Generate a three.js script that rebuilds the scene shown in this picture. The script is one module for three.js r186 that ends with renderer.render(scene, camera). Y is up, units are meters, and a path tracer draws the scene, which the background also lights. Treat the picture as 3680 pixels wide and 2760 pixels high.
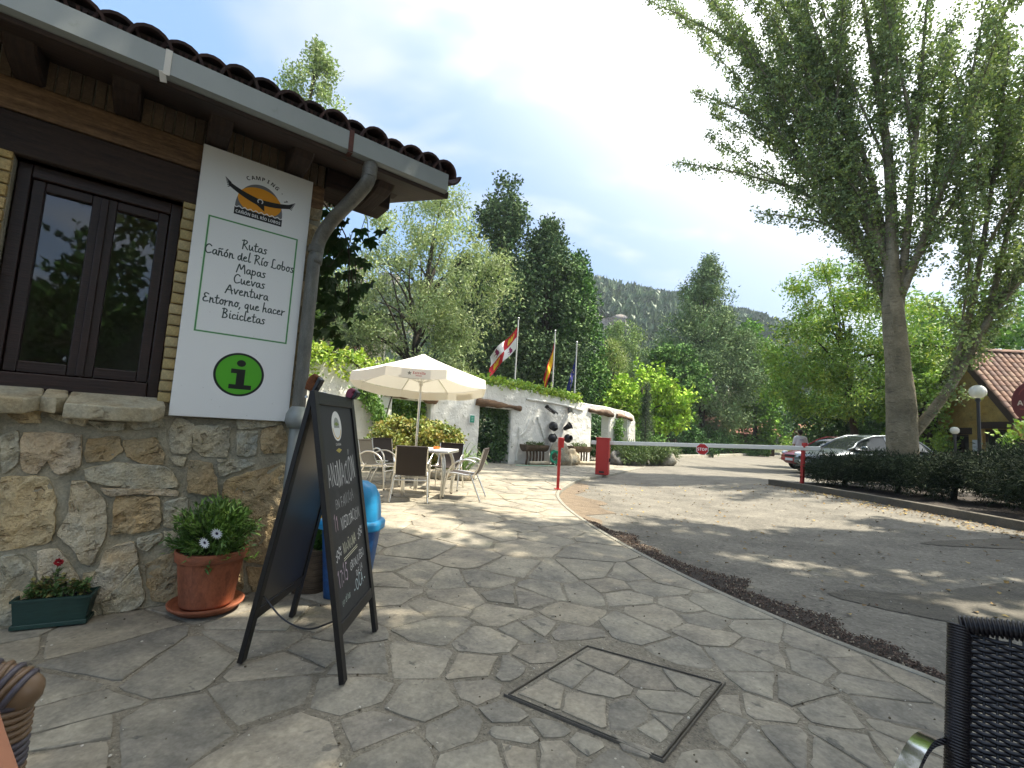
import * as THREE from 'three';
import { mergeGeometries, mergeVertices, toCreasedNormals } from 'three/addons/utils/BufferGeometryUtils.js';
import { RoundedBoxGeometry } from 'three/addons/geometries/RoundedBoxGeometry.js';
import { MarchingCubes } from 'three/addons/objects/MarchingCubes.js';

// ---------------------------------------------------------------- camera, sky, sun, exposure
const scene = new THREE.Scene();
const camera = new THREE.PerspectiveCamera(79.35, 1024 / 768, 0.05, 1500);
camera.rotation.order = 'YXZ';
camera.position.set(0, 1.15, 0);
camera.rotation.set(THREE.MathUtils.degToRad(5.5), 0, THREE.MathUtils.degToRad(3.5));
const renderer = new THREE.WebGLRenderer({ antialias: true });
renderer.toneMapping = THREE.LinearToneMapping;
renderer.toneMappingExposure = 2.5;
renderer.shadowMap.enabled = true;
const V = (x, y, z) => new THREE.Vector3(x, y, z);
const SUN = (() => { const az = 80 * Math.PI / 180, el = 60 * Math.PI / 180; return V(Math.cos(el) * Math.sin(az), Math.sin(el), -Math.cos(el) * Math.cos(az)); })();
const sun = new THREE.DirectionalLight(new THREE.Color(1, 0.92, 0.77), 5);
sun.position.copy(SUN).multiplyScalar(60).add(V(0, 0, -12));
sun.target.position.set(0, 0, -12);
sun.castShadow = true;
Object.assign(sun.shadow.camera, { left: -45, right: 45, top: 45, bottom: -45, near: 1, far: 160 });
sun.shadow.mapSize.set(4096, 4096);
scene.add(sun, sun.target);

// ---------------------------------------------------------------- random numbers and noise
function rng(seed) { let a = seed | 0; return () => { a = (a + 0x6d2b79f5) | 0; let t = Math.imul(a ^ (a >>> 15), 1 | a); t = (t + Math.imul(t ^ (t >>> 7), 61 | t)) ^ t; return ((t ^ (t >>> 14)) >>> 0) / 4294967296; }; }
let R = rng(7);
const rr = (a, b) => a + (b - a) * R();
const gauss = () => (R() + R() + R() + R() - 2) * 1.0;
const ss = (a, b, x) => { const t = Math.min(1, Math.max(0, (x - a) / (b - a))); return t * t * (3 - 2 * t); };
const lerp = (a, b, t) => a + (b - a) * t;
const hash3 = (x, y, z) => { let h = (Math.imul(x, 374761393) + Math.imul(y, 668265263) + Math.imul(z, 2147483647 ^ 1274126177)) | 0; h = Math.imul(h ^ (h >>> 13), 1274126177); return ((h ^ (h >>> 16)) >>> 0) / 4294967296; };
function noise3(x, y, z) {
  const ix = Math.floor(x), iy = Math.floor(y), iz = Math.floor(z), fx = x - ix, fy = y - iy, fz = z - iz, s = (t) => t * t * (3 - 2 * t), u = s(fx), v = s(fy), w = s(fz);
  const c = (a, b, d) => hash3(ix + a, iy + b, iz + d);
  return lerp(lerp(lerp(c(0, 0, 0), c(1, 0, 0), u), lerp(c(0, 1, 0), c(1, 1, 0), u), v), lerp(lerp(c(0, 0, 1), c(1, 0, 1), u), lerp(c(0, 1, 1), c(1, 1, 1), u), v), w) * 2 - 1;
}
function fbm(x, y, z, o = 4) { let s = 0, a = 0.5; for (let i = 0; i < o; i++) { s += a * noise3(x, y, z); x *= 2.03; y *= 2.03; z *= 2.03; a *= 0.5; } return s; }

{ // the sky: air that whitens round the sun, with thin streaked cloud
  const W = 2048, H = 1024, d = new Float32Array(W * H * 4);
  for (let j = 0; j < H; j++) {
    const up = ((j + 0.5) / H - 0.5) * Math.PI, y = Math.sin(up), cy = Math.cos(up);
    for (let i = 0; i < W; i++) {
      const a = ((i + 0.5) / W - 0.5) * 2 * Math.PI, x = Math.cos(a) * cy, z = Math.sin(a) * cy;
      const ang = Math.acos(Math.min(1, Math.max(-1, x * SUN.x + y * SUN.y + z * SUN.z))) * 180 / Math.PI;
      const yy = Math.max(y, 0.02), k = 1 / (yy + 0.25), px = x * k, pz = z * k;
      const wx = px * 1.5 + 0.7 * fbm(px * 1.3, pz * 1.3, 3.1, 3), wz = pz * 3.2 + 0.9 * fbm(px * 1.7 + 9, pz * 1.7, 7.7, 3);
      const c1 = fbm(wx * 1.1 + 4, wz * 1.1, 1.5, 5), c2 = fbm(px * 5 + 11, pz * 9, 5.5, 4);
      let cloud = ss(-0.1, 0.45, c1 + 0.3 * c2) * 0.7;
      const glow = ss(76, 34, ang), core = Math.exp(-(ang * ang) / (2 * 18 * 18));
      const hz = Math.exp(-yy * 5);
      let r = 0.135 + 0.15 * hz, g = 0.235 + 0.17 * hz, b = 0.42 + 0.11 * hz;
      const wv = 0.43 + 0.75 * glow * glow, w = Math.min(1, cloud * (0.6 + 0.5 * glow) + glow * 0.7);
      r = lerp(r, wv * 0.98, w) + 0.9 * core; g = lerp(g, wv, w) + 0.88 * core; b = lerp(b, wv * 1.03, w) + 0.82 * core;
      const o = (j * W + i) * 4; d[o] = r; d[o + 1] = g; d[o + 2] = b; d[o + 3] = 1;
    }
  }
  const t = new THREE.DataTexture(d, W, H, THREE.RGBAFormat, THREE.FloatType);
  t.mapping = THREE.EquirectangularReflectionMapping; t.magFilter = THREE.LinearFilter; t.needsUpdate = true;
  scene.background = t; scene.environment = t;
  scene.backgroundIntensity = scene.environmentIntensity = 1;
}
// ---------------------------------------------------------------- scene helpers
const taken = new Map();
function numbered(n) { const k = taken.get(n) ?? 0; taken.set(n, k + 1); return k ? n + '_' + String(k).padStart(3, '0') : n; }
function tag(o, label, category, group) { o.userData.label = label; o.userData.category = category; if (group) o.userData.group = group; return o; }
function thing(name, label, category, group, pos = [0, 0, 0], turn = 0) {
  const o = new THREE.Group(); o.name = numbered(name); o.position.set(...pos); o.rotation.y = turn; scene.add(o); return tag(o, label, category, group);
}
function mesh(name, geo, mat, parent) { const m = new THREE.Mesh(geo, mat); m.name = parent ? name : numbered(name); m.castShadow = m.receiveShadow = true; (parent || scene).add(m); return m; }
function struct(name, geo, mat) { const m = mesh(name, geo, mat); m.userData.kind = 'structure'; return m; }
function stuff(m) { m.userData.kind = 'stuff'; return m; }
function dup(o, pos, turn, label) { const c = o.clone(); c.name = numbered(o.name.replace(/_\d{3}$/, '')); c.userData = { ...o.userData }; if (label) c.userData.label = label; c.position.set(...pos); c.rotation.y = turn; scene.add(c); return c; }

// ---------------------------------------------------------------- geometry helpers
const clean = (g) => { const n = g.index ? g.toNonIndexed() : g; for (const k of Object.keys(n.attributes)) if (!['position', 'normal', 'uv'].includes(k)) n.deleteAttribute(k); if (!n.attributes.normal) n.computeVertexNormals(); return n; };
function uvm(g) { // uv in metres, projected along each face's main axis
  const n = clean(g), p = n.attributes.position, N = n.attributes.normal, uv = new Float32Array(p.count * 2), a = V(), b = V(), c = V(), e = V();
  for (let i = 0; i < p.count; i += 3) {
    a.fromBufferAttribute(p, i); b.fromBufferAttribute(p, i + 1); c.fromBufferAttribute(p, i + 2); e.copy(b).sub(a).cross(c.clone().sub(a));
    const ax = Math.abs(e.x), ay = Math.abs(e.y), az = Math.abs(e.z);
    for (let k = 0; k < 3; k++) { const q = [a, b, c][k]; if (ay >= ax && ay >= az) { uv[(i + k) * 2] = q.x; uv[(i + k) * 2 + 1] = q.z; } else if (ax >= az) { uv[(i + k) * 2] = q.z; uv[(i + k) * 2 + 1] = q.y; } else { uv[(i + k) * 2] = q.x; uv[(i + k) * 2 + 1] = q.y; } }
  }
  n.setAttribute('uv', new THREE.BufferAttribute(uv, 2)); return n;
}
const merge = (list) => mergeGeometries(list.map((g) => { const n = clean(g); if (!n.attributes.uv) n.setAttribute('uv', new THREE.BufferAttribute(new Float32Array(n.attributes.position.count * 2), 2)); return n; }));
function place(g, x, y, z, rx = 0, ry = 0, rz = 0) { if (rx) g.rotateX(rx); if (rz) g.rotateZ(rz); if (ry) g.rotateY(ry); return g.translate(x, y, z); }
const bx = (w, h, d, x = 0, y = 0, z = 0, rx = 0, ry = 0, rz = 0, r = 0.006) => place(uvm(new RoundedBoxGeometry(w, h, d, 1, Math.min(r, w / 2.1, h / 2.1, d / 2.1))), x, y, z, rx, ry, rz);
const cyl = (r1, r2, h, x = 0, y = 0, z = 0, n = 16, rx = 0, ry = 0, rz = 0) => place(new THREE.CylinderGeometry(r1, r2, h, n), x, y, z, rx, ry, rz);
const lathe = (pts, n = 32) => new THREE.LatheGeometry(pts.map((p) => new THREE.Vector2(p[0], p[1])), n);
function tube(pts, rad, n = 8, seg = 0, smooth = true) { // rad: number, [r0, r1] or (t) => r
  const P = pts.map((p) => (p.isVector3 ? p : V(...p))), curve = P.length > 2 && smooth ? new THREE.CatmullRomCurve3(P, false, 'centripetal') : null;
  const N = seg || (curve ? P.length * 4 : P.length - 1), rf = typeof rad === 'function' ? rad : Array.isArray(rad) ? (t) => lerp(rad[0], rad[1], t) : () => rad;
  const pos = [], uv = [], idx = [], pt = (t) => (curve ? curve.getPoint(t) : (() => { const f = t * (P.length - 1), i = Math.min(P.length - 2, Math.floor(f)); return P[i].clone().lerp(P[i + 1], f - i); })());
  let up = null, prev = null, len = 0;
  for (let i = 0; i <= N; i++) {
    const t = i / N, c = pt(t), q = pt(Math.min(1, t + 0.01)), q0 = pt(Math.max(0, t - 0.01)), T = q.sub(q0).normalize();
    if (!up) { up = Math.abs(T.y) > 0.9 ? V(1, 0, 0) : V(0, 1, 0); }
    up.sub(T.clone().multiplyScalar(up.dot(T))).normalize(); const B = T.clone().cross(up), r = rf(t);
    if (prev) len += prev.distanceTo(c); prev = c.clone();
    for (let k = 0; k <= n; k++) { const a = k / n * Math.PI * 2; pos.push(c.x + r * (Math.cos(a) * up.x + Math.sin(a) * B.x), c.y + r * (Math.cos(a) * up.y + Math.sin(a) * B.y), c.z + r * (Math.cos(a) * up.z + Math.sin(a) * B.z)); uv.push(k / n * r * 6.28, len); }
  }
  const base = pos.length / 3, c0 = pt(0), c1 = pt(1);
  pos.push(c0.x, c0.y, c0.z, c1.x, c1.y, c1.z); uv.push(0, 0, 0, len);
  for (let i = 0; i < N; i++) for (let k = 0; k < n; k++) { const a = i * (n + 1) + k, b = a + n + 1; idx.push(a, a + 1, b, b, a + 1, b + 1); }
  for (let k = 0; k < n; k++) { idx.push(base, k + 1, k); const a = N * (n + 1) + k; idx.push(base + 1, a, a + 1); }
  const g = new THREE.BufferGeometry(); g.setAttribute('position', new THREE.Float32BufferAttribute(pos, 3)); g.setAttribute('uv', new THREE.Float32BufferAttribute(uv, 2)); g.setIndex(idx); g.computeVertexNormals(); return clean(g);
}
function shape(pts) { const s = new THREE.Shape(); pts.forEach((p, i) => (i ? s.lineTo(p[0], p[1]) : s.moveTo(p[0], p[1]))); return s; }
function ext(pts, depth, bevel = 0.004) { return uvm(new THREE.ExtrudeGeometry(shape(pts), { depth: depth - 2 * bevel, bevelEnabled: bevel > 0, bevelThickness: bevel, bevelSize: bevel, bevelOffset: -bevel, bevelSegments: 1, steps: 1 }).translate(0, 0, bevel)); }
function warp(g, amp, freq, seed = 0) { // push the vertices of a welded copy along a noise field
  const w = mergeVertices(clean(g).deleteAttribute('uv') && (g.deleteAttribute?.('normal'), clean0(g)), 1e-4), p = w.attributes.position; w.computeVertexNormals(); const N = w.attributes.normal;
  for (let i = 0; i < p.count; i++) { const x = p.getX(i), y = p.getY(i), z = p.getZ(i), d = amp * fbm(x * freq + seed, y * freq + seed * 1.7, z * freq - seed, 3) * 1.6; p.setXYZ(i, x + N.getX(i) * d, y + N.getY(i) * d, z + N.getZ(i) * d); }
  w.computeVertexNormals(); return uvm(w);
}
const clean0 = (g) => { const n = g.index ? g.toNonIndexed() : g; for (const k of Object.keys(n.attributes)) if (k !== 'position') n.deleteAttribute(k); return n; };
function sheet(fn, nu, nv, close = false) { // parametric grid fn(u, v) -> [x, y, z]
  const pos = [], uv = [], idx = [];
  for (let i = 0; i <= nu; i++) for (let j = 0; j <= nv; j++) { const q = fn(i / nu, j / nv); pos.push(q[0], q[1], q[2]); uv.push(i / nu, j / nv); }
  for (let i = 0; i < nu; i++) for (let j = 0; j < nv; j++) { const a = i * (nv + 1) + j, b = a + nv + 1; idx.push(a, b, a + 1, b, b + 1, a + 1); }
  const g = new THREE.BufferGeometry(); g.setAttribute('position', new THREE.Float32BufferAttribute(pos, 3)); g.setAttribute('uv', new THREE.Float32BufferAttribute(uv, 2)); g.setIndex(idx); g.computeVertexNormals(); return clean(g);
}
function thick(fn, nu, nv, t) { // a sheet with a back face and rims, t thick
  const f = (u, v) => V(...fn(u, v)), nrm = (u, v) => { const e = 1e-3, a = f(Math.min(1, u + e), v).sub(f(Math.max(0, u - e), v)), b = f(u, Math.min(1, v + e)).sub(f(u, Math.max(0, v - e))); return a.cross(b).normalize(); };
  const back = (u, v) => f(u, v).sub(nrm(u, v).multiplyScalar(t)).toArray();
  const rim = (path) => sheet((u, v) => { const [a, b] = path(u); return v < 0.5 ? fn(a, b) : back(a, b); }, Math.max(nu, nv), 1);
  return merge([sheet(fn, nu, nv), sheet((u, v) => back(1 - u, v), nu, nv), rim((s) => [s, 0]), rim((s) => [1 - s, 1]), rim((s) => [0, 1 - s]), rim((s) => [1, s])]);
}

// ---------------------------------------------------------------- textures and materials
function lattice(n, seed) { const r = rng(seed), a = new Float32Array(n * n); for (let i = 0; i < n * n; i++) a[i] = r(); return (x, y) => { x *= n; y *= n; const ix = Math.floor(x), iy = Math.floor(y), fx = x - ix, fy = y - iy, u = fx * fx * (3 - 2 * fx), v = fy * fy * (3 - 2 * fy), q = (i, j) => a[(((iy + j) % n + n) % n) * n + ((ix + i) % n + n) % n]; return lerp(lerp(q(0, 0), q(1, 0), u), lerp(q(0, 1), q(1, 1), u), v); }; }
function periodic(base, oct, seed, gain = 0.55) { const L = []; for (let i = 0; i < oct; i++) L.push(lattice(base << i, seed + i * 17)); return (x, y) => { let s = 0, a = 1, t = 0; for (const l of L) { s += a * l(x, y); t += a; a *= gain; } return s / t; }; }
function tex(n, fn, srgb = true) { const d = new Uint8Array(n * n * 4); for (let j = 0; j < n; j++) for (let i = 0; i < n; i++) { const c = fn(i / n, j / n), o = (j * n + i) * 4; for (let k = 0; k < 3; k++) d[o + k] = Math.max(0, Math.min(255, (Array.isArray(c) ? c[k] : c) * 255)); d[o + 3] = 255; } const t = new THREE.DataTexture(d, n, n); t.wrapS = t.wrapT = THREE.RepeatWrapping; t.magFilter = THREE.LinearFilter; t.minFilter = THREE.LinearMipmapLinearFilter; t.generateMipmaps = true; if (srgb) t.colorSpace = THREE.SRGBColorSpace; t.needsUpdate = true; return t; }
const rep = (t, x, y = x) => { const c = t.clone(); c.repeat.set(x, y); c.needsUpdate = true; return c; };
const nA = periodic(6, 6, 11, 0.62), nB = periodic(4, 5, 77), nC = periodic(64, 3, 5, 0.8), nD = periodic(10, 5, 301, 0.6);
const T = {
  mott: tex(512, (x, y) => { const v = nA(x, y), f = nC(x, y), w = nB(x, y); return [0.62 + 0.32 * v + 0.22 * (f - 0.5) + 0.06 * (w - 0.5), 0.62 + 0.32 * v + 0.22 * (f - 0.5), 0.6 + 0.32 * v + 0.22 * (f - 0.5) - 0.09 * (w - 0.5)]; }),
  mottB: tex(512, (x, y) => 0.5 * nA(x, y) + 0.5 * nC(x, y), false),
  rock: tex(512, (x, y) => { const v = nA(x, y), pit = ss(0.62, 0.72, nD(x, y)), f = nC(x, y), o = nB(x + 0.3, y); return [0.68 + 0.42 * v - 0.1 * pit + 0.24 * (f - 0.5) + 0.2 * (o - 0.5), 0.68 + 0.42 * v - 0.11 * pit + 0.24 * (f - 0.5) + 0.06 * (o - 0.5), 0.66 + 0.42 * v - 0.12 * pit + 0.24 * (f - 0.5) - 0.14 * (o - 0.5)]; }),
  rockB: tex(512, (x, y) => 0.75 * nA(x, y) + 0.25 * nC(x, y) - 0.35 * ss(0.6, 0.72, nD(x, y)), false),
  slab: tex(512, (x, y) => { const v = nB(x, y), s = ss(0.7, 0.8, nD(x * 1, y * 2)), f = nC(x, y), st = nA(x, y * 2); return [0.64 + 0.3 * v - 0.2 * s + 0.22 * (f - 0.5) + 0.34 * (st - 0.5), 0.64 + 0.28 * v - 0.19 * s + 0.22 * (f - 0.5) + 0.33 * (st - 0.5), 0.64 + 0.22 * v - 0.17 * s + 0.22 * (f - 0.5) + 0.3 * (st - 0.5)]; }),
  grit: tex(512, (x, y) => { const a = nC(x, y), b = nB(x, y), c = nA(x, y), h = ss(0.72, 0.8, nC(x + 0.37, y + 0.11)), k = ss(0.3, 0.22, nC(x + 0.7, y + 0.5)); const v = 0.62 + 0.26 * (a - 0.5) + 0.22 * (b - 0.5) + 0.2 * (c - 0.5) + 0.2 * h - 0.16 * k; return [v * 1.01, v, v * 0.97]; }),
  gritB: tex(512, (x, y) => nC(x, y) * 0.8 + 0.2 * nA(x, y), false),
  wood: tex(512, (x, y) => { const w = nB(x, y), g = nA(x * 1, y * 12 + 0.3 * w), k = nC(x, y * 3); const v = 0.5 + 0.55 * (g - 0.5) + 0.3 * (w - 0.5) + 0.25 * (k - 0.5); return [v + 0.14, v + 0.1, v + 0.06]; }),
  woodB: tex(512, (x, y) => nA(x, y * 12 + 0.3 * nB(x, y)), false),
  bark: tex(512, (x, y) => { const h = ss(0.6, 0.7, nD(x * 1, y * 3)), v = nA(x, y), k = nC(x, y * 2); return [0.7 + 0.45 * (v - 0.5) - 0.13 * h + 0.2 * (k - 0.5), 0.69 + 0.45 * (v - 0.5) - 0.13 * h + 0.2 * (k - 0.5), 0.64 + 0.45 * (v - 0.5) - 0.12 * h + 0.2 * (k - 0.5)]; }),
  plB: tex(512, (x, y) => 0.65 * nA(x, y) + 0.2 * nC(x, y) + 0.4 * ss(0.45, 0.6, nD(x, y)), false),
  plas: tex(512, (x, y) => { const v = nB(x, y), g = ss(0.66, 0.8, nA(x, y)); return [0.93 + 0.08 * (v - 0.5) - 0.1 * g, 0.93 + 0.08 * (v - 0.5) - 0.1 * g, 0.92 + 0.08 * (v - 0.5) - 0.12 * g]; }),
};
const lin = (r, g, b) => new THREE.Color().setRGB(r, g, b);
function mat(c, o = {}) { const m = new THREE.MeshStandardMaterial({ color: Array.isArray(c) ? lin(...c) : new THREE.Color(c), roughness: 0.85, ...o }); return m; }
const tm = (c, t, b, s, bs = 0.004, o = {}) => mat(c, { map: rep(T[t], s), bumpMap: b ? rep(T[b], s) : null, bumpScale: bs, ...o });
const metal = (c, r = 0.3, o = {}) => mat(c, { metalness: 1, roughness: r, ...o });
const paint = (c, r = 0.4) => mat(c, { roughness: r });
const MAT = {
  wood: tm([0.075, 0.042, 0.027], 'wood', 'woodB', 0.9, 0.003, { roughness: 0.75 }),
  woodRed: tm([0.062, 0.026, 0.019], 'wood', 'woodB', 1.1, 0.002, { roughness: 0.5 }),
  woodTan: tm([0.42, 0.27, 0.145], 'wood', 'woodB', 0.7, 0.003, { roughness: 0.8 }),
  woodGrey: tm([0.42, 0.29, 0.19], 'wood', 'woodB', 0.8, 0.01, { roughness: 0.9 }),
  mortar: tm([0.52, 0.47, 0.36], 'mott', 'mottB', 1.6, 0.008),
  black: paint([0.012, 0.012, 0.014], 0.45), zinc: tm([0.31, 0.33, 0.325], 'plas', null, 1.2, 0, { roughness: 0.55, metalness: 0.35 }),
  alu: metal([0.78, 0.77, 0.73], 0.28), chrome: metal([0.85, 0.85, 0.86], 0.1), steel: metal([0.5, 0.5, 0.5], 0.4),
  white: tm([0.82, 0.81, 0.77], 'plas', 'plB', 0.7, 0.02, { roughness: 0.92 }),
  red: paint([0.42, 0.022, 0.02], 0.45), soil: tm([0.05, 0.035, 0.024], 'grit', 'gritB', 3, 0.02),
  glass: new THREE.MeshPhysicalMaterial({ color: 0xffffff, roughness: 0.02, transmission: 1, thickness: 0, ior: 1.52 }),
  dark: mat([0.012, 0.011, 0.01], { roughness: 0.9 }), bark: tm([0.36, 0.33, 0.26], 'bark', 'mottB', 0.7, 0.02), barkDark: tm([0.10, 0.08, 0.06], 'bark', 'mottB', 0.7, 0.03),
};
function canvasTex(w, h, draw) { const c = document.createElement('canvas'); c.width = w; c.height = h; const x = c.getContext('2d'); draw(x, w, h); const t = new THREE.CanvasTexture(c); t.colorSpace = THREE.SRGBColorSpace; t.magFilter = THREE.LinearFilter; t.anisotropy = 8; return t; }
const WALLSTONES=[[-0.63,0.98,-0.41,0.98,-0.39,0.81,-0.48,0.76,-0.52,0.82,-0.55,0.86,-0.56,0.76,-0.62,0.79],[-0.38,0.96,-0.25,0.97,-0.23,0.89,-0.28,0.83,-0.37,0.83,-0.39,0.88],[-0.23,0.95,-0.09,0.97,-0.04,0.89,-0.04,0.81,-0.14,0.82,-0.21,0.86],[-0.38,0.79,-0.25,0.83,-0.04,0.81,0.01,0.78,0.05,0.69,-0.09,0.67,-0.21,0.69,-0.31,0.71,-0.36,0.73],[-0.68,0.75,-0.51,0.75,-0.47,0.62,-0.46,0.42,-0.58,0.4,-0.65,0.4],[-0.42,0.73,-0.36,0.73,-0.27,0.61,-0.24,0.46,-0.26,0.39,-0.29,0.28,-0.34,0.3,-0.39,0.39,-0.45,0.45,-0.42,0.54],[-0.23,0.64,-0.04,0.63,-0.01,0.45,-0.23,0.43,-0.23,0.52],[-0.3,0.69,0.04,0.67,0.06,0.63,-0.04,0.64,-0.19,0.66,-0.26,0.64],[-0.04,1.02,0.0,1.1,0.09,1.06,0.09,0.89,0.0,0.88],[0.09,1.05,0.28,1.06,0.28,0.87,0.15,0.86,0.09,0.93],[0.32,1.03,0.44,1.03,0.44,0.87,0.33,0.87],[0.46,1.05,0.57,1.08,0.63,0.99,0.61,0.89,0.49,0.89,0.46,0.92],[0.09,0.84,0.21,0.82,0.26,0.63,0.1,0.65,0.09,0.72],[0.24,0.82,0.38,0.85,0.44,0.82,0.29,0.75,0.25,0.75],[0.29,0.72,0.62,0.83,0.65,0.5,0.53,0.43,0.39,0.46,0.28,0.61],[-0.01,0.59,0.1,0.62,0.14,0.44,0.0,0.45],[-0.64,0.36,-0.56,0.36,-0.51,0.28,-0.5,0.12,-0.53,0.03,-0.61,0.03],[-0.51,0.37,-0.43,0.38,-0.36,0.27,-0.33,0.19,-0.36,0.12,-0.41,0.11,-0.46,0.07,-0.49,0.18],[-0.24,0.35,-0.13,0.39,-0.09,0.28,-0.14,0.19,-0.16,0.16,-0.18,0.09,-0.26,0.07,-0.31,0.2,-0.26,0.27],[-0.11,0.4,-0.01,0.42,0.0,0.38,-0.06,0.33,-0.11,0.36],[-0.16,0.16,-0.09,0.26,-0.04,0.06,-0.08,0.01,-0.21,0.0,-0.23,0.07],[-0.06,0.25,0.09,0.31,0.13,0.12,0.12,0.0,-0.01,0.04],[-0.39,1.05,-0.23,1.05,-0.24,1.01,-0.31,1.0,-0.36,1.02],[-0.23,1.07,-0.09,1.1,-0.06,1.04,-0.19,1.01],[-0.55,1.08,-0.39,1.06,-0.4,1.02,-0.52,1.05],[-0.7,1.07,-0.58,1.09,-0.57,1.03,-0.65,1.02],[-0.71,0.95,-0.65,0.99,-0.63,0.91,-0.63,0.82,-0.68,0.77],[-0.01,0.86,0.07,0.86,0.06,0.81,0.03,0.81],[0.38,0.43,0.65,0.47,0.66,0.16,0.46,0.2],[0.01,0.43,0.16,0.42,0.18,0.32,0.02,0.34],[0.13,0.3,0.41,0.28,0.46,0.03,0.16,0.07],[0.46,0.17,0.66,0.13,0.66,0.0,0.51,0.0],[0.14,0.05,0.46,-0.0,0.48,0.0,0.18,0.0],[-0.48,0.1,-0.42,0.04,-0.28,0.06,-0.23,0.0,-0.37,0.0,-0.53,0.0],[-0.32,0.24,-0.27,0.24,-0.31,0.15,-0.28,0.08,-0.34,0.08,-0.32,0.15],[-0.86,0.76,-0.7,0.75,-0.66,0.41,-0.81,0.43],[-0.82,0.4,-0.66,0.36,-0.62,0.03,-0.78,0.08],[-0.89,1.05,-0.73,1.05,-0.71,0.78,-0.85,0.78],[0.31,1.1,0.57,1.13,0.57,1.08,0.33,1.04],[0.23,0.85,0.32,0.85,0.33,0.83,0.24,0.83]];
const SEEDS=[-2.07,-2.4,-1.71,-2.15,-1.39,-2.15,-1.2,-1.82,-1.55,-1.84,-1.78,-2.0,-1.4,-1.61,-1.46,-1.69,-2.25,-2.27,-2.34,-2.36,-1.14,-2.48,-0.95,-2.29,-0.61,-2.35,-0.61,-2.03,-0.92,-2.01,-0.67,-1.76,-0.39,-2.38,-0.31,-2.0,-0.4,-1.86,-0.32,-1.75,-0.14,-1.89,-0.04,-2.16,-0.07,-2.36,-0.05,-2.64,-0.34,-2.74,-0.58,-2.9,-0.41,-3.05,-0.28,-3.22,-0.14,-3.64,-0.62,-3.63,-0.4,-3.59,-0.72,-3.17,0.03,-2.98,0.09,-3.31,0.07,-3.93,0.16,-2.8,0.0,-1.74,0.07,-2.0,-1.01,-2.77,-1.22,-2.74,-0.79,-2.65,-0.83,-3.51,-0.88,-2.37,0.27,-2.47,0.21,-2.84,0.43,-2.8,0.47,-3.06,0.81,-2.87,1.07,-3.15,1.22,-3.35,0.94,-3.43,0.58,-3.49,0.43,-3.87,0.76,-4.0,1.05,-3.96,1.35,-3.95,0.84,-3.67,1.16,-3.65,0.33,-3.5,0.13,-3.31,1.32,-3.11,1.55,-3.36,1.28,-2.89,1.6,-2.98,1.49,-2.71,1.27,-2.56,0.99,-2.59,1.26,-2.37,1.04,-2.18,1.17,-2.15,0.95,-2.01,1.04,-1.88,0.72,-1.79,0.24,-1.92,0.1,-1.87,0.36,-1.84,0.44,-1.76,0.24,-1.77,0.11,-1.76,0.07,-2.32,1.9,-3.04,1.87,-2.84,1.87,-2.56,2.2,-2.62,1.69,-2.59,1.84,-2.38,1.41,-2.27,1.45,-2.16,1.87,-2.17,2.19,-2.44,1.12,-1.9,1.42,-1.9,1.26,-1.82,1.59,-1.86,2.43,-2.73,1.76,-1.98];
const COVERSEEDS=[0.2,-2.16,0.56,-2.5,0.49,-2.24,0.74,-2.33,0.92,-2.37,0.55,-2.02,0.75,-2.13,0.65,-1.92,0.41,-2.07,0.37,-2.33,0.75,-1.99,0.57,-1.83];
// ---------------------------------------------------------------- ground, road, terrace of irregular flags
const ground = (x, z) => 0.2 * ss(3, 7.3, x) * (1 - 0.6 * ss(13, 22, -z)) - 0.045 * (1 - ss(9, 11, x));
const EDGE = [[4.2, 1.5], [3.4, -0.3], [2.75, -1.6], [2.28, -2.45], [1.89, -3.15], [1.5, -4.2], [1.17, -5.6], [0.98, -6.9], [0.92, -8.0], [0.98, -8.9], [1.3, -10.2], [1.95, -12], [2.85, -13.5], [4.5, -16.5], [7.1, -21.5]];
const edgeCurve = new THREE.CatmullRomCurve3(EDGE.map((p) => V(p[0], 0, p[1])), false, 'centripetal');
const edgePts = edgeCurve.getSpacedPoints(90).map((p) => [p.x, p.z]);
const B0 = V(-1.99, 0, -2.79), bTurn = 38 * Math.PI / 180, bD = V(Math.cos(bTurn), 0, -Math.sin(bTurn)), bN = V(Math.sin(bTurn), 0, Math.cos(bTurn));
const W0 = V(0.05, 0, -15.3), wTurn = 40 * Math.PI / 180, wD = V(Math.cos(wTurn), 0, -Math.sin(wTurn)), wN = V(Math.sin(wTurn), 0, Math.cos(wTurn));
{
  const gm = tm([0.13, 0.12, 0.06], 'grit', 'gritB', 0.4, 0.02), g = sheet((u, v) => { const r = Math.pow(u, 2.4) * 900, a = v * Math.PI * 2; const x = Math.cos(a) * r, z = -14 + Math.sin(a) * r; return [x, -0.2 + 0.1 * ss(20, 60, r), z]; }, 30, 64);
  struct('ground', uvm(g), gm);
  // the road: a worn, gritty drive
  const road = sheet((u, v) => { const x = lerp(-2, 60, u * u * 0.75 + u * 0.25), z = lerp(6, -64, v); return [x, ground(x, z) - 0.02, z]; }, 160, 110);
  struct('road', uvm(road), tm([0.4, 0.375, 0.325], 'grit', 'gritB', 0.55, 0.006, { roughness: 0.95 }));
}
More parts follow.
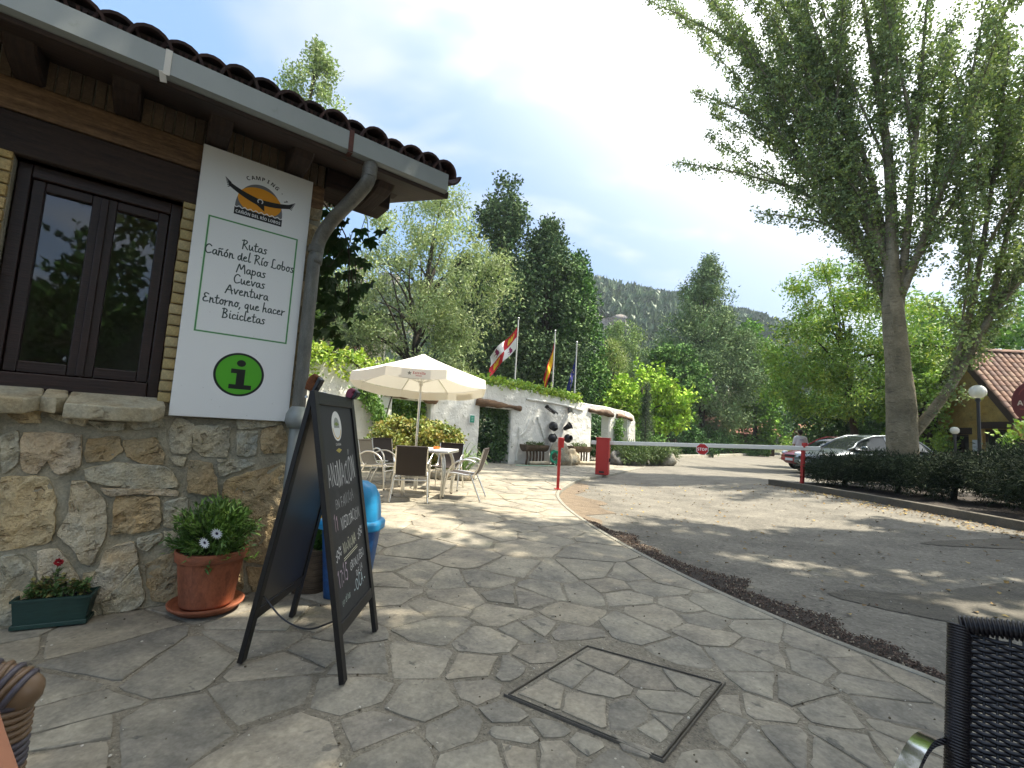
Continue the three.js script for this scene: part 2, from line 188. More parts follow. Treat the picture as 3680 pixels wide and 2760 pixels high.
{ // dark repair patches in the road
  const pm = tm([0.23, 0.21, 0.17], 'grit', 'gritB', 0.9, 0.006);
  const blob = (name, pts) => { const c = new THREE.CatmullRomCurve3(pts.map((p) => V(p[0], 0, p[1])), true, 'centripetal').getSpacedPoints(60).map((p, i) => [p.x + 0.03 * fbm(i * 0.7, 1, 2), p.z + 0.03 * fbm(i * 0.7, 5, 2)]); const cx = c.reduce((a, p) => a + p[0], 0) / c.length, cz = c.reduce((a, p) => a + p[1], 0) / c.length, n = c.length - 1; struct(name, uvm(sheet((u, v) => { const p = c[Math.round(v * n)], x = lerp(p[0], cx, u), z = lerp(p[1], cz, u); return [x, ground(x, z) - 0.0145, z]; }, 10, n)), pm); };
  blob('road_patch', [[2.75, -4.0], [3.1, -4.15], [3.6, -4.1], [4.2, -4.3], [5.0, -4.4], [5.2, -3.6], [4.6, -3.15], [3.9, -3.2], [3.2, -3.55]]);
  blob('road_patch', [[5.2, -5.9], [6.2, -6.1], [7.4, -6.3], [7.2, -5.9], [6.0, -5.6]]);
}
// terrace bed: mortar under the flags
const inEdge = (x, z) => { // left of the edge curve
  let best = 1e9, s = 1; for (let i = 0; i + 1 < edgePts.length; i++) { const [ax, az] = edgePts[i], [bx_, bz] = edgePts[i + 1], dx = bx_ - ax, dz = bz - az, t = Math.max(0, Math.min(1, ((x - ax) * dx + (z - az) * dz) / (dx * dx + dz * dz))), px = ax + dx * t, pz = az + dz * t, q = (x - px) ** 2 + (z - pz) ** 2; if (q < best) { best = q; s = (dx * (z - pz) - dz * (x - px)) < 0 ? 1 : -1; } } return s * Math.sqrt(best);
};
const buildingSide = (x, z) => (V(x, 0, z).sub(B0).dot(bN)); // > 0 in front of the wall
const inTerrace = (x, z) => { const q = V(x, 0, z).sub(B0), u = q.dot(bD), w = q.dot(bN); const q2 = V(x, 0, z).sub(W0).dot(wN); return inEdge(x, z) > 0 && (w > 0 || u > 0.72) && q2 > 0.1 && x > -6.5 && z < 1.2; };
const terrace = new THREE.Group(); terrace.name = 'terrace'; terrace.userData.kind = 'structure'; scene.add(terrace);
{
  const poly = [...edgePts.map((p) => [p[0], -p[1]]), [5.4, 20.6], [-7.5, 9.0], [-7.5, -1.5]];
  const g = new THREE.ExtrudeGeometry(shape(poly), { depth: 0.12, bevelEnabled: false }).rotateX(-Math.PI / 2).translate(0, -0.12, 0);
  mesh('mortar_bed', uvm(g), tm([0.53, 0.475, 0.375], 'grit', 'gritB', 1.1, 0.01), terrace);
  // concrete lip along the drive
  const lip = edgePts.slice(6), prof = lip.map((p, i) => { const a = lip[Math.max(0, i - 1)], b = lip[Math.min(lip.length - 1, i + 1)], dx = b[0] - a[0], dz = b[1] - a[1], l = Math.hypot(dx, dz); return [p, [-dz / l, dx / l]]; });
  const side = (o, y) => (i) => { const [p, n] = prof[i]; return [p[0] + n[0] * o, y, p[1] + n[1] * o]; };
  const n = prof.length - 1, ring = [side(-0.02, -0.1), side(-0.02, 0.002), side(-0.015, 0.006), side(0.028, 0.006), side(0.036, 0.0), side(0.036, -0.1)];
  mesh('edging', uvm(sheet((u, v) => ring[Math.round(v * 5)](Math.round(u * n)), n, 5)), tm([0.38, 0.36, 0.31], 'mott', 'mottB', 1.3, 0.004), terrace);
}
// flags: cells round seeds, edges roughened, each its own slab
const COVER = [[0.49, -2.64], [0.05, -2.12], [0.62, -1.77], [1.1, -2.33]].map(([x, z]) => [x, z]);
const inCover = (x, z) => { let c = 0; for (let i = 0; i < 4; i++) { const a = COVER[i], b = COVER[(i + 1) % 4]; c += ((b[0] - a[0]) * (z - a[1]) - (b[1] - a[1]) * (x - a[0])) > 0 ? 1 : -1; } return Math.abs(c) === 4; };
const mirror = ([x, z], a, b) => { const dx = b[0] - a[0], dz = b[1] - a[1], t = ((x - a[0]) * dx + (z - a[1]) * dz) / (dx * dx + dz * dz); return [2 * (a[0] + dx * t) - x, 2 * (a[1] + dz * t) - z, t]; };
function cell(p, others, r) {
  let poly = [[p[0] - r, p[1] - r], [p[0] + r, p[1] - r], [p[0] + r, p[1] + r], [p[0] - r, p[1] + r]];
  for (const q of others) {
    let dx = q[0] - p[0], dz = q[1] - p[1]; const d2 = dx * dx + dz * dz; if (d2 < 1e-9 || d2 > 4 * r * r * 2) continue;
    const kk = q.g ? 0.5 : 0.5 + 0.16 * (hash3(Math.round((p[0] + q[0]) * 977), Math.round((p[1] + q[1]) * 977), 3) - 0.5) , hs = (p[0] + 1.7 * p[1] < q[0] + 1.7 * q[1]) ? kk : 1 - kk, mx = lerp(p[0], q[0], hs), mz = lerp(p[1], q[1], hs), tw = q.g ? 0 : 0.5 * (hash3(Math.round((p[0] + q[0]) * 811), Math.round((p[1] + q[1]) * 811), 9) - 0.5), cs = Math.cos(tw), sn = Math.sin(tw), ex = dx * cs - dz * sn; dz = dx * sn + dz * cs; dx = ex; const f = (v) => (v[0] - mx) * dx + (v[1] - mz) * dz, out = [];
    for (let i = 0; i < poly.length; i++) { const a = poly[i], b = poly[(i + 1) % poly.length], fa = f(a), fb = f(b); if (fa <= 0) out.push(a); if (fa * fb < 0) { const t = fa / (fa - fb); out.push([a[0] + (b[0] - a[0]) * t, a[1] + (b[1] - a[1]) * t]); } }
    poly = out; if (poly.length < 3) return null;
  }
  return poly;
}
function slabGeo(poly, gap, h, tilt) { // a flag: roughened outline, worn arris, slightly uneven top
  const cx = poly.reduce((s, p) => s + p[0], 0) / poly.length, cz = poly.reduce((s, p) => s + p[1], 0) / poly.length;
  let o = []; for (let i = 0; i < poly.length; i++) { const a = poly[i], b = poly[(i + 1) % poly.length], l = Math.hypot(b[0] - a[0], b[1] - a[1]); const n = Math.max(1, Math.round(l / 0.055)); for (let k = 0; k < n; k++) { const t = (k + (k ? 0 : (l > 0.1 ? 0.12 : 0.06))) / n; o.push([lerp(a[0], b[0], t), lerp(a[1], b[1], t)]); } }
  const sd = R() * 100;
  o = o.map(([x, z]) => { const dx = cx - x, dz = cz - z, l = Math.hypot(dx, dz) || 1, k = Math.min(0.7 * l, gap * (1 + 1.1 * fbm(x * 5 + sd, 0, z * 5, 2)) + 0.007 * noise3(x * 40, sd, z * 40)); return [x + dx / l * k, z + dz / l * k]; });
  const pos = [], idx = [], N = o.length; const top = (x, z, in_) => h + tilt[0] * (x - cx) + tilt[1] * (z - cz) + (in_ ? 0.0035 * fbm(x * 9 + sd, 1, z * 9, 2) : 0);
  const rings = [[1, 0], [1, 0.55], [null, 1]];
  for (const [x, z] of o) pos.push(x, -0.01, z);
  for (const [x, z] of o) pos.push(x, top(x, z) - 0.004, z);
  for (const [x, z] of o) { const dx = cx - x, dz = cz - z, l = Math.hypot(dx, dz) || 1, k = Math.min(0.3 * l, 0.007 + 0.006 * R()); pos.push(x + dx / l * k, top(x + dx / l * k, z + dz / l * k), z + dz / l * k); }
  for (const [x, z] of o) { const X = lerp(x, cx, 0.5), Z = lerp(z, cz, 0.5); pos.push(X, top(X, Z, 1), Z); }
  pos.push(cx, top(cx, cz, 1), cz);
  for (let r = 0; r < 3; r++) for (let i = 0; i < N; i++) { const a = r * N + i, b = r * N + (i + 1) % N; idx.push(a, a + N, b, b, a + N, b + N); }
  for (let i = 0; i < N; i++) idx.push(3 * N + i, 4 * N, 3 * N + (i + 1) % N);
  const g = new THREE.BufferGeometry(); g.setAttribute('position', new THREE.Float32BufferAttribute(pos, 3)); g.setIndex(idx);
  let area = 0; for (let i = 0; i < N; i++) area += o[i][0] * o[(i + 1) % N][1] - o[(i + 1) % N][0] * o[i][1]; if (area > 0) { for (let i = 0; i < idx.length; i += 3) { const t = idx[i]; idx[i] = idx[i + 1]; idx[i + 1] = t; } g.setIndex(idx); }
  return uvm(toCreasedNormals(g, 0.5));
}
const slabTints = [[0.41, 0.382, 0.325], [0.45, 0.415, 0.35], [0.395, 0.368, 0.312], [0.45, 0.41, 0.342], [0.375, 0.35, 0.3], [0.42, 0.393, 0.335], [0.43, 0.388, 0.318]];
const slabMats = slabTints.map((c, i) => { const m = tm(c, 'slab', 'rockB', 0.9, 0.006, { roughness: 0.88 }); m.map.offset.set(i * 0.17, i * 0.29); m.bumpMap.offset.copy(m.map.offset); m.map.rotation = m.bumpMap.rotation = i * 0.9; return m; });
{
  R = rng(42); const pts = []; for (let i = 0; i < SEEDS.length; i += 2) pts.push([SEEDS[i], SEEDS[i + 1]]);
  const seeds = pts.filter(([x, z]) => inEdge(x, z) > 0.06 && !inCover(x, z) && buildingSide(x, z) > 0.05);
  for (let k = 0; k < 52000; k++) { const x = rr(-6.5, 7), z = rr(1.2, -21), r = z > -3 ? 0.5 : z > -9 ? 0.5 : 0.5; if (!inTerrace(x, z) || inCover(x, z) || inEdge(x, z) < 0.12) continue; let ok = true; for (const q of seeds) if ((q[0] - x) ** 2 + ((q[1] - z) * (z > -3 ? 1 : 1.1)) ** 2 < (r * (0.72 + 0.6 * noise3(x * 0.9, 0, z * 0.9) ** 2)) ** 2) { ok = false; break; } if (ok) seeds.push([x, z]); }
  const ghosts = [];
  for (const s of seeds) {
    for (let i = 0; i < 4; i++) { const a = COVER[i], b = COVER[(i + 1) % 4], m = mirror(s, a, b); if (m[2] > -0.15 && m[2] < 1.15 && inCover(m[0], m[1])) ghosts.push(Object.assign([m[0], m[1]], { g: 1 })); }
    if (inEdge(...s) < 0.5) { let bi = 0, bd = 1e9; edgePts.forEach((p, i) => { const q = (p[0] - s[0]) ** 2 + (p[1] - s[1]) ** 2; if (q < bd) { bd = q; bi = i; } }); const a = edgePts[Math.max(0, bi - 1)], b = edgePts[Math.min(edgePts.length - 1, bi + 1)], m = mirror(s, a, b), nx = m[0] - s[0], nz = m[1] - s[1], l = Math.hypot(nx, nz) || 1; ghosts.push(Object.assign([m[0] - nx / l * 0.06, m[1] - nz / l * 0.06], { g: 1 })); }
    const w = buildingSide(...s), u = V(s[0], 0, s[1]).sub(B0).dot(bD); if (w < 0.5 && w > 0 && u < 0.8) ghosts.push(Object.assign([s[0] - bN.x * 2 * w, s[1] - bN.z * 2 * w], { g: 1 }));
  }
  const all = [...seeds, ...ghosts];
  for (let i = 0; i < 4; i++) { const a = COVER[i], b = COVER[(i + 1) % 4]; for (let t = 0.05; t < 1; t += 0.1) { const cx = 0.565, cz = -2.215; all.push(Object.assign([lerp(lerp(a[0], b[0], t), cx, 0.1), lerp(lerp(a[1], b[1], t), cz, 0.1)], { g: 1 })); } }
  const cells = seeds.map((s) => ({ s, poly: cell(s, all, 0.62) })).filter((c) => c.poly);
  const f = V(0, 0, -1); const score = ({ s }) => { const d = Math.hypot(s[0], s[1]), vis = s[1] < -1.1 && Math.abs(s[0]) < -s[1] * 1.12 + 0.2; return vis ? d : 100 + d; };
  cells.sort((a, b) => score(a) - score(b));
  const rest = slabMats.slice(0, 3).map(() => []);
  cells.forEach((c, i) => { const near = i < 290 && score(c) < 100, g = slabGeo(c.poly, near ? rr(0.007, 0.018) : rr(0.009, 0.02), rr(0.004, 0.009), [rr(-0.012, 0.012), rr(-0.012, 0.012)]); if (near) mesh('flagstone', g, slabMats[Math.floor(R() * slabMats.length)], terrace); else rest[Math.floor(R() * 3)].push(g); });
  rest.forEach((l, i) => { if (l.length) stuff(mesh('far_flagstones', merge(l), slabMats[i * 2], terrace)); });
  // the inspection cover, set in an iron frame and paved to match
  const cover = thing('inspection_cover', 'square inspection cover inlaid with broken flagstones in an iron frame', 'manhole cover');
  const cs = []; for (let i = 0; i < COVERSEEDS.length; i += 2) cs.push([COVERSEEDS[i], COVERSEEDS[i + 1]]);
  const cg = []; for (const s of cs) for (let i = 0; i < 4; i++) { const m = mirror(s, COVER[i], COVER[(i + 1) % 4]); const nx = m[0] - s[0], nz = m[1] - s[1], l = Math.hypot(nx, nz); cg.push(Object.assign([m[0] - nx / l * 0.07, m[1] - nz / l * 0.07], { g: 1 })); }
  for (const s of cs) { const p = cell(s, [...cs, ...cg], 0.6); if (p) mesh('inlay_stone', slabGeo(p, 0.008, rr(0.008, 0.014), [rr(-0.004, 0.004), rr(-0.004, 0.004)]), slabMats[Math.floor(R() * slabMats.length)], cover); }
  const iron = tm([0.17, 0.15, 0.125], 'mott', 'mottB', 3, 0.002, { roughness: 0.7 });
  const inset = (k) => COVER.map(([x, z]) => [lerp(x, 0.565, k), lerp(z, -2.215, k)]);
  const fill = new THREE.ExtrudeGeometry(shape(inset(0.05).map((p) => [p[0], -p[1]])), { depth: 0.03, bevelEnabled: false }).rotateX(-Math.PI / 2).translate(0, -0.026, 0);
  mesh('cement_fill', uvm(fill), tm([0.53, 0.48, 0.385], 'grit', 'gritB', 1.3, 0.01), cover);
  const bar = (a, b, y) => { const l = Math.hypot(b[0] - a[0], b[1] - a[1]); return bx(l, 0.022, 0.0035, (a[0] + b[0]) / 2, y, (a[1] + b[1]) / 2, 0, -Math.atan2(b[1] - a[1], b[0] - a[0]), 0, 0.002); };
  for (let i = 0; i < 4; i++) { const A = inset(0.03), Bq = inset(-0.008); mesh('frame_bar', bar(A[i], A[(i + 1) % 4], 0.0), iron, cover); if (i === 1 || i === 2) mesh('frame_bar', bar(Bq[i], Bq[(i + 1) % 4], 0.001), iron, cover); }
}
{ // strip of brown grit and dry litter in the gutter of the drive
  R = rng(9); const c = edgeCurve, inner = [], outer = [];
  for (let i = 0; i <= 60; i++) { const t = lerp(0.165, 0.345, i / 60), p = c.getPointAt(t), q = c.getTangentAt(t), w = 0.5 * Math.sin(Math.PI * Math.min(1, i / 60 * 1.02)) ** 0.5 * (0.8 + 0.35 * noise3(i * 0.35, 1, 1)) * lerp(1, 0.8, ss(35, 60, i)); inner.push([p.x - q.z * 0.07, p.z + q.x * 0.07]); outer.push([p.x - q.z * (0.07 + w), p.z + q.x * (0.07 + w)]); }
  const g = sheet((u, v) => { const i = Math.round(u * 60), x = lerp(inner[i][0], outer[i][0], v), z = lerp(inner[i][1], outer[i][1], v); return [x, ground(x, z) + 0.004 + 0.022 * Math.sin(Math.PI * Math.min(1, v * 0.98 + 0.01)) * (0.6 + 0.6 * noise3(x * 8, 1, z * 8)), z]; }, 60, 10);
  struct('grit_strip', uvm(g), tm([0.11, 0.078, 0.058], 'grit', 'gritB', 1.7, 0.02));
  const sand = []; for (let i = 0; i <= 40; i++) { const t = lerp(0.31, 0.55, i / 40), p = c.getPointAt(t), q = c.getTangentAt(t), w = 0.75 * Math.sin(Math.PI * i / 40) ** 0.6 * (0.75 + 0.5 * noise3(i * 0.45, 4, 1)); sand.push([p.x - q.z * 0.05, p.z + q.x * 0.05, p.x - q.z * (0.06 + w), p.z + q.x * (0.06 + w)]); }
  struct('sand_drift', uvm(sheet((u, v) => { const s = sand[Math.round(u * 40)], x = lerp(s[0], s[2], v), z = lerp(s[1], s[3], v); return [x, ground(x, z) - 0.0145 + 0.012 * (1 - v) ** 2, z]; }, 40, 8)), tm([0.42, 0.32, 0.22], 'grit', 'gritB', 1.3, 0.012));
  const pe = new THREE.IcosahedronGeometry(1, 0), M = new THREE.InstancedMesh(clean(pe), mat([1, 1, 1], { roughness: 0.95 }), 5200), m = new THREE.Matrix4(), q = new THREE.Quaternion(), e = new THREE.Euler();
  M.name = 'loose_grit'; stuff(M); M.castShadow = M.receiveShadow = true; tag(M, 'brown grit and dry leaf litter lying along the terrace edge', 'grit');
  for (let i = 0; i < 5200; i++) { const k = Math.floor(R() * 61), v = Math.pow(R(), 0.8) * 1.06, x = lerp(inner[k][0], outer[k][0], v) + rr(-0.03, 0.03), z = lerp(inner[k][1], outer[k][1], v) + rr(-0.03, 0.03), s = rr(0.002, 0.0075); m.compose(V(x, ground(x, z) + 0.012 + 0.016 * Math.sin(Math.PI * Math.min(1, v)), z), q.setFromEuler(e.set(R() * 6, R() * 6, R() * 6)), V(s * rr(0.8, 2), s * 0.6, s)); M.setMatrixAt(i, m); const b = rr(0.5, 1.5); M.setColorAt(i, R() < 0.12 ? lin(0.3, 0.25, 0.18) : lin(0.11 * b, 0.075 * b, 0.055 * b)); }
  scene.add(M);
  const L = new THREE.InstancedMesh(clean(pe), mat([1, 1, 1], { roughness: 0.95 }), 1500); L.name = 'scattered_pebbles'; stuff(L); tag(L, 'tiny pale pebbles and dark crumbs strewn over drive and paving', 'pebbles');
  for (let i = 0; i < 1500; i++) { const z = -1 - 9 * R() * R(), x = rr(-2.2, 5.5); const y = inEdge(x, z) > 0 ? 0.004 : ground(x, z) - 0.012, s = rr(0.002, 0.007), ok = buildingSide(x, z) > 0.05 ? 1 : 0.001; m.compose(V(x, y + s * 0.4, z), q.setFromEuler(e.set(R() * 6, R() * 6, R() * 6)), V(s * ok, s * 0.6 * ok, s * ok)); L.setMatrixAt(i, m); L.setColorAt(i, R() < 0.55 ? lin(0.5, 0.46, 0.38) : lin(0.1, 0.08, 0.05)); }
  scene.add(L);
}
// ---------------------------------------------------------------- the stone building on the left
const building = thing('stone_building', 'stone reception building with dark timber window and red tiled eave', 'building', null, B0.toArray(), bTurn);
{
  R = rng(5); const P = building, C = 0.69;
  const block = (name, m, u0, u1, v0, v1, w0, w1, r = 0.006) => mesh(name, bx(u1 - u0, v1 - v0, w1 - w0, (u0 + u1) / 2, (v0 + v1) / 2, (w0 + w1) / 2, 0, 0, 0, r), m, P);
  // wall core with the window opening, and a dim room behind it
  const core = merge([[-4, C, 0, 1.1], [-4, -0.82, 1.1, 2.4], [-0.1, C, 1.1, 2.4], [-4, C, 2.4, 3.0]].map(([a, b, c, d]) => bx(b - a, d - c, 0.3, (a + b) / 2, (c + d) / 2, -0.15)));
  mesh('wall', core, MAT.mortar, P);
  mesh('end_wall', merge([bx(0.3, 3.2, 5, C - 0.15, 1.6, -2.8), bx(4.6, 3, 0.2, -1.7, 1.5, -5.2), bx(0.2, 3, 5, -4, 1.5, -2.7)]), tm([0.42, 0.33, 0.2], 'rock', 'rockB', 1, 0.02), P);
  const room = mat([0.5, 0.45, 0.37]); block('ceiling', room, -4, C, 2.85, 2.92, -5, -0.3); block('room_floor', MAT.woodTan, -3.9, C - 0.31, 0.02, 0.06, -5, -0.31);
  mesh('room_wall', merge([bx(3, 2.7, 0.05, -1.5, 1.4, -1.6), bx(0.05, 2.7, 1.3, 0.3, 1.4, -0.95)]), room, P);
  // rubble stones, each bedded proud of the mortar
  const tints = [[0.60, 0.51, 0.37], [0.57, 0.46, 0.29], [0.62, 0.49, 0.34], [0.48, 0.36, 0.21], [0.56, 0.49, 0.36], [0.52, 0.47, 0.36], [0.63, 0.53, 0.39]];
  const sm = tints.map((c, i) => { const m = tm(c, 'rock', 'rockB', 1.7, 0.03, { roughness: 0.95 }); m.map.offset.set(i * 0.21, i * 0.37); m.bumpMap.offset.copy(m.map.offset); return m; });
  const pick = [2, 3, 3, 4, 1, 0, 3, 2, 5, 5, 5, 3, 3, 5, 3, 4, 4, 6, 6, 4, 4, 3, 5, 5, 4, 1, 4, 5, 3, 4, 3, 3, 3, 0, 1, 1, 0, 4, 5, 5];
  function rubble(pts, rough, proud) { // pts [u, v] outline
    const n0 = pts.length, cx = pts.reduce((s, p) => s + p[0], 0) / n0, cy = pts.reduce((s, p) => s + p[1], 0) / n0, o = [], sd = R() * 90;
    const c = new THREE.CatmullRomCurve3(pts.map((p) => V(p[0], p[1], 0)), true, 'catmullrom', 0.12); const N = 52; for (let i = 0; i < N; i++) { const q = c.getPointAt(i / N), l = Math.hypot(q.x - cx, q.y - cy), k = 1 + (0.008 * noise3(q.x * 30, q.y * 30, sd)) / l; o.push([cx + (q.x - cx) * k, cy + (q.y - cy) * k]); }
    const K = [[1.0, -0.03], [1.0, 0.45], [0.98, 0.92], [0.93, 1], [0.8, 1], [0.7, 1], [0.6, 1], [0.5, 1], [0.4, 1], [0.3, 1], [0.2, 1], [0.1, 1]], pos = [], idx = [];
    const w = (u, v, f) => f * proud + (f > 0.5 ? rough * fbm(u * 9 + sd, v * 9, sd, 4) * 2 + rough * 0.55 * noise3(u * 45, v * 45, sd) + rough * 0.3 * noise3(u * 95, v * 95, sd) : 0);
    for (const [s, f] of K) for (const [u, v] of o) { const U = cx + (u - cx) * s, Vv = cy + (v - cy) * s; pos.push(U, Vv, w(U, Vv, f)); }
    pos.push(cx, cy, w(cx, cy, 1)); const nk = K.length;
    for (let r = 0; r < nk - 1; r++) for (let i = 0; i < N; i++) { const a = r * N + i, b = r * N + (i + 1) % N; idx.push(a, b, a + N, b, b + N, a + N); }
    for (let i = 0; i < N; i++) idx.push((nk - 1) * N + i, (nk - 1) * N + (i + 1) % N, nk * N);
    let area = 0; for (let i = 0; i < N; i++) area += o[i][0] * o[(i + 1) % N][1] - o[(i + 1) % N][0] * o[i][1]; if (area < 0) for (let i = 0; i < idx.length; i += 3) { const t = idx[i]; idx[i] = idx[i + 1]; idx[i + 1] = t; }
    const g = new THREE.BufferGeometry(); g.setAttribute('position', new THREE.Float32BufferAttribute(pos, 3)); g.setIndex(idx); return uvm(toCreasedNormals(g, 0.9));
  }
  WALLSTONES.forEach((a, i) => { const pts = []; for (let k = 0; k < a.length; k += 2) pts.push([a[k], a[k + 1]]); mesh('wall_stone', rubble(pts, rr(0.008, 0.016), rr(0.012, 0.024)), sm[pick[i] ?? 1], P); });
  for (const [u, v, w2, h2] of [[-1.6, 0.3, 0.3, 0.27], [-2.2, 0.35, 0.27, 0.3], [-2.8, 0.3, 0.28, 0.25], [-1.5, 0.85, 0.25, 0.22], [-2.1, 0.9, 0.3, 0.2], [-2.75, 0.85, 0.3, 0.25], [-1.05, 0.2, 0.2, 0.2], [-1.05, 0.62, 0.22, 0.18]]) { const k = 7, pts = []; for (let i = 0; i < k; i++) { const t = i / k * 6.283 + 0.4; pts.push([u + w2 * Math.cos(t) * rr(0.85, 1.05), v + h2 * Math.sin(t) * rr(0.85, 1.05)]); } mesh('wall_stone', rubble(pts, 0.01, 0.025), sm[Math.floor(R() * 7)], P); }
  // stones high on the corner, right of the sign
  for (const [v, h, i] of [[2.62, 0.17, 3], [2.42, 0.17, 1], [2.22, 0.17, 3], [2.0, 0.19, 2], [1.8, 0.17, 3], [1.58, 0.19, 1], [1.37, 0.18, 3], [1.2, 0.14, 3]]) mesh('corner_stone', rubble([[0.54, v - h / 2 + 0.01], [C - 0.01, v - h / 2 + 0.01], [C - 0.005, v + h / 2 - 0.01], [0.54, v + h / 2 - 0.01]], 0.006, 0.02), sm[i], P);
  // sill slabs, sloping outwards, with a short plug between them
  const sillM = tm([0.52, 0.45, 0.32], 'rock', 'rockB', 1.5, 0.01);
  const sill = (u0, u1, w1, v) => { const g = new THREE.ExtrudeGeometry(shape([[u0, -0.06], [u1 - 0.01, -0.06], [u1, w1 * 0.5], [u1 - 0.05, w1], [(u0 + u1) / 2, w1 + 0.012], [u0, w1 - 0.008]].map((p) => [p[0], -p[1]])), { depth: 0.062, bevelEnabled: true, bevelSize: 0.012, bevelThickness: 0.012, bevelSegments: 2 }).rotateX(-Math.PI / 2); g.rotateX(0.3).translate(0, v - 0.062, 0.0); return warp(g, 0.006, 14, u0 * 3); };
  mesh('sill_stone', sill(-0.47, -0.075, 0.125, 1.175), sillM, P); mesh('sill_stone', sill(-1.2, -0.585, 0.12, 1.185), sillM, P); mesh('sill_stone', sill(-0.565, -0.49, 0.075, 1.185), sillM, P);
  // thin yellow bricks in the jambs
  const bm = [[0.50, 0.36, 0.15], [0.45, 0.33, 0.15], [0.53, 0.40, 0.2]].map((c) => tm(c, 'rock', 'rockB', 2.2, 0.006));
  for (let v = 1.18, i = 0; v < 2.4; v += 0.066, i++) { const h = 0.058; for (const [a, b] of [[-0.105, 0.06], [-1.0, -0.825]]) mesh('brick', bx(b - a, h, 0.2, (a + b) / 2 + rr(-0.003, 0.003), v + h / 2, -0.075 + rr(-0.003, 0.004), 0, 0, rr(-0.008, 0.008), 0.006), bm[i % 3], P); }
  // timber: lintel, wall plate, corbels and boarded soffit
  block('lintel', MAT.wood, -4.2, -0.03, 2.4, 2.615, -0.2, 0.035, 0.012);
  block('wall_plate', MAT.woodTan, -4.2, C + 0.0, 2.62, 2.79, -0.22, 0.03, 0.01);
  const brickEdge = [MAT.woodTan, tm([0.3, 0.2, 0.12], 'mott', 'mottB', 3, 0.004), tm([0.24, 0.16, 0.1], 'mott', 'mottB', 3, 0.004)];
  for (let u = -1.65; u < C - 0.02; u += 0.052) mesh('frieze_brick', bx(0.045, 0.16, 0.1, u + 0.02, 2.875, -0.035, 0, 0, rr(-0.01, 0.01), 0.005), brickEdge[1 + Math.floor(R() * 2)], P);
  const cor = [[-0.1, 2.955], [0.5, 2.955], [0.5, 2.91], [0.44, 2.875], [0.34, 2.86], [0.28, 2.82], [0.2, 2.80], [-0.1, 2.795]];
  const corbel = ext(cor.map((p) => [p[0], p[1]]), 0.12, 0.01).rotateY(-Math.PI / 2).translate(0.06, 0, 0);
  for (const u of [-1.55, -1.16, -0.78, -0.42, 0.01, 0.5, 1.02]) { const m = mesh('corbel', corbel, MAT.wood, P); m.position.x = u; m.rotation.z = rr(-0.02, 0.02); }
  for (let w = -0.1; w < 0.55; w += 0.135) mesh('soffit_board', bx(6.2, 0.022, 0.128, -1.85, 2.968, w + 0.065, 0, 0, 0, 0.003), MAT.wood, P);
  block('soffit_beam', MAT.wood, C, 1.18, 2.8, 2.955, -0.22, 0.03, 0.012);
  // roof slope: tile channels and covers, course over course
  const slope = 0.32, tileM = [[0.13, 0.06, 0.052], [0.11, 0.055, 0.05], [0.16, 0.078, 0.062], [0.095, 0.055, 0.052]].map((c) => tm(c, 'mott', 'mottB', 2.4, 0.006));
  const half = (r0, r1, L, t) => thick((a, l) => { const r = lerp(r0, r1, l), q = Math.PI * a; return [-r * Math.cos(q), r * Math.sin(q), -L * l]; }, 10, 1, t), capG = half(0.082, 0.07, 0.42, -0.014), panG = half(0.07, 0.078, 0.42, -0.014).rotateZ(Math.PI);
  const rows = []; for (let u = -1.86; u < 1.34; u += 0.128 + 0.003 * Math.sin(u * 9)) rows.push(u);
  rows.forEach((u, i) => { for (let k = 0; k < 5; k++) { const w = 0.59 - k * 0.33, y = 2.93 + k * 0.33 * slope; const c = mesh('cover_tile', capG, tileM[Math.floor(R() * 4)], P); c.position.set(u + rr(-0.006, 0.006), y - 0.012 + rr(-0.005, 0.005), w + rr(-0.02, 0.015)); c.rotation.set(slope + rr(-0.01, 0.02), rr(-0.03, 0.03), rr(-0.03, 0.03)); if (k < 2) { const p = mesh('channel_tile', panG, tileM[(i + k) % 4], P); p.position.set(u + 0.064, y + 0.035, w - 0.01); p.rotation.x = slope; } } });
  const hip = mesh('verge_tile', merge([bx(0.2, 0.025, 0.5, 1.33, 3.06, 0.3, slope, 0, -0.55, 0.004), bx(0.16, 0.025, 0.5, 1.21, 3.07, 0.3, slope, 0, 0.5, 0.004)]), tileM[2], P);
  mesh('roof_deck', bx(5.4, 0.05, 3.4, -1.3, 3.33, -1.05, slope, 0, 0, 0.01), MAT.wood, P);
  // box gutter, straps and downpipe
  const gp = [[0.6, 2.925], [0.606, 2.925], [0.606, 2.806], [0.575, 2.795], [0.5, 2.795], [0.5, 2.91], [0.506, 2.91], [0.506, 2.801], [0.573, 2.801], [0.6, 2.81]];
  mesh('gutter', ext(gp, 5.4, 0).rotateY(-Math.PI / 2).translate(1.36, 0, 0), MAT.zinc, P); mesh('gutter_end', bx(0.006, 0.13, 0.108, 1.361, 2.86, 0.553, 0, 0, 0, 0.002), MAT.zinc, P);
  mesh('gutter_strap', merge([bx(0.028, 0.135, 0.004, -0.25, 2.862, 0.6085), bx(0.028, 0.05, 0.004, -0.262, 2.785, 0.6, 0.4, 0, 0.25)]), paint([0.55, 0.52, 0.46]), P);
  mesh('gutter_strap', merge([bx(0.03, 0.14, 0.004, 0.67, 2.865, 0.6085), bx(0.03, 0.004, 0.12, 0.67, 2.788, 0.55)]), tm([0.15, 0.05, 0.035], 'mott', null, 4), P);
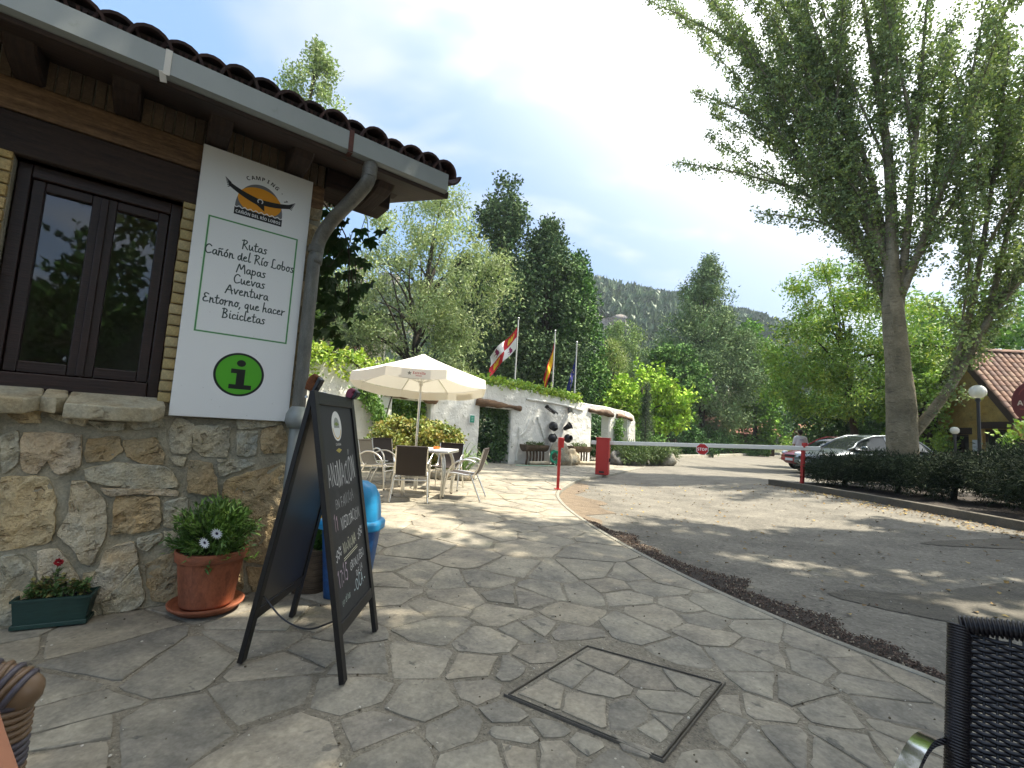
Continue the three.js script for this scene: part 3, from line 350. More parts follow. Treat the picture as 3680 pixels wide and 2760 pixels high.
  const pipe = mesh('downpipe', merge([cyl(0.048, 0.046, 0.1, 0.82, 2.76, 0.55), tube([[0.82, 2.74, 0.55], [0.815, 2.68, 0.53], [0.7, 2.47, 0.18], [0.665, 2.36, 0.11], [0.655, 2.2, 0.1]], 0.045, 16, 22), cyl(0.043, 0.043, 1.1, 0.648, 1.7, 0.1, 16), cyl(0.05, 0.05, 0.05, 0.655, 2.3, 0.1, 16)]), tm([0.24, 0.23, 0.205], 'mott', 'mottB', 2, 0.002, { roughness: 0.5, metalness: 0.4 }), P);
  mesh('pipe_shoe', lathe([[0.0, 0], [0.055, 0.005], [0.075, 0.05], [0.07, 0.1], [0.05, 0.14], [0.04, 0.15]], 20).translate(0.645, 1.06, 0.105), MAT.zinc, pipe); mesh('lower_pipe', cyl(0.04, 0.04, 1.07, 0.645, 0.53, 0.1, 16), MAT.zinc, pipe);
  // window: frame, two casements, panes
  const win = new THREE.Group(); win.name = 'window'; P.add(win); const fw = MAT.woodRed, bar = (n, u0, u1, v0, v1, w0, w1) => mesh(n, bx(u1 - u0, v1 - v0, w1 - w0, (u0 + u1) / 2, (v0 + v1) / 2, (w0 + w1) / 2, 0, 0, 0, 0.007), fw, win);
  const L = -0.815, Rr = -0.105, Bv = 1.2, Tv = 2.398;
  bar('frame', L, L + 0.055, Bv, Tv, -0.14, -0.05); bar('frame', Rr - 0.055, Rr, Bv, Tv, -0.14, -0.05); bar('frame', L + 0.055, Rr - 0.055, Tv - 0.07, Tv, -0.14, -0.05); bar('frame', L + 0.055, Rr - 0.055, Bv, Bv + 0.085, -0.14, -0.035);
  const mid = (L + Rr) / 2;
  for (const [a, b] of [[L + 0.058, mid - 0.002], [mid + 0.002, Rr - 0.058]]) {
    const c0 = Bv + 0.088, c1 = Tv - 0.073, s = 0.052; bar('casement', a, a + s, c0, c1, -0.125, -0.07); bar('casement', b - s, b, c0, c1, -0.125, -0.07); bar('casement', a + s, b - s, c1 - s, c1, -0.123, -0.072); bar('casement', a + s, b - s, c0, c0 + s * 1.2, -0.123, -0.072);
    mesh('pane', bx(b - a - 2 * s + 0.01, c1 - c0 - 2.1 * s, 0.004, (a + b) / 2, (c0 + c1) / 2 + 0.003, -0.098, 0, 0, 0, 0.001), MAT.glass, win);
  }
  bar('meeting_strip', mid - 0.018, mid + 0.018, Bv + 0.09, Tv - 0.08, -0.071, -0.055);
}
// ---------------------------------------------------------------- information board on the wall
// handwritten letters as strokes on a 0..1 cap height; lower case x-height is about 0.55
const GL = {
  R: [0.6, [[0.1, 0], [0.14, 0.5], [0.18, 1]], [[0.02, 0.9], [0.3, 1.02], [0.5, 0.85], [0.36, 0.58], [0.18, 0.52], [0.36, 0.3], [0.56, 0.02]]],
  C: [0.62, [[0.56, 0.82], [0.42, 1], [0.18, 0.86], [0.06, 0.45], [0.16, 0.08], [0.36, 0.0], [0.58, 0.16]]],
  M: [0.86, [[0.04, 0], [0.14, 0.5], [0.24, 1], [0.34, 0.6], [0.42, 0.3], [0.56, 0.66], [0.68, 1], [0.74, 0.5], [0.8, 0]]],
  A: [0.66, [[0.0, 0], [0.18, 0.5], [0.34, 1], [0.46, 0.5], [0.58, 0]], [[0.08, 0.36], [0.32, 0.4], [0.6, 0.36]]],
  E: [0.56, [[0.5, 0.86], [0.3, 1], [0.12, 0.82], [0.2, 0.58], [0.36, 0.54], [0.14, 0.5], [0.04, 0.22], [0.2, 0], [0.5, 0.14]]],
  B: [0.56, [[0.08, 0], [0.12, 0.5], [0.14, 1]], [[0.02, 0.94], [0.3, 1], [0.44, 0.8], [0.3, 0.58], [0.14, 0.54], [0.4, 0.46], [0.48, 0.2], [0.28, 0.0], [0.06, 0.04]]],
  L: [0.52, [[0.34, 0.96], [0.22, 1.04], [0.14, 0.86], [0.14, 0.5], [0.12, 0.1], [0.04, 0.04], [0.06, 0.14], [0.2, 0.06], [0.36, -0.02], [0.52, 0.1]]],
  a: [0.46, [[0.36, 0.48], [0.2, 0.55], [0.06, 0.36], [0.06, 0.12], [0.18, 0.0], [0.32, 0.16], [0.37, 0.5], [0.36, 0.1], [0.46, 0.03]]],
  b: [0.42, [[0.1, 1.0], [0.08, 0.5], [0.07, 0.1], [0.2, 0], [0.36, 0.16], [0.36, 0.4], [0.24, 0.5], [0.09, 0.36]]],
  c: [0.38, [[0.33, 0.44], [0.22, 0.55], [0.07, 0.38], [0.07, 0.12], [0.2, 0.0], [0.38, 0.12]]],
  d: [0.46, [[0.34, 0.46], [0.2, 0.54], [0.05, 0.34], [0.06, 0.1], [0.18, 0.0], [0.32, 0.18], [0.38, 1.0], [0.36, 0.1], [0.46, 0.02]]],
  e: [0.42, [[0.06, 0.28], [0.24, 0.32], [0.33, 0.44], [0.22, 0.55], [0.08, 0.4], [0.06, 0.14], [0.2, 0.0], [0.4, 0.12]]],
  h: [0.46, [[0.12, 1.05], [0.09, 0.5], [0.06, 0.0]], [[0.07, 0.24], [0.2, 0.5], [0.32, 0.48], [0.32, 0.2], [0.34, 0.02], [0.44, 0.08]]],
  i: [0.22, [[0.1, 0.54], [0.08, 0.2], [0.1, 0.02], [0.2, 0.08]], [[0.12, 0.78], [0.125, 0.8]]],
  l: [0.26, [[0.14, 1.05], [0.09, 0.6], [0.07, 0.12], [0.14, 0.0], [0.26, 0.1]]],
  n: [0.46, [[0.08, 0.54], [0.07, 0.2], [0.06, 0.0]], [[0.07, 0.26], [0.2, 0.53], [0.31, 0.48], [0.31, 0.2], [0.34, 0.02], [0.46, 0.08]]],
  o: [0.42, [[0.22, 0.55], [0.07, 0.4], [0.06, 0.14], [0.2, 0.0], [0.35, 0.14], [0.35, 0.42], [0.22, 0.55], [0.3, 0.46], [0.42, 0.5]]],
  p: [0.44, [[0.08, 0.54], [0.07, 0.1], [0.04, -0.4]], [[0.07, 0.34], [0.2, 0.55], [0.36, 0.44], [0.36, 0.16], [0.22, 0.02], [0.09, 0.12]]],
  q: [0.46, [[0.34, 0.46], [0.2, 0.54], [0.06, 0.36], [0.06, 0.12], [0.18, 0.02], [0.32, 0.2], [0.36, 0.52], [0.33, 0.0], [0.32, -0.4], [0.4, -0.3]]],
  r: [0.36, [[0.07, 0.54], [0.08, 0.2], [0.06, 0.0]], [[0.08, 0.26], [0.18, 0.5], [0.34, 0.5]]],
  s: [0.36, [[0.32, 0.5], [0.18, 0.56], [0.08, 0.42], [0.24, 0.28], [0.3, 0.12], [0.16, 0.0], [0.02, 0.06]]],
  t: [0.34, [[0.16, 0.9], [0.12, 0.4], [0.12, 0.06], [0.22, 0.0], [0.34, 0.1]], [[0.0, 0.6], [0.16, 0.62], [0.34, 0.64]]],
  u: [0.46, [[0.06, 0.54], [0.05, 0.14], [0.16, 0.0], [0.3, 0.16], [0.35, 0.54], [0.34, 0.1], [0.46, 0.04]]],
  v: [0.42, [[0.04, 0.54], [0.12, 0.2], [0.18, 0.0], [0.28, 0.3], [0.36, 0.56], [0.44, 0.5]]],
  '\u00f1': [0.46, [[0.08, 0.54], [0.07, 0.2], [0.06, 0.0]], [[0.07, 0.26], [0.2, 0.53], [0.31, 0.48], [0.31, 0.2], [0.34, 0.02], [0.46, 0.08]], [[0.06, 0.7], [0.16, 0.78], [0.26, 0.7], [0.38, 0.78]]],
  '\u00f3': [0.42, [[0.22, 0.55], [0.07, 0.4], [0.06, 0.14], [0.2, 0.0], [0.35, 0.14], [0.35, 0.42], [0.22, 0.55]], [[0.2, 0.68], [0.32, 0.84]]],
  '\u00ed': [0.22, [[0.1, 0.54], [0.08, 0.2], [0.1, 0.02], [0.2, 0.08]], [[0.1, 0.7], [0.22, 0.86]]],
  ',': [0.2, [[0.1, 0.04], [0.08, -0.08], [0.02, -0.18]]], ' ': [0.24],
};
function script(x, text, cx, base, size, ink, width) {
  const sp = 0.035; let w = 0; for (const c of text) w += GL[c][0] + sp; x.save(); x.translate(cx - w * size / 2, base); x.strokeStyle = ink; x.lineWidth = width; x.lineCap = x.lineJoin = 'round';
  for (const c of text) { const [adv, ...st] = GL[c]; for (const s of st) { const q = s.map((p) => [p[0] * size, -p[1] * size]); x.beginPath(); x.moveTo(...q[0]); for (let i = 1; i < q.length - 1; i++) { const m = i === q.length - 2 ? q[i + 1] : [(q[i][0] + q[i + 1][0]) / 2, (q[i][1] + q[i + 1][1]) / 2]; x.quadraticCurveTo(...q[i], ...m); } if (q.length === 2) x.lineTo(...q[1]); x.stroke(); } x.translate((adv + sp) * size, 0); }
  x.restore();
}
{
  const W = 768, H = 2048, t = canvasTex(W, H, (x) => {
    x.fillStyle = '#f1f1ee'; x.fillRect(0, 0, W, H);
    // emblem
    const ex = 400, ey = 335, er = 165;
    x.save(); x.beginPath(); x.rect(ex - er, ey - er - 10, 2 * er, er + 95); x.clip(); x.beginPath(); x.ellipse(ex, ey + 60, er, er + 55, 0, 0, 7); x.fillStyle = '#6f6f70'; x.fill(); x.beginPath(); x.ellipse(ex, ey - 20, er - 12, 112, 0, 0, 7); x.fillStyle = '#e79a16'; x.fill(); x.restore();
    x.fillStyle = '#111'; x.fillRect(ex - er - 2, ey + 72, 2 * er + 4, 58); x.strokeStyle = '#e8e8e8'; x.lineWidth = 7; x.beginPath(); for (let i = 0; i <= 40; i++) x.lineTo(ex - er + i / 40 * 2 * er, ey + 66 + 7 * Math.sin(i * 1.35)); x.stroke();
    x.fillStyle = '#eee'; x.font = 'bold 34px sans-serif'; x.textAlign = 'center'; x.fillText('CA\u00d1\u00d3N DEL R\u00cdO LOBOS', ex, ey + 116, 316);
    x.fillStyle = '#16120f'; x.beginPath(); x.moveTo(ex - 230, ey - 118); x.bezierCurveTo(ex - 180, ey - 84, ex - 90, ey - 56, ex - 8, ey - 42); x.bezierCurveTo(ex + 80, ey - 46, ex + 150, ey - 52, ex + 236, ey - 84); x.lineTo(ex + 215, ey - 40); x.bezierCurveTo(ex + 150, ey - 18, ex + 90, ey - 4, ex + 30, ey - 2); x.lineTo(ex + 36, ey + 46); x.lineTo(ex - 22, ey + 8); x.bezierCurveTo(ex - 90, ey - 10, ex - 160, ey - 40, ex - 218, ey - 78); x.closePath(); x.fill();
    for (let i = 0; i < 6; i++) { x.lineWidth = 6; x.strokeStyle = '#16120f'; x.beginPath(); x.moveTo(ex - 205, ey - 104 + i * 5); x.lineTo(ex - 246 + i * 4, ey - 136 + i * 14); x.stroke(); x.beginPath(); x.moveTo(ex + 205, ey - 70 + i * 5); x.lineTo(ex + 250 - i * 4, ey - 100 + i * 13); x.stroke(); }
    x.strokeStyle = '#ddd'; x.lineWidth = 8; x.beginPath(); x.arc(ex, ey - 26, 17, 2.2, 7.2); x.stroke();
    x.fillStyle = '#1c1815'; x.font = 'bold 42px sans-serif'; const arc = (s, a0, da, r) => { for (let i = 0; i < s.length; i++) { const a = a0 + i * da; x.save(); x.translate(ex + r * Math.cos(a), ey - 10 + (r + 12) * Math.sin(a) * 1.0); x.rotate(a + Math.PI / 2); x.fillText(s[i], 0, 0); x.restore(); } }; arc('CAMPING', -2.12, 0.19, 176); arc('\u00b7 1\u00aa', -0.72, 0.16, 180);
    // green double frame
    x.strokeStyle = '#8fbf8d'; x.lineWidth = 13; x.strokeRect(84, 535, 610, 880); x.strokeStyle = '#2f7a35'; x.lineWidth = 6; x.strokeRect(84, 535, 610, 880);
    const ink = '#33403a'; [['Rutas', 400, 725, 74], ['Ca\u00f1\u00f3n del R\u00edo Lobos', 388, 822, 74], ['Mapas', 396, 918, 74], ['Cuevas', 392, 1006, 74], ['Aventura', 388, 1096, 76], ['Entorno, que hacer', 384, 1192, 72], ['Bicicletas', 384, 1290, 74]].forEach(([s, a, b, z]) => script(x, s, a, b, z, ink, 8.5));
    // round "i"
    x.beginPath(); x.arc(396, 1710, 168, 0, 7); x.fillStyle = '#0d1410'; x.fill(); x.beginPath(); x.arc(396, 1710, 152, 0, 7); x.fillStyle = '#55b023'; x.fill(); x.fillStyle = '#10160f'; x.beginPath(); x.ellipse(402, 1622, 30, 26, 0, 0, 7); x.fill(); x.fillRect(340, 1668, 92, 34); x.fillRect(378, 1668, 56, 130); x.fillRect(334, 1788, 150, 34);
    const r = rng(3); for (let i = 0; i < 70; i++) { x.fillStyle = 'rgba(90,80,60,' + (0.05 + 0.12 * r()) + ')'; x.beginPath(); x.arc(r() * W, r() * H, 1 + 3 * r(), 0, 7); x.fill(); }
  });
  const s = thing('information_sign', 'tall white information panel with bird emblem and green letter i', 'sign', null, B0.toArray(), bTurn), u0 = -0.045, u1 = 0.6, v0 = 1.105, v1 = 2.785;
  mesh('panel', bx(u1 - u0, v1 - v0, 0.012, (u0 + u1) / 2, (v0 + v1) / 2, 0.055, 0, 0, 0, 0.002), paint([0.75, 0.75, 0.73], 0.45), s);
  mesh('printed_face', new THREE.PlaneGeometry(u1 - u0 - 0.006, v1 - v0 - 0.006).translate((u0 + u1) / 2, (v0 + v1) / 2, 0.0645), mat([0.86, 0.86, 0.86], { map: t, roughness: 0.4 }), s);
  mesh('batten', bx(0.5, 0.04, 0.022, 0.28, 2.6, 0.04), MAT.wood, s); mesh('batten', bx(0.5, 0.04, 0.022, 0.28, 1.3, 0.038), MAT.wood, s);
}
// ---------------------------------------------------------------- leaves
function leafGeo(list) { // list of [pos, dir, up, len, wid]: folded diamond leaves
  const pos = [], idx = []; for (const [p, d, u, l, w, fold = 0.25] of list) {
    const s = d.clone().cross(u).normalize(), n = s.clone().cross(d).normalize(), b = pos.length / 3, tip = p.clone().addScaledVector(d, l), mid = p.clone().addScaledVector(d, l * 0.42), a = mid.clone().addScaledVector(s, w / 2).addScaledVector(n, w * fold), c = mid.clone().addScaledVector(s, -w / 2).addScaledVector(n, w * fold);
    for (const q of [p, a, tip, c]) pos.push(q.x, q.y, q.z); idx.push(b, b + 1, b + 2, b, b + 2, b + 3);
  }
  const g = new THREE.BufferGeometry(); g.setAttribute('position', new THREE.Float32BufferAttribute(pos, 3)); g.setIndex(idx); return clean(g);
}
const rv = () => { let v; do v = V(rr(-1, 1), rr(-1, 1), rr(-1, 1)); while (v.lengthSq() > 1 || v.lengthSq() < 0.01); return v.normalize(); };
function spray(n, rad, len, wid, seed, droop = 0.3, out = 0.6) { const o = R; R = rng(seed); const L = []; for (let i = 0; i < n; i++) { const p = rv().multiplyScalar(rad * Math.cbrt(R())), d = rv().addScaledVector(p.clone().normalize(), out).add(V(0, -droop, 0)).normalize(); L.push([p, d, rv(), len * rr(0.7, 1.2), wid * rr(0.8, 1.15)]); } R = o; return leafGeo(L); }
function leafMat(r = 0.55, tr = 0.4) { return new THREE.MeshPhysicalMaterial({ color: 0xffffff, roughness: r, transmission: tr, thickness: 0, side: THREE.DoubleSide }); }
const LG = 1.45; // leaf tints below are for dull light; living leaves are a little paler
const LEAF = leafMat(0.75, 0.38), LEAFD = mat([1, 1, 1], { roughness: 0.55, side: THREE.DoubleSide });
const VC = new Map(), vcol = (m) => { if (!VC.has(m)) { const c = m.clone(); c.vertexColors = true; VC.set(m, c); } return VC.get(m); };
function foliage(name, geo, m, pts, size, cols, parent, jit = 0.25) { // pts: Vector3 list; one sheet of leaves with a tint per spray
  const P = geo.attributes.position, n = P.count, pos = new Float32Array(pts.length * n * 3), col = new Float32Array(pts.length * n * 3), M4 = new THREE.Matrix4(), q = new THREE.Quaternion(), e = new THREE.Euler(), v = V();
  pts.forEach((p, i) => { const s = lerp(size[0], size[1], R()); M4.compose(p, q.setFromEuler(e.set(R() * 6.3, R() * 6.3, R() * 6.3)), V(s, s, s)); const c = cols[Math.floor(R() * cols.length)], k = 1 + jit * (R() * 2 - 1), cr = c[0] * k * rr(0.93, 1.07) * LG, cg = c[1] * k * LG, cb = c[2] * k * LG; for (let j = 0; j < n; j++) { v.fromBufferAttribute(P, j).applyMatrix4(M4); const o = (i * n + j) * 3; pos[o] = v.x; pos[o + 1] = v.y; pos[o + 2] = v.z; if (j % 6 === 0) tw = rr(0.85, 1.15); col[o] = cr * tw; col[o + 1] = cg * tw; col[o + 2] = cb * tw; } });
  const g = new THREE.BufferGeometry(); g.setAttribute('position', new THREE.BufferAttribute(pos, 3)); g.setAttribute('color', new THREE.BufferAttribute(col, 3)); g.computeVertexNormals();
  leafTris += pts.length * n / 3; return stuff(mesh(name, g, vcol(m), parent));
}
let tw = 1, leafTris = 0;
const inBall = (c, r, shell = 0) => { const v = rv(), k = Math.cbrt(lerp(shell, 1, R())); return V(c[0] + v.x * r[0] * k, c[1] + v.y * r[1] * k, c[2] + v.z * r[2] * k); };

// ---------------------------------------------------------------- things against the building
{ // terracotta pot with a daisy bush
  R = rng(21); const x = -1.69, z = -2.80, t = thing('potted_daisy', 'leafy daisy bush in terracotta pot with two white flowers', 'potted plant', null, [x, 0.014, z]);
  const terra = tm([0.36, 0.115, 0.055], 'rock', 'mottB', 1.6, 0.002, { roughness: 0.75 });
  mesh('pot', lathe([[0, 0.03], [0.145, 0.03], [0.15, 0.04], [0.185, 0.29], [0.2, 0.29], [0.205, 0.34], [0.19, 0.345], [0.18, 0.31], [0, 0.3]], 40), terra, t);
  mesh('saucer', lathe([[0, 0], [0.17, 0], [0.21, 0.03], [0.215, 0.045], [0.2, 0.045], [0.165, 0.02], [0, 0.02]], 40), terra, t);
  mesh('soil', cyl(0.182, 0.182, 0.02, 0, 0.31, 0, 24), MAT.soil, t);
  const L = [], stems = [];
  for (let i = 0; i < 150; i++) { const d = V(gauss(), rr(0.15, 1.1), gauss()).normalize(), r = rr(0.17, 0.27), tip = V(d.x * r * 1.05, 0.34 + d.y * r * 1.15 - (R() < 0.25 ? 0.12 : 0), d.z * r * 1.05); stems.push(tube([[d.x * 0.03, 0.31, d.z * 0.03], [tip.x * 0.6, 0.31 + (tip.y - 0.31) * 0.5, tip.z * 0.6], tip.toArray()], 0.002, 3, 3)); for (let k = 0; k < 26; k++) { const f = rr(0.45, 1), p = V(tip.x * f, lerp(0.33, tip.y, f), tip.z * f).add(rv().multiplyScalar(0.022)); const dd = d.clone().add(rv().multiplyScalar(0.8)).normalize(); L.push([p, dd, V(0, 1, 0).add(rv().multiplyScalar(0.5)), rr(0.035, 0.062), rr(0.011, 0.018)]); } }
  const cut = Math.floor(L.length * 0.6);
  stuff(mesh('foliage', leafGeo(L.slice(0, cut)), mat([0.085, 0.17, 0.03], { roughness: 0.5, side: THREE.DoubleSide }), t)); stuff(mesh('young_foliage', leafGeo(L.slice(cut)), mat([0.18, 0.3, 0.05], { roughness: 0.5, side: THREE.DoubleSide }), t)); stuff(mesh('stems', merge(stems), mat([0.07, 0.1, 0.03]), t));
  const pm = mat([0.82, 0.82, 0.84], { roughness: 0.6, side: THREE.DoubleSide });
  for (const [fx, fy, fz, ry] of [[0.12, 0.43, 0.235, 0.5], [0.165, 0.475, 0.2, 0.7]]) { const f = new THREE.Group(); f.name = 'flower'; f.position.set(fx - 0.03, fy, fz); f.rotation.set(0.35, ry - 0.6, 0); t.add(f); for (let i = 0; i < 14; i++) { const a = i / 14 * 6.283, d = V(Math.cos(a), Math.sin(a), 0.12); mesh('petal', leafGeo([[d.clone().multiplyScalar(0.006), d.clone().normalize(), V(0, 0, 1), 0.032, 0.011, 0.1]]), pm, f); } mesh('flower_eye', new THREE.SphereGeometry(0.0085, 10, 8).scale(1, 1, 0.5), mat([0.03, 0.02, 0.06]), f); }
}
{ const pd = scene.getObjectByName('potted_daisy'); pd.scale.set(0.9, 0.98, 0.9); }
{ // green trough with a small red-flowered plant
  R = rng(22); const t = thing('window_box', 'dark green plastic trough with one red flower by wall', 'planter', null, [-2.28, 0.014, -2.5], 27 * Math.PI / 180); t.scale.setScalar(0.88);
  const gm = tm([0.02, 0.07, 0.06], 'mott', 'mottB', 3, 0.0008, { roughness: 0.5 }), L = 0.33, prof = (l, d, h) => [[-l, -d], [l, -d], [l, d], [-l, d]];
  const ringBox = (l0, d0, y0, l1, d1, y1) => sheet((u, v) => { const k = u * 4, i = Math.floor(k) % 4, f = k - Math.floor(k), c = [[-1, -1], [1, -1], [1, 1], [-1, 1]], a = c[i], b = c[(i + 1) % 4], l = lerp(l0, l1, v), d = lerp(d0, d1, v); return [lerp(a[0], b[0], f) * l, lerp(y0, y1, v), -lerp(a[1], b[1], f) * d]; }, 16, 1);
  mesh('trough', merge([ringBox(0.155, 0.06, 0.02, 0.17, 0.07, 0.15), ringBox(0.17, 0.07, 0.15, 0.178, 0.078, 0.152), ringBox(0.178, 0.078, 0.152, 0.178, 0.078, 0.166), ringBox(0.178, 0.078, 0.166, 0.166, 0.066, 0.166), ringBox(0.166, 0.066, 0.166, 0.16, 0.062, 0.11), bx(0.31, 0.01, 0.12, 0, 0.025, 0)]), gm, t);
  mesh('drip_tray', bx(0.335, 0.026, 0.135, 0, 0.013, 0, 0, 0, 0, 0.005), gm, t); mesh('soil', bx(0.315, 0.02, 0.118, 0, 0.135, 0), MAT.soil, t);
  const A = [], Bq = [], S = []; for (let i = 0; i < 34; i++) { const bx0 = rr(-0.12, 0.12), d = V(gauss() * 0.5, 1, gauss() * 0.5).normalize(), h = rr(0.05, 0.17) * (1 - Math.abs(bx0 + 0.0) * 3.2), tip = V(bx0 + d.x * h, 0.14 + h, d.z * h); S.push(tube([[bx0, 0.13, 0], [bx0 + d.x * h * 0.4, 0.14 + h * 0.5, d.z * h * 0.3], tip.toArray()], 0.003, 4, 3)); for (let k = 0; k < 12; k++) { const f = rr(0.3, 1); (R() < 0.7 ? A : Bq).push([V(lerp(bx0, tip.x, f), lerp(0.14, tip.y, f), lerp(0, tip.z, f)), rv().add(V(0, 0.2, 0.2)).normalize(), V(0, 1, 0).add(rv().multiplyScalar(0.6)), rr(0.025, 0.045), rr(0.02, 0.032)]); } }
  stuff(mesh('foliage', leafGeo(A), mat([0.07, 0.13, 0.03], { roughness: 0.6, side: THREE.DoubleSide }), t)); stuff(mesh('yellowed_leaves', leafGeo(Bq), mat([0.22, 0.19, 0.06], { roughness: 0.7, side: THREE.DoubleSide }), t)); stuff(mesh('stems', merge(S), mat([0.09, 0.07, 0.04]), t));
  const F = []; for (let i = 0; i < 46; i++) { const d = rv(); F.push([d.clone().multiplyScalar(0.006), d, rv(), 0.019, 0.017]); } mesh('flower', leafGeo(F).translate(-0.015, 0.345, 0), mat([0.33, 0.012, 0.02], { roughness: 0.6, side: THREE.DoubleSide }), t); mesh('flower_stalk', tube([[-0.01, 0.2, 0], [-0.02, 0.28, 0.005], [-0.015, 0.34, 0]], 0.0025, 5, 6), mat([0.08, 0.12, 0.03]), t);
}
{ // chalkboard A-frame
  const t = thing('chalkboard_stand', 'black folding A-frame chalkboard with chalk lettering', 'chalkboard'), bl = tm([0.016, 0.014, 0.014], 'wood', 'woodB', 2, 0.001, { roughness: 0.5 });
  const face = canvasTex(768, 1600, (x, w, h) => {
    x.fillStyle = '#202225'; x.fillRect(0, 0, w, h); const r = rng(77);
    for (let i = 0; i < 260; i++) { x.strokeStyle = 'rgba(190,190,195,' + 0.035 * r() + ')'; x.lineWidth = 10 + 40 * r(); x.beginPath(); const a = r() * w, b = h * (0.3 + 0.7 * r()); x.moveTo(a, b); x.quadraticCurveTo(a + 120 * (r() - 0.5), b + 60 * (r() - 0.5), a + 260 * (r() - 0.5), b + 120 * (r() - 0.5)); x.stroke(); }
    x.fillStyle = '#d9d9d4'; x.beginPath(); x.ellipse(360, 165, 112, 122, 0, 0, 7); x.fill(); x.strokeStyle = '#c8a23c'; x.lineWidth = 9; x.beginPath(); x.ellipse(360, 165, 92, 102, 0, 0.3, 3.0); x.stroke(); x.fillStyle = '#8f938c'; x.beginPath(); x.ellipse(360, 160, 62, 66, 0, 0, 7); x.fill(); x.fillStyle = '#d9d9d4'; x.fillRect(305, 180, 110, 46); x.fillStyle = '#6f7f3c'; x.beginPath(); x.moveTo(300, 150); x.lineTo(360, 130); x.lineTo(420, 150); x.lineTo(360, 165); x.fill(); x.fillStyle = '#b9b9b2'; x.font = 'bold 30px sans-serif'; x.textAlign = 'center'; x.fillText('C\u00f3rdoba', 360, 325); x.fillStyle = '#a79a4a'; x.beginPath(); x.moveTo(290, 362); x.lineTo(360, 345); x.lineTo(430, 362); x.lineTo(360, 385); x.fill();
    const chalk = (s, cx, cy, size, maxw, col = '#cfd0cf', tall = 1, rot = 0) => { x.save(); x.translate(cx, cy); x.rotate(rot); x.scale(1, tall); x.font = size + 'px sans-serif'; x.fillStyle = col; x.textAlign = 'left'; const w0 = x.measureText(s).width, sc = Math.min(1, maxw / w0); x.scale(sc, 1); let px = -w0 / 2; for (const ch of s) { const cw = x.measureText(ch).width; x.save(); x.translate(px, (r() - 0.5) * size * 0.16); x.rotate((r() - 0.5) * 0.16); x.transform(1, 0, (r() - 0.5) * 0.3, 0.86 + 0.3 * r(), 0, 0); x.globalAlpha = 0.65 + 0.35 * r(); x.fillText(ch, 0, 0); x.restore(); px += cw; } x.restore(); };
    chalk('ANIMACI\u00d3N', 385, 640, 120, 640, '#c9c9c7', 2.1, -0.02); chalk('EN FAMILIA', 370, 800, 84, 560, 'rgba(190,190,190,0.75)', 1.3, -0.06); chalk('MEDITACI\u00d3N', 470, 965, 90, 470, '#c9cac8', 1.35, -0.05); chalk('11', 130, 965, 110, 90, '#c4a3b4', 1.5); chalk('MA\u00d1ANA', 380, 1150, 84, 320, '#cfcdb0', 1.25, -0.06); x.strokeStyle = '#cfcdb0'; x.lineWidth = 6; for (const k of [0, 16]) { x.beginPath(); x.moveTo(215, 1195 + k); x.lineTo(555, 1165 + k); x.stroke(); }
    x.strokeStyle = '#cfd0cf'; x.lineWidth = 7; for (const [a, b] of [[60, 1130], [600, 1080]]) for (const k of [0, 40]) { x.beginPath(); for (let i = 0; i < 30; i++) x.lineTo(a + i * 4, b + k - i * 1.4 + 16 * Math.sin(i * 0.55)); x.stroke(); }
    chalk('17:15', 160, 1360, 120, 210, '#c9b2c4', 1.4, -0.05); chalk('GRAN JUEGO', 520, 1300, 76, 380, '#cfd0cf', 1.25, -0.1); chalk('DE LA', 545, 1390, 66, 180, '#cfd0cf', 1.1, -0.06); chalk('- OCA -', 520, 1500, 96, 340, '#bfd3d6', 1.35, -0.08); chalk('en el bar', 190, 1500, 54, 190, '#b9cabf', 1.2, -0.1);
    for (let i = 0; i < 1500; i++) { x.fillStyle = 'rgba(30,31,34,' + 0.6 * r() + ')'; x.fillRect(r() * w, 400 + r() * 1150, 2 + 5 * r(), 1 + 3 * r()); }
  });
  const slate = mat([1, 1, 1], { map: face, roughness: 0.6 }), back = mat([0.028, 0.028, 0.033], { roughness: 0.35 });
  // each leaf: local x along the board's width (near to far), y up the slope
  const leaf = (nb, fb, nt, ft, out, chalked) => {
    const g = new THREE.Group(); g.name = 'board_leaf'; t.add(g);
    const X = V(...fb).sub(V(...nb)), w = X.length(); X.normalize(); const Y = V(...nt).sub(V(...nb)), h = Y.length(); Y.addScaledVector(X, -Y.dot(X)).normalize(); const Z = X.clone().cross(Y); g.matrixAutoUpdate = true; const m = new THREE.Matrix4().makeBasis(X, Y, Z).setPosition(...nb); g.applyMatrix4(m); const s = Z.dot(V(...out)) > 0 ? 1 : -1;
    const b = 0.045, leg = 0.16; mesh('stile', bx(b, h, 0.024, b / 2, h / 2, 0, 0, 0, 0, 0.003), bl, g); mesh('stile', bx(b, h, 0.024, w - b / 2, h / 2, 0, 0, 0, 0, 0.003), bl, g); mesh('rail', bx(w - 2 * b, 0.06, 0.022, w / 2, h - 0.032, 0, 0, 0, 0, 0.003), bl, g); mesh('rail', bx(w - 2 * b, 0.05, 0.022, w / 2, leg + 0.05, 0, 0, 0, 0, 0.003), bl, g);
    const y0 = leg + 0.07, y1 = h - 0.06; mesh('slate', bx(w - 2 * b + 0.01, y1 - y0 + 0.01, 0.006, w / 2, (y0 + y1) / 2, -s * 0.002, 0, 0, 0, 0.001), back, g);
    if (chalked) { const p = new THREE.PlaneGeometry(w - 2 * b, y1 - y0); if (s < 0) p.rotateY(Math.PI); mesh('chalk_face', p.translate(w / 2, (y0 + y1) / 2, s * 0.0025), slate, g); }
    return g;
  };
  leaf([-0.65, 0.014, -2.1], [-0.66, 0.014, -2.66], [-0.905, 1.265, -2.17], [-0.9, 1.25, -2.73], [1, 0, 0], true);
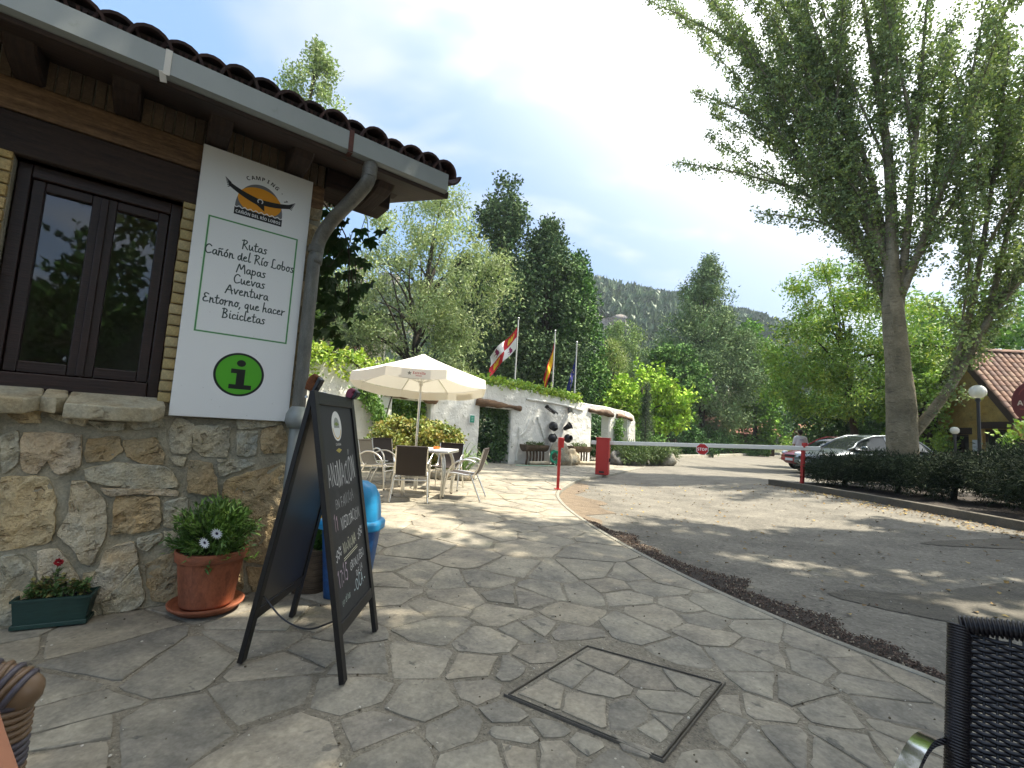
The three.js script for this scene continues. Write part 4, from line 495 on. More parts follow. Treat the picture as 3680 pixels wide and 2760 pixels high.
  leaf([-1.16, 0.014, -2.22], [-1.17, 0.014, -2.78], [-0.955, 1.27, -2.18], [-0.95, 1.26, -2.74], [-1, 0, 0], false);
  mesh('hinge', merge([bx(0.05, 0.02, 0.03, -0.93, 1.262, -2.26), bx(0.05, 0.02, 0.03, -0.926, 1.258, -2.62), cyl(0.006, 0.006, 0.01, -0.955, 1.24, -2.165, 10, Math.PI / 2)]), MAT.steel, t);
  mesh('stay_cord', tube([[-1.1, 0.3, -2.26], [-0.98, 0.22, -2.22], [-0.85, 0.2, -2.18], [-0.72, 0.26, -2.13]], 0.004, 6, 16), MAT.black, t);
  const er = (name, label, c, x, y, z, turn, l) => { const o = thing(name, label, 'chalk eraser', null, [x, y, z], turn); mesh('grip', ext([[-0.02, 0], [0.02, 0], [0.026, l * 0.45], [0.016, l * 0.6], [0.024, l * 0.95], [-0.006, l], [-0.024, l * 0.7], [-0.026, l * 0.4]], 0.03, 0.006).translate(0, 0, -0.015), c, o); mesh('felt', ext([[0.02, 0.0], [0.038, 0.01], [0.044, l * 0.5], [0.046, l * 0.85], [0.024, l * 0.95]], 0.034, 0.004).translate(0, 0, -0.017), MAT.black, o); o.rotation.z = -0.35; return o; };
  er('chalk_eraser', 'orange and black chalk eraser resting on chalkboard top', tm([0.4, 0.14, 0.03], 'wood', null, 6), -0.965, 1.272, -2.21, -0.2, 0.085);
  er('chalk_eraser', 'dark red and black chalk eraser clipped to chalkboard top', paint([0.2, 0.015, 0.045]), -0.915, 1.265, -2.62, -0.2, 0.062);
}
{ // blue swing-top bin behind the chalkboard
  const t = thing('litter_bin', 'bright blue plastic swing-top litter bin behind chalkboard', 'bin', null, [-0.99, 0.014, -3.12]), bm = tm([0.012, 0.12, 0.40], 'mott', 'mottB', 2.2, 0.0006, { roughness: 0.42 }), lm = tm([0.018, 0.30, 0.62], 'plas', 'mottB', 1.6, 0.0006, { roughness: 0.4 });
  const sq = (r, y, k = 0.72) => (a) => { const c = Math.cos(a), s = Math.sin(a), e = Math.pow(Math.abs(c) ** 4 + Math.abs(s) ** 4, -0.25); return [r * c * e, y, r * s * e * k]; };
  const lo = (rings, m, n) => mesh(n, sheet((u, v) => { const f = u * (rings.length - 1), i = Math.min(rings.length - 2, Math.floor(f)), q = f - i, a = v * Math.PI * 2, A = rings[i](-a), B = rings[i + 1](-a); return [lerp(A[0], B[0], q), lerp(A[1], B[1], q), lerp(A[2], B[2], q)]; }, (rings.length - 1) * 3, 40), m, t);
  lo([sq(0.0, 0), sq(0.13, 0), sq(0.15, 0.2), sq(0.175, 0.44)], bm, 'bin_body'); lo([sq(0.176, 0.43), sq(0.198, 0.432), sq(0.2, 0.47), sq(0.19, 0.485), sq(0.172, 0.49)], lm, 'rim');
  lo([sq(0.172, 0.485), sq(0.166, 0.56), sq(0.152, 0.64), sq(0.12, 0.7), sq(0.07, 0.73), sq(0, 0.738)], lm, 'dome'); mesh('flap_seam', tube([[0.1, 0.5, 0.124], [0.07, 0.6, 0.114], [0.06, 0.68, 0.078], [0.055, 0.715, 0.03]], 0.004, 6, 12), MAT.dark, t);
}
{ // small weathered tub with a yellow flower, glimpsed between the boards
  R = rng(31); const t = thing('flower_tub', 'small weathered tub with yellow flower between chalkboard and bin', 'planter', null, [-1.28, 0.014, -3.22]); mesh('tub', warp(lathe([[0, 0.02], [0.13, 0.0], [0.15, 0.25], [0.16, 0.27], [0.14, 0.27], [0.13, 0.24], [0, 0.24]], 24), 0.01, 9), tm([0.3, 0.24, 0.17], 'wood', 'woodB', 2, 0.006), t);
  const L = []; for (let i = 0; i < 130; i++) { const d = V(gauss(), rr(0.1, 1.2), gauss()).normalize(); L.push([V(d.x * 0.08, 0.24 + d.y * 0.13 * R(), d.z * 0.08), d.add(rv().multiplyScalar(0.6)).normalize(), V(0, 1, 0), rr(0.06, 0.11), rr(0.03, 0.05)]); } stuff(mesh('foliage', leafGeo(L), mat([0.06, 0.14, 0.02], { roughness: 0.5, side: THREE.DoubleSide }), t));
  const F = []; for (let i = 0; i < 30; i++) { const d = rv(); F.push([V(0, 0, 0), d, rv(), 0.03, 0.022]); } mesh('flower', leafGeo(F).translate(0.09, 0.47, 0.07), mat([0.7, 0.42, 0.02], { side: THREE.DoubleSide }), t);
}
// ---------------------------------------------------------------- the two chairs beside the camera
{ // woven chair with polished arms, back corner in view
  const fw = V(-0.77, 0, 0.64), turn = Math.atan2(fw.x, fw.z), t = thing('woven_armchair', 'black woven armchair with polished aluminium arms beside camera', 'chair', null, [1.275, -0.035, -0.965], turn), wv = mat([0.014, 0.011, 0.012], { roughness: 0.35 });
  // local: +z forward, +x to the chair's left; back posts at z = -0.08
  const bw = 0.27, zt = -0.14, zs = -0.02, post = (s) => [[s * bw, 0.4, zs], [s * bw, 0.6, (zs + zt) / 2 - 0.01], [s * bw, 0.745, zt]];
  const wrap = (pts, r, turns, n) => merge([tube(pts, r * 0.9, 10, 30), ...Array.from({ length: turns }, (_, i) => { const c = new THREE.CatmullRomCurve3(pts.map((p) => V(...p))), q = c.getPointAt((i + 0.5) / turns), d = c.getTangentAt((i + 0.5) / turns), g = new THREE.TorusGeometry(r, r * 0.17, 5, 14); g.applyQuaternion(new THREE.Quaternion().setFromUnitVectors(V(0, 0, 1), d)); return g.translate(q.x, q.y, q.z); })]);
  for (const s of [-1, 1]) mesh('back_post', wrap(post(s), 0.022, 56), wv, t);
  mesh('top_rail', wrap([[-bw, 0.745, zt], [-bw * 0.6, 0.765, zt - 0.012], [0, 0.77, zt - 0.018], [bw * 0.6, 0.765, zt - 0.012], [bw, 0.745, zt]], 0.021, 62), wv, t);
  const ws = [], yz = (y) => lerp(zs, zt, (y - 0.4) / 0.345); for (let k = 0; k < 36; k++) { const y = 0.42 + k * 0.0088; ws.push(tube(Array.from({ length: 25 }, (_, i) => { const x = lerp(-bw, bw, i / 24); return [x, y, yz(y) - 0.02 * Math.sin(Math.PI * i / 24) + 0.005 * (i % 2 ? 1 : -1) * (k % 2 ? 1 : -1)]; }), 0.0049, 5, 48)); } for (let i = 1; i < 24; i++) { const x = lerp(-bw, bw, i / 24); ws.push(tube([[x, 0.4, yz(0.4) - 0.02 * Math.sin(Math.PI * i / 24)], [x, 0.76, yz(0.755) - 0.02 * Math.sin(Math.PI * i / 24)]], 0.003, 5, 1)); }
  stuff(mesh('back_weave', merge(ws), wv, t)); mesh('seat', thick((u, v) => [lerp(-bw, bw, u), 0.41 + 0.012 * Math.sin(v * 9) - 0.02 * Math.sin(Math.PI * u), lerp(0.46, zs, v)], 10, 10, 0.02), wv, t);
  const flat = (pts, w, th) => { const c = new THREE.CatmullRomCurve3(pts.map((p) => V(...p))); return thick((u, v) => { const p = c.getPointAt(v); return [p.x + (u - 0.5) * w, p.y, p.z]; }, 4, 30, th); };
  for (const s of [-1, 1]) { mesh('arm', flat([[s * (bw + 0.03), 0.46, zs - 0.08], [s * (bw + 0.04), 0.515, 0.1], [s * (bw + 0.04), 0.52, 0.28], [s * (bw + 0.04), 0.5, 0.38], [s * (bw + 0.04), 0.45, 0.43], [s * (bw + 0.04), 0.3, 0.47], [s * (bw + 0.04), 0, 0.49]], 0.034, 0.016), MAT.chrome, t); mesh('leg', tube([[s * bw, 0.42, zs], [s * (bw + 0.01), 0.2, -0.05], [s * (bw + 0.02), 0, -0.12]], 0.013, 8, 8), MAT.chrome, t); }
}
{ // brown woven armchair, only the wrapped front post and arm in view, and a forearm on it
  const t = thing('rattan_armchair', 'brown and grey striped woven armchair beside camera with wrapped post', 'chair', null, [-0.905, 0.014, -0.93]), c1 = mat([0.14, 0.085, 0.045], { roughness: 0.45 }), c2 = mat([0.06, 0.05, 0.06], { roughness: 0.4 });
  const rad = 0.029, A = [], B = []; for (let i = 0; i < 46; i++) { const y = 0.02 + i * 0.0122, g = new THREE.TorusGeometry(rad, 0.0062, 6, 22).rotateX(Math.PI / 2).translate(0, y, 0); (i % 9 < 4 ? B : A).push(g); } mesh('front_post', merge([...A, cyl(rad, rad, 0.57, 0, 0.29, 0, 18)]), c1, t); mesh('post_stripe', merge(B), c2, t);
  const path = [[0.012, 0.585, -0.004], [-0.03, 0.607, 0.012], [-0.2, 0.615, 0.16], [-0.42, 0.6, 0.32]], pc = new THREE.CatmullRomCurve3(path.map((p) => V(...p))), ring = (k, r) => { const q = pc.getPointAt(k), d = pc.getTangentAt(k), g = new THREE.TorusGeometry(r, 0.006, 6, 20); g.applyQuaternion(new THREE.Quaternion().setFromUnitVectors(V(0, 0, 1), d)); return g.translate(q.x, q.y, q.z); }; const arm = []; 
  for (let i = 0; i < 44; i++) if (i % 2) arm.push(ring((i + 0.3) / 44, 0.033)); mesh('arm_wrap', merge([...arm, tube(path, 0.034, 14, 24), new THREE.SphereGeometry(0.034, 14, 10).translate(0.012, 0.585, -0.004)]), c1, t); const st = []; for (let i = 0; i < 44; i += 2) st.push(ring((i + 0.3) / 44, 0.034)); mesh('arm_stripe', merge(st), c2, t);
  mesh('seat', bx(0.5, 0.06, 0.5, -0.25, 0.38, 0.3, 0, -0.9), c1, t); mesh('rear_post', cyl(0.03, 0.03, 0.75, -0.45, 0.38, 0.34, 12), c1, t);
}
// ---------------------------------------------------------------- whitewashed garden wall with timber-lintelled openings
const wp = (u, v, w = 0) => [W0.x + wD.x * u + wN.x * w, v, W0.z + wD.z * u + wN.z * w];
{
  R = rng(61); const t = thing('garden_wall', 'rough whitewashed garden wall with four openings under timber lintels', 'wall', null, W0.toArray(), wTurn);
  const topAt = (u) => { const k = [[-10, 2.75], [-6.6, 2.7], [-5.5, 2.66], [-4.9, 2.5], [-3.5, 2.5], [-2.2, 2.48], [-1.2, 2.52], [-0.2, 2.54], [1.5, 2.46], [2.6, 2.38], [3.8, 2.28], [4.9, 2.26], [5.9, 2.2], [6.5, 2.13], [6.8, 2.0], [6.92, 1.75]]; let i = 0; while (i < k.length - 2 && k[i + 1][0] < u) i++; const f = Math.min(1, Math.max(0, (u - k[i][0]) / (k[i + 1][0] - k[i][0]))); return lerp(k[i][1], k[i + 1][1], f) + 0.025 * noise3(u * 2.3, 3, 1); };
  const open = [[-4.25, -3.05, 1.78], [-1.3, -0.02, 1.78], [4.05, 5.1, 1.95], [5.75, 6.35, 1.82]];
  const s = new THREE.Shape(); s.moveTo(-10, -0.1); const foot = (a, b) => { s.lineTo(a, -0.1); s.lineTo(a + 0.02, 0.9); s.lineTo(a, open.find((o) => o[0] === a)[2]); s.lineTo(b, open.find((o) => o[0] === a)[2] - 0.02); s.lineTo(b + 0.03, 0.9); s.lineTo(b, -0.1); }; for (const [a, b] of open) foot(a, b); s.lineTo(7.0, -0.1); s.lineTo(6.95, 1.2); for (let u = 6.92; u > -10; u -= 0.13) s.lineTo(u, topAt(u)); s.lineTo(-10, 2.7);
  const g0 = new THREE.ExtrudeGeometry(s, { depth: 0.32, bevelEnabled: true, bevelSize: 0.035, bevelThickness: 0.035, bevelOffset: -0.035, bevelSegments: 3, steps: 1 }).translate(0, 0, -0.36); mesh('wall_body', uvm(g0), MAT.white, t);
  // bumpy limewash skin over rubble on the sunny face
  const solid = (u, v) => v < topAt(u) - 0.05 && u < 6.88 && !open.some(([a, b, h]) => u > a - 0.06 && u < b + 0.06 && v < h + 0.05), pos = [], st = 0.055;
  const dsp = (u, v) => 0.004 + 0.026 * Math.max(-0.1, fbm(u * 2.6, v * 4.2, 5, 4)) + 0.009 * Math.abs(noise3(u * 9, v * 11, 2));
  for (let u = -9.9; u < 6.95; u += st) for (let v = -0.05; v < 2.75; v += st) if (solid(u, v) && solid(u + st, v) && solid(u, v + st) && solid(u + st, v + st)) { const q = (a, b) => [a, b, dsp(a, b)]; pos.push(...q(u, v), ...q(u + st, v), ...q(u + st, v + st), ...q(u, v), ...q(u + st, v + st), ...q(u, v + st)); }
  const gs = new THREE.BufferGeometry(); gs.setAttribute('position', new THREE.Float32BufferAttribute(pos, 3)); mesh('limewash_coat', uvm((() => { const w = mergeVertices(gs, 1e-4); w.computeVertexNormals(); return w; })()), MAT.white, t);
  // lintels: gnarled split timbers
  const lint = (u0, u1, v, r, m, sd) => mesh('lintel', warp(tube([[u0, v + 0.04, 0.02], [lerp(u0, u1, 0.35), v, 0.035], [lerp(u0, u1, 0.7), v - 0.015, 0.03], [u1, v - 0.06, 0.02]], (q) => r * (0.85 + 0.25 * Math.sin(q * 5 + sd)), 12, 24), 0.05, 5, sd), m, t);
  lint(-1.5, 0.34, 1.9, 0.13, MAT.woodGrey, 1); lint(3.8, 5.3, 2.0, 0.12, tm([0.26, 0.18, 0.12], 'wood', 'woodB', 0.8, 0.01), 4); lint(5.55, 6.6, 1.9, 0.08, MAT.woodGrey, 7); lint(-4.5, -2.9, 1.86, 0.1, MAT.woodGrey, 9);
  // raised plaster ribs on the panel behind the jars
  for (const pts of [[[0.35, 0.9, 0.02], [0.6, 1.1, 0.03], [0.8, 1.5, 0.02]], [[1.15, 1.62, 0.02], [1.3, 1.3, 0.03], [1.55, 0.85, 0.02]], [[0.3, 0.1, 0.02], [0.34, 0.6, 0.03], [0.36, 1.2, 0.02]], [[0.6, 2.18, 0.02], [2.0, 2.14, 0.03], [3.5, 2.0, 0.02]]]) mesh('plaster_rib', warp(tube(pts, 0.045, 8, 20), 0.03, 8, pts[0][0]), MAT.white, t);
}
{ // green plaque and the black jars hung on the wall
  const pl = thing('wall_plaque', 'small green plaque on white pillar beside doorway', 'plaque', null, wp(-1.62, 1.37, 0.07), wTurn); mesh('plate', bx(0.16, 0.22, 0.015), paint([0.02, 0.25, 0.17]), pl); mesh('mount', bx(0.21, 0.27, 0.012, 0, 0, -0.016), paint([0.8, 0.8, 0.78]), pl); mesh('emblem_bar', merge([bx(0.09, 0.012, 0.004, 0, 0.05, 0.009), bx(0.09, 0.012, 0.004, 0, 0, 0.009), bx(0.09, 0.012, 0.004, 0, -0.05, 0.009)]), paint([0.4, 0.6, 0.5]), pl);
  const glaze = mat([0.012, 0.012, 0.013], { roughness: 0.28 });
  const gutterTile = (u, v, rot, label) => { const o = thing('glazed_channel_tile', label, 'ornament', 'black glazed ornaments on the white wall', wp(u, v, 0.2), wTurn); mesh('channel', thick((a, l) => { const q = Math.PI * a; return [-0.085 * Math.cos(q), 0.085 * Math.sin(q), 0.26 - 0.52 * l]; }, 12, 4, -0.016), glaze, o); mesh('rim', tube(Array.from({ length: 9 }, (_, i) => { const q = Math.PI * i / 8; return [-0.085 * Math.cos(q), 0.085 * Math.sin(q), 0.26]; }), 0.013, 6, 16), glaze, o); mesh('bracket', cyl(0.012, 0.012, 0.2, 0, -0.0, -0.1, 8, Math.PI / 2), MAT.steel, o); o.rotation.set(0, wTurn + rot[0], rot[1], 'YZX'); o.rotateY(Math.PI / 2 * 0.0); return o; };
  const a = gutterTile(1.63, 1.85, [1.15, 0.42], 'upper black channel tile sloping down above the black jug'), b = gutterTile(2.62, 1.9, [-0.5, -0.2], 'upper black channel tile pointing outward above the black bucket'); a.rotation.set(0.42, wTurn + Math.PI / 2, 0, 'YXZ'); b.rotation.set(0.35, wTurn - 0.75, 0, 'YXZ');
  const jar = (name, label, u, v, prof, tilt, handle) => { const o = thing(name, label, 'jar', 'black glazed ornaments on the white wall', wp(u, v, 0.18), wTurn); mesh('bowl', lathe(prof, 28).rotateX(tilt[0]).rotateZ(tilt[1]), glaze, o); mesh('mouth_rim', new THREE.TorusGeometry(prof[prof.length - 1][0], 0.014, 8, 28).rotateX(Math.PI / 2).translate(0, prof[prof.length - 1][1], 0).rotateX(tilt[0]).rotateZ(tilt[1]), glaze, o); if (handle) mesh('handle', tube([[-0.1, 0.1, 0], [-0.17, 0.02, 0], [-0.13, -0.08, 0]], 0.016, 6, 12).rotateX(tilt[0]).rotateZ(tilt[1]), glaze, o); mesh('peg', cyl(0.01, 0.01, 0.16, 0, 0, -0.1, 8, Math.PI / 2), MAT.steel, o); };
  const pot = [[0, -0.14], [0.09, -0.13], [0.155, -0.03], [0.16, 0.04], [0.12, 0.11], [0.085, 0.13], [0.095, 0.15]], cup = [[0, -0.15], [0.07, -0.15], [0.085, -0.05], [0.12, 0.1], [0.135, 0.13]];
  jar('black_jug', 'round black jug with mouth tipped toward the terrace', 1.79, 1.33, pot, [2.4, 0.1], true); jar('black_bucket', 'flared black bucket hanging on white wall, above the ball jar', 2.52, 1.33, cup, [0.9, -0.5], false); jar('black_pitcher', 'two-lobed black pitcher low on white wall over trough', 1.77, 0.9, pot, [0.5, -0.9], true); jar('black_ball_jar', 'ball-shaped black jar low on the wall behind card reader', 2.56, 0.92, pot, [1.4, 0.2], false);
}
{ // concrete log-style troughs, logs, rockery, hose
  const conc = tm([0.27, 0.21, 0.145], 'wood', 'woodB', 1.2, 0.008), pale = tm([0.5, 0.44, 0.34], 'mott', 'mottB', 1.6, 0.01);
  const trough = (label, u) => { const o = thing('log_trough', label, 'planter', 'log-style troughs at the white wall', wp(u, 0, 0.32), wTurn); R = rng(Math.round(u * 100)); mesh('basin', warp(merge([thick((a, l) => { const q = Math.PI * a; return [-0.5 + l, 0.66 - 0.22 * Math.sin(q), 0.2 * Math.cos(q)]; }, 12, 10, 0.03), ext([[-0.2, 0.66], [-0.14, 0.5], [0, 0.44], [0.14, 0.5], [0.2, 0.66]], 0.05, 0.008).rotateY(Math.PI / 2).translate(-0.5, 0, 0), ext([[-0.2, 0.66], [-0.14, 0.5], [0, 0.44], [0.14, 0.5], [0.2, 0.66]], 0.05, 0.008).rotateY(Math.PI / 2).translate(0.45, 0, 0)]), 0.012, 7, u), conc, o); mesh('soil', bx(0.9, 0.03, 0.3, 0, 0.62, 0), MAT.soil, o); for (let i = 0; i < 6; i++) mesh('leg', tube([[-0.38 + i * 0.15, 0.5, 0.04], [-0.37 + i * 0.15 + rr(-0.02, 0.02), 0.25, 0.05], [-0.39 + i * 0.15, 0.0, 0.04]], 0.034, 7, 6), conc, o);
    const L = []; for (let i = 0; i < 240; i++) { const q = V(rr(-0.4, 0.4), 0.62, rr(-0.1, 0.1)), d = V(gauss(), 1, gauss()).normalize(); L.push([q.addScaledVector(d, R() * 0.14), d.clone().add(rv().multiplyScalar(0.7)).normalize(), V(0, 1, 0), rr(0.05, 0.08), 0.04]); } stuff(mesh('foliage', leafGeo(L), mat([0.12, 0.17, 0.05], { side: THREE.DoubleSide }), o)); return o; };
  trough('log-style trough on slatted legs beside the green hose', 0.82); trough('log-style trough on slatted legs between rockery and far doorway', 3.05);
  const log = (label, u, w, l, turn) => { const o = tag(mesh('garden_log', warp(cyl(0.07, 0.075, l, 0, 0, 0, 14, 0, 0, Math.PI / 2), 0.02, 6, u), pale), label, 'log'); o.position.set(...wp(u, 0.085, w)); o.rotation.y = wTurn + turn; }; log('short pale log lying before the trough beside the hose', 0.75, 0.62, 0.95, 0.1); log('short pale log lying before the trough by far doorway', 3.2, 0.6, 0.9, -0.1);
  const rk = (name, label, u, w, r, y, c, group) => { const g = new THREE.IcosahedronGeometry(1, 4).scale(...r), o = tag(mesh(name, warp(g, Math.min(...r) * 0.55, 1.6 / Math.max(...r), u * 3 + w), tm(c, 'rock', 'rockB', 1.2, 0.03)), label, 'rock', group); o.position.set(...(Array.isArray(u) ? u : wp(u, y, w))); o.rotation.y = wTurn; return o; };
  rk('fountain_rock', 'tall craggy tufa rock fountain between the log troughs', 1.95, 0.45, [0.42, 0.5, 0.3], 0.3, [0.33, 0.29, 0.22]); rk('fountain_rock', 'lower craggy tufa rock leaning on the rock fountain', 2.45, 0.5, [0.3, 0.36, 0.25], 0.22, [0.36, 0.31, 0.23]); rk('fountain_rock', 'small tufa rock at the foot of the fountain', 1.6, 0.6, [0.16, 0.18, 0.14], 0.1, [0.34, 0.3, 0.22]);
  rk('garden_rock', 'dark weathered boulder beside red barrier box', 5.1, 0.5, [0.42, 0.3, 0.28], 0.16, [0.11, 0.105, 0.1]); rk('garden_rock', 'pale boulder lying in the bed under the low juniper', 6.5, 0.55, [0.3, 0.24, 0.25], 0.12, [0.42, 0.4, 0.35]); rk('garden_rock', 'large grey-topped boulder at the tip of the bed', 7.5, 1.0, [0.62, 0.42, 0.45], 0.22, [0.36, 0.34, 0.29]); rk('garden_rock', 'small round stone between boulders in the bed', 6.0, 0.7, [0.2, 0.15, 0.18], 0.08, [0.44, 0.4, 0.33]);
  const h = thing('garden_hose', 'coiled green garden hose beside log trough', 'hose'); const gm = mat([0.01, 0.30, 0.16], { roughness: 0.35 }), c0 = V(...wp(1.38, 0.3, 0.72)); const coil = []; for (let i = 0; i < 70; i++) { const a = i * 0.42, r = 0.15 + 0.03 * Math.sin(i * 0.9); coil.push([c0.x + r * Math.cos(a) * 0.8, c0.y + r * 1.3 * Math.sin(a), c0.z + 0.05 * Math.sin(i * 0.35)]); } mesh('coil', tube(coil, 0.016, 6, 280), gm, h); mesh('loose_end', tube([wp(1.35, 0.1, 0.75), wp(1.3, 0.03, 0.85), wp(0.9, 0.03, 0.95), wp(0.4, 0.03, 0.9), wp(-0.3, 0.03, 0.7)], 0.014, 6, 40), mat([0.3, 0.5, 0.36], { roughness: 0.5 }), h);
}
// ---------------------------------------------------------------- terrace furniture
function slingChair(fabric, label, pos, turn) {
  const t = thing('terrace_chair', label, 'chair', 'sling chairs round the terrace table', pos, turn), alu = MAT.alu;
  const prof = [[0.25, 0.4], [0.1, 0.395], [-0.08, 0.375], [-0.17, 0.385], [-0.22, 0.45], [-0.27, 0.6], [-0.32, 0.79]], c = new THREE.CatmullRomCurve3(prof.map((p) => V(0, p[1], p[0]))), part = (a, b, n) => thick((u, v) => { const q = c.getPointAt(lerp(a, b, v)); return [lerp(-0.215, 0.215, u), q.y - 0.012 * Math.sin(Math.PI * u), q.z]; }, 8, n, 0.008);
  mesh('seat', part(0, 0.5, 10), fabric, t); mesh('backrest', part(0.5, 1, 10), fabric, t);
  for (const s of [-1, 1]) { mesh('sling_rail', tube(prof.map((p) => [s * 0.222, p[1], p[0]]), 0.011, 8, 24), alu, t); mesh('arm_and_front_leg', tube([[s * 0.27, 0, 0.27], [s * 0.268, 0.3, 0.235], [s * 0.265, 0.5, 0.17], [s * 0.265, 0.6, 0.03], [s * 0.26, 0.61, -0.12], [s * 0.23, 0.55, -0.255]], 0.0135, 8, 30), alu, t); mesh('rear_leg', tube([[s * 0.235, 0.41, -0.12], [s * 0.25, 0.2, -0.22], [s * 0.265, 0, -0.31]], 0.0135, 8, 10), alu, t); mesh('foot', cyl(0.016, 0.016, 0.02, s * 0.27, 0.012, 0.27, 8), MAT.black, t); }
  mesh('crossbar', merge([tube([[-0.25, 0.3, 0.235], [0.25, 0.3, 0.235]], 0.01, 8, 1), tube([[-0.24, 0.3, -0.17], [0.24, 0.3, -0.17]], 0.01, 8, 1)]), alu, t); mesh('top_bar', tube([[-0.222, 0.79, -0.32], [0.222, 0.79, -0.32]], 0.014, 8, 1), fabric, t); return t;
}
{
  const brown = tm([0.042, 0.028, 0.026], 'mott', null, 8, 0, { roughness: 0.6 }), beige = tm([0.36, 0.32, 0.27], 'mott', null, 8, 0, { roughness: 0.7 }), Y = 0.014, fwd = (x, z) => Math.atan2(x, z);
  slingChair(brown, 'dark brown sling chair with its back to the chalkboard', [-1.42, Y, -7.02], fwd(-0.16, -1)); slingChair(brown, 'dark brown sling chair turned side-on at the barrier end of the table', [-0.66, Y, -7.52], fwd(-1, -0.12)); slingChair(brown, 'dark brown sling chair behind the table facing the chalkboard', [-1.08, Y, -8.45], fwd(-0.1, 1)); slingChair(beige, 'beige sling chair turned side-on nearest the building corner', [-2.2, Y, -8.1], fwd(1, 0.25)); slingChair(brown, 'dark sling chair half hidden behind the beige chair', [-2.25, Y, -9.0], fwd(0.75, 0.65));
  const t = thing('terrace_table', 'square white-topped aluminium terrace table with orange ashtray', 'table', null, [-1.26, Y, -7.68], -0.1); mesh('tabletop', bx(0.76, 0.025, 0.76, 0, 0.72, 0, 0, 0, 0, 0.01), mat([0.72, 0.71, 0.68], { roughness: 0.3 }), t); mesh('edge_band', bx(0.775, 0.035, 0.775, 0, 0.7, 0, 0, 0, 0, 0.012), MAT.alu, t); for (const [x, z] of [[-1, -1], [1, -1], [-1, 1], [1, 1]]) { mesh('leg', merge([tube([[x * 0.33, 0, z * 0.33], [x * 0.325, 0.5, z * 0.325], [x * 0.27, 0.69, z * 0.27]], 0.017, 10, 14), tube([[x * 0.3, 0, z * 0.345], [x * 0.295, 0.5, z * 0.34], [x * 0.24, 0.69, z * 0.285]], 0.017, 10, 14)]), MAT.alu, t); }
  const a = thing('ashtray', 'small round orange ashtray on the terrace table', 'ashtray', null, [-1.16, Y + 0.733, -7.6]); mesh('dish', lathe([[0, 0.004], [0.055, 0.004], [0.06, 0.035], [0.052, 0.035], [0.046, 0.012], [0, 0.012]], 24), mat([0.8, 0.18, 0.01], { roughness: 0.3 }), a); for (let i = 0; i < 3; i++) mesh('rest', bx(0.014, 0.008, 0.014, 0.055 * Math.cos(i * 2.1), 0.036, 0.055 * Math.sin(i * 2.1)), mat([0.75, 0.16, 0.01]), a);
  // parasol
  const ux = -1.82, uz = -9.25, p = thing('parasol', 'cream octagonal parasol with red lettering over the terrace table', 'parasol', null, [ux, Y, uz], 0.12), cloth = new THREE.MeshPhysicalMaterial({ color: lin(0.78, 0.74, 0.65), roughness: 0.9, transmission: 0.22, thickness: 0, side: THREE.DoubleSide }), r = 1.36, yr = 1.98, ya = 2.5, tl = (g) => g.translate(0, -1.95, 0).rotateX(-0.09).translate(0, 1.95, 0);
  const letter = canvasTex(512, 160, (x) => { x.fillStyle = '#e6e1d6'; x.fillRect(0, 0, 512, 160); x.fillStyle = '#75756c'; x.beginPath(); for (let i = 0; i < 10; i++) { const q = i * Math.PI / 5 - Math.PI / 2, k = i % 2 ? 18 : 44; x.lineTo(140 + k * Math.cos(q), 72 + k * Math.sin(q)); } x.fill(); x.fillStyle = '#b01f24'; x.font = 'bold 66px serif'; x.fillText('Estrella', 195, 86, 230); x.font = 'bold 34px serif'; x.fillText('Damm', 250, 124, 110); });
  for (let i = 0; i < 8; i++) { const a0 = i / 8 * 6.283 + 0.39, a1 = a0 + 6.283 / 8, P = (q, k, y) => [Math.cos(q) * k, y, -Math.sin(q) * k]; const A = P(a0, r, yr), B = P(a1, r, yr), top = 0.05;
    mesh('canopy_panel', tl(sheet((u, v) => { const e = [lerp(A[0], B[0], u), yr, lerp(A[2], B[2], u)], sag = 0.05 * Math.sin(Math.PI * u) * v * (1 - v * 0.6); return [e[0] * lerp(top, 1, v), lerp(ya, yr, v ** 0.92) - sag, e[2] * lerp(top, 1, v)]; }, 6, 8)), cloth, p);
    const txt = i === 0 || i === 1 || i === 5; const out = 1.012; mesh('valance', tl(sheet((u, v) => { const x = lerp(A[0], B[0], u) * lerp(1, out, v), z = lerp(A[2], B[2], u) * lerp(1, out, v); return [x, yr - 0.025 * Math.sin(Math.PI * u) - v * (0.17 + 0.015 * Math.sin(Math.PI * u)), z]; }, 8, 2)), cloth, p);
    if (txt) { const mid = [(A[0] + B[0]) / 2, 0, (A[2] + B[2]) / 2], l = Math.hypot(mid[0], mid[2]), qy = Math.atan2(mid[0], mid[2]); const pl = mesh('printed_name', tl(new THREE.PlaneGeometry(0.5, 0.15).rotateY(qy).translate(mid[0] * 1.014, yr - 0.115, mid[2] * 1.014)), mat([0.9, 0.9, 0.9], { map: letter, roughness: 0.9 }), p); }
    mesh('rib', tl(tube([[0, ya - 0.03, 0], P(a0, r * 0.5, lerp(ya, yr, 0.5) - 0.025), P(a0, r * 0.99, yr - 0.02)], 0.012, 6, 6)), MAT.alu, p); mesh('strut', tl(tube([[0, 1.93, 0], P(a0, r * 0.5, lerp(ya, yr, 0.5) - 0.05)], 0.009, 6, 1)), MAT.alu, p); }
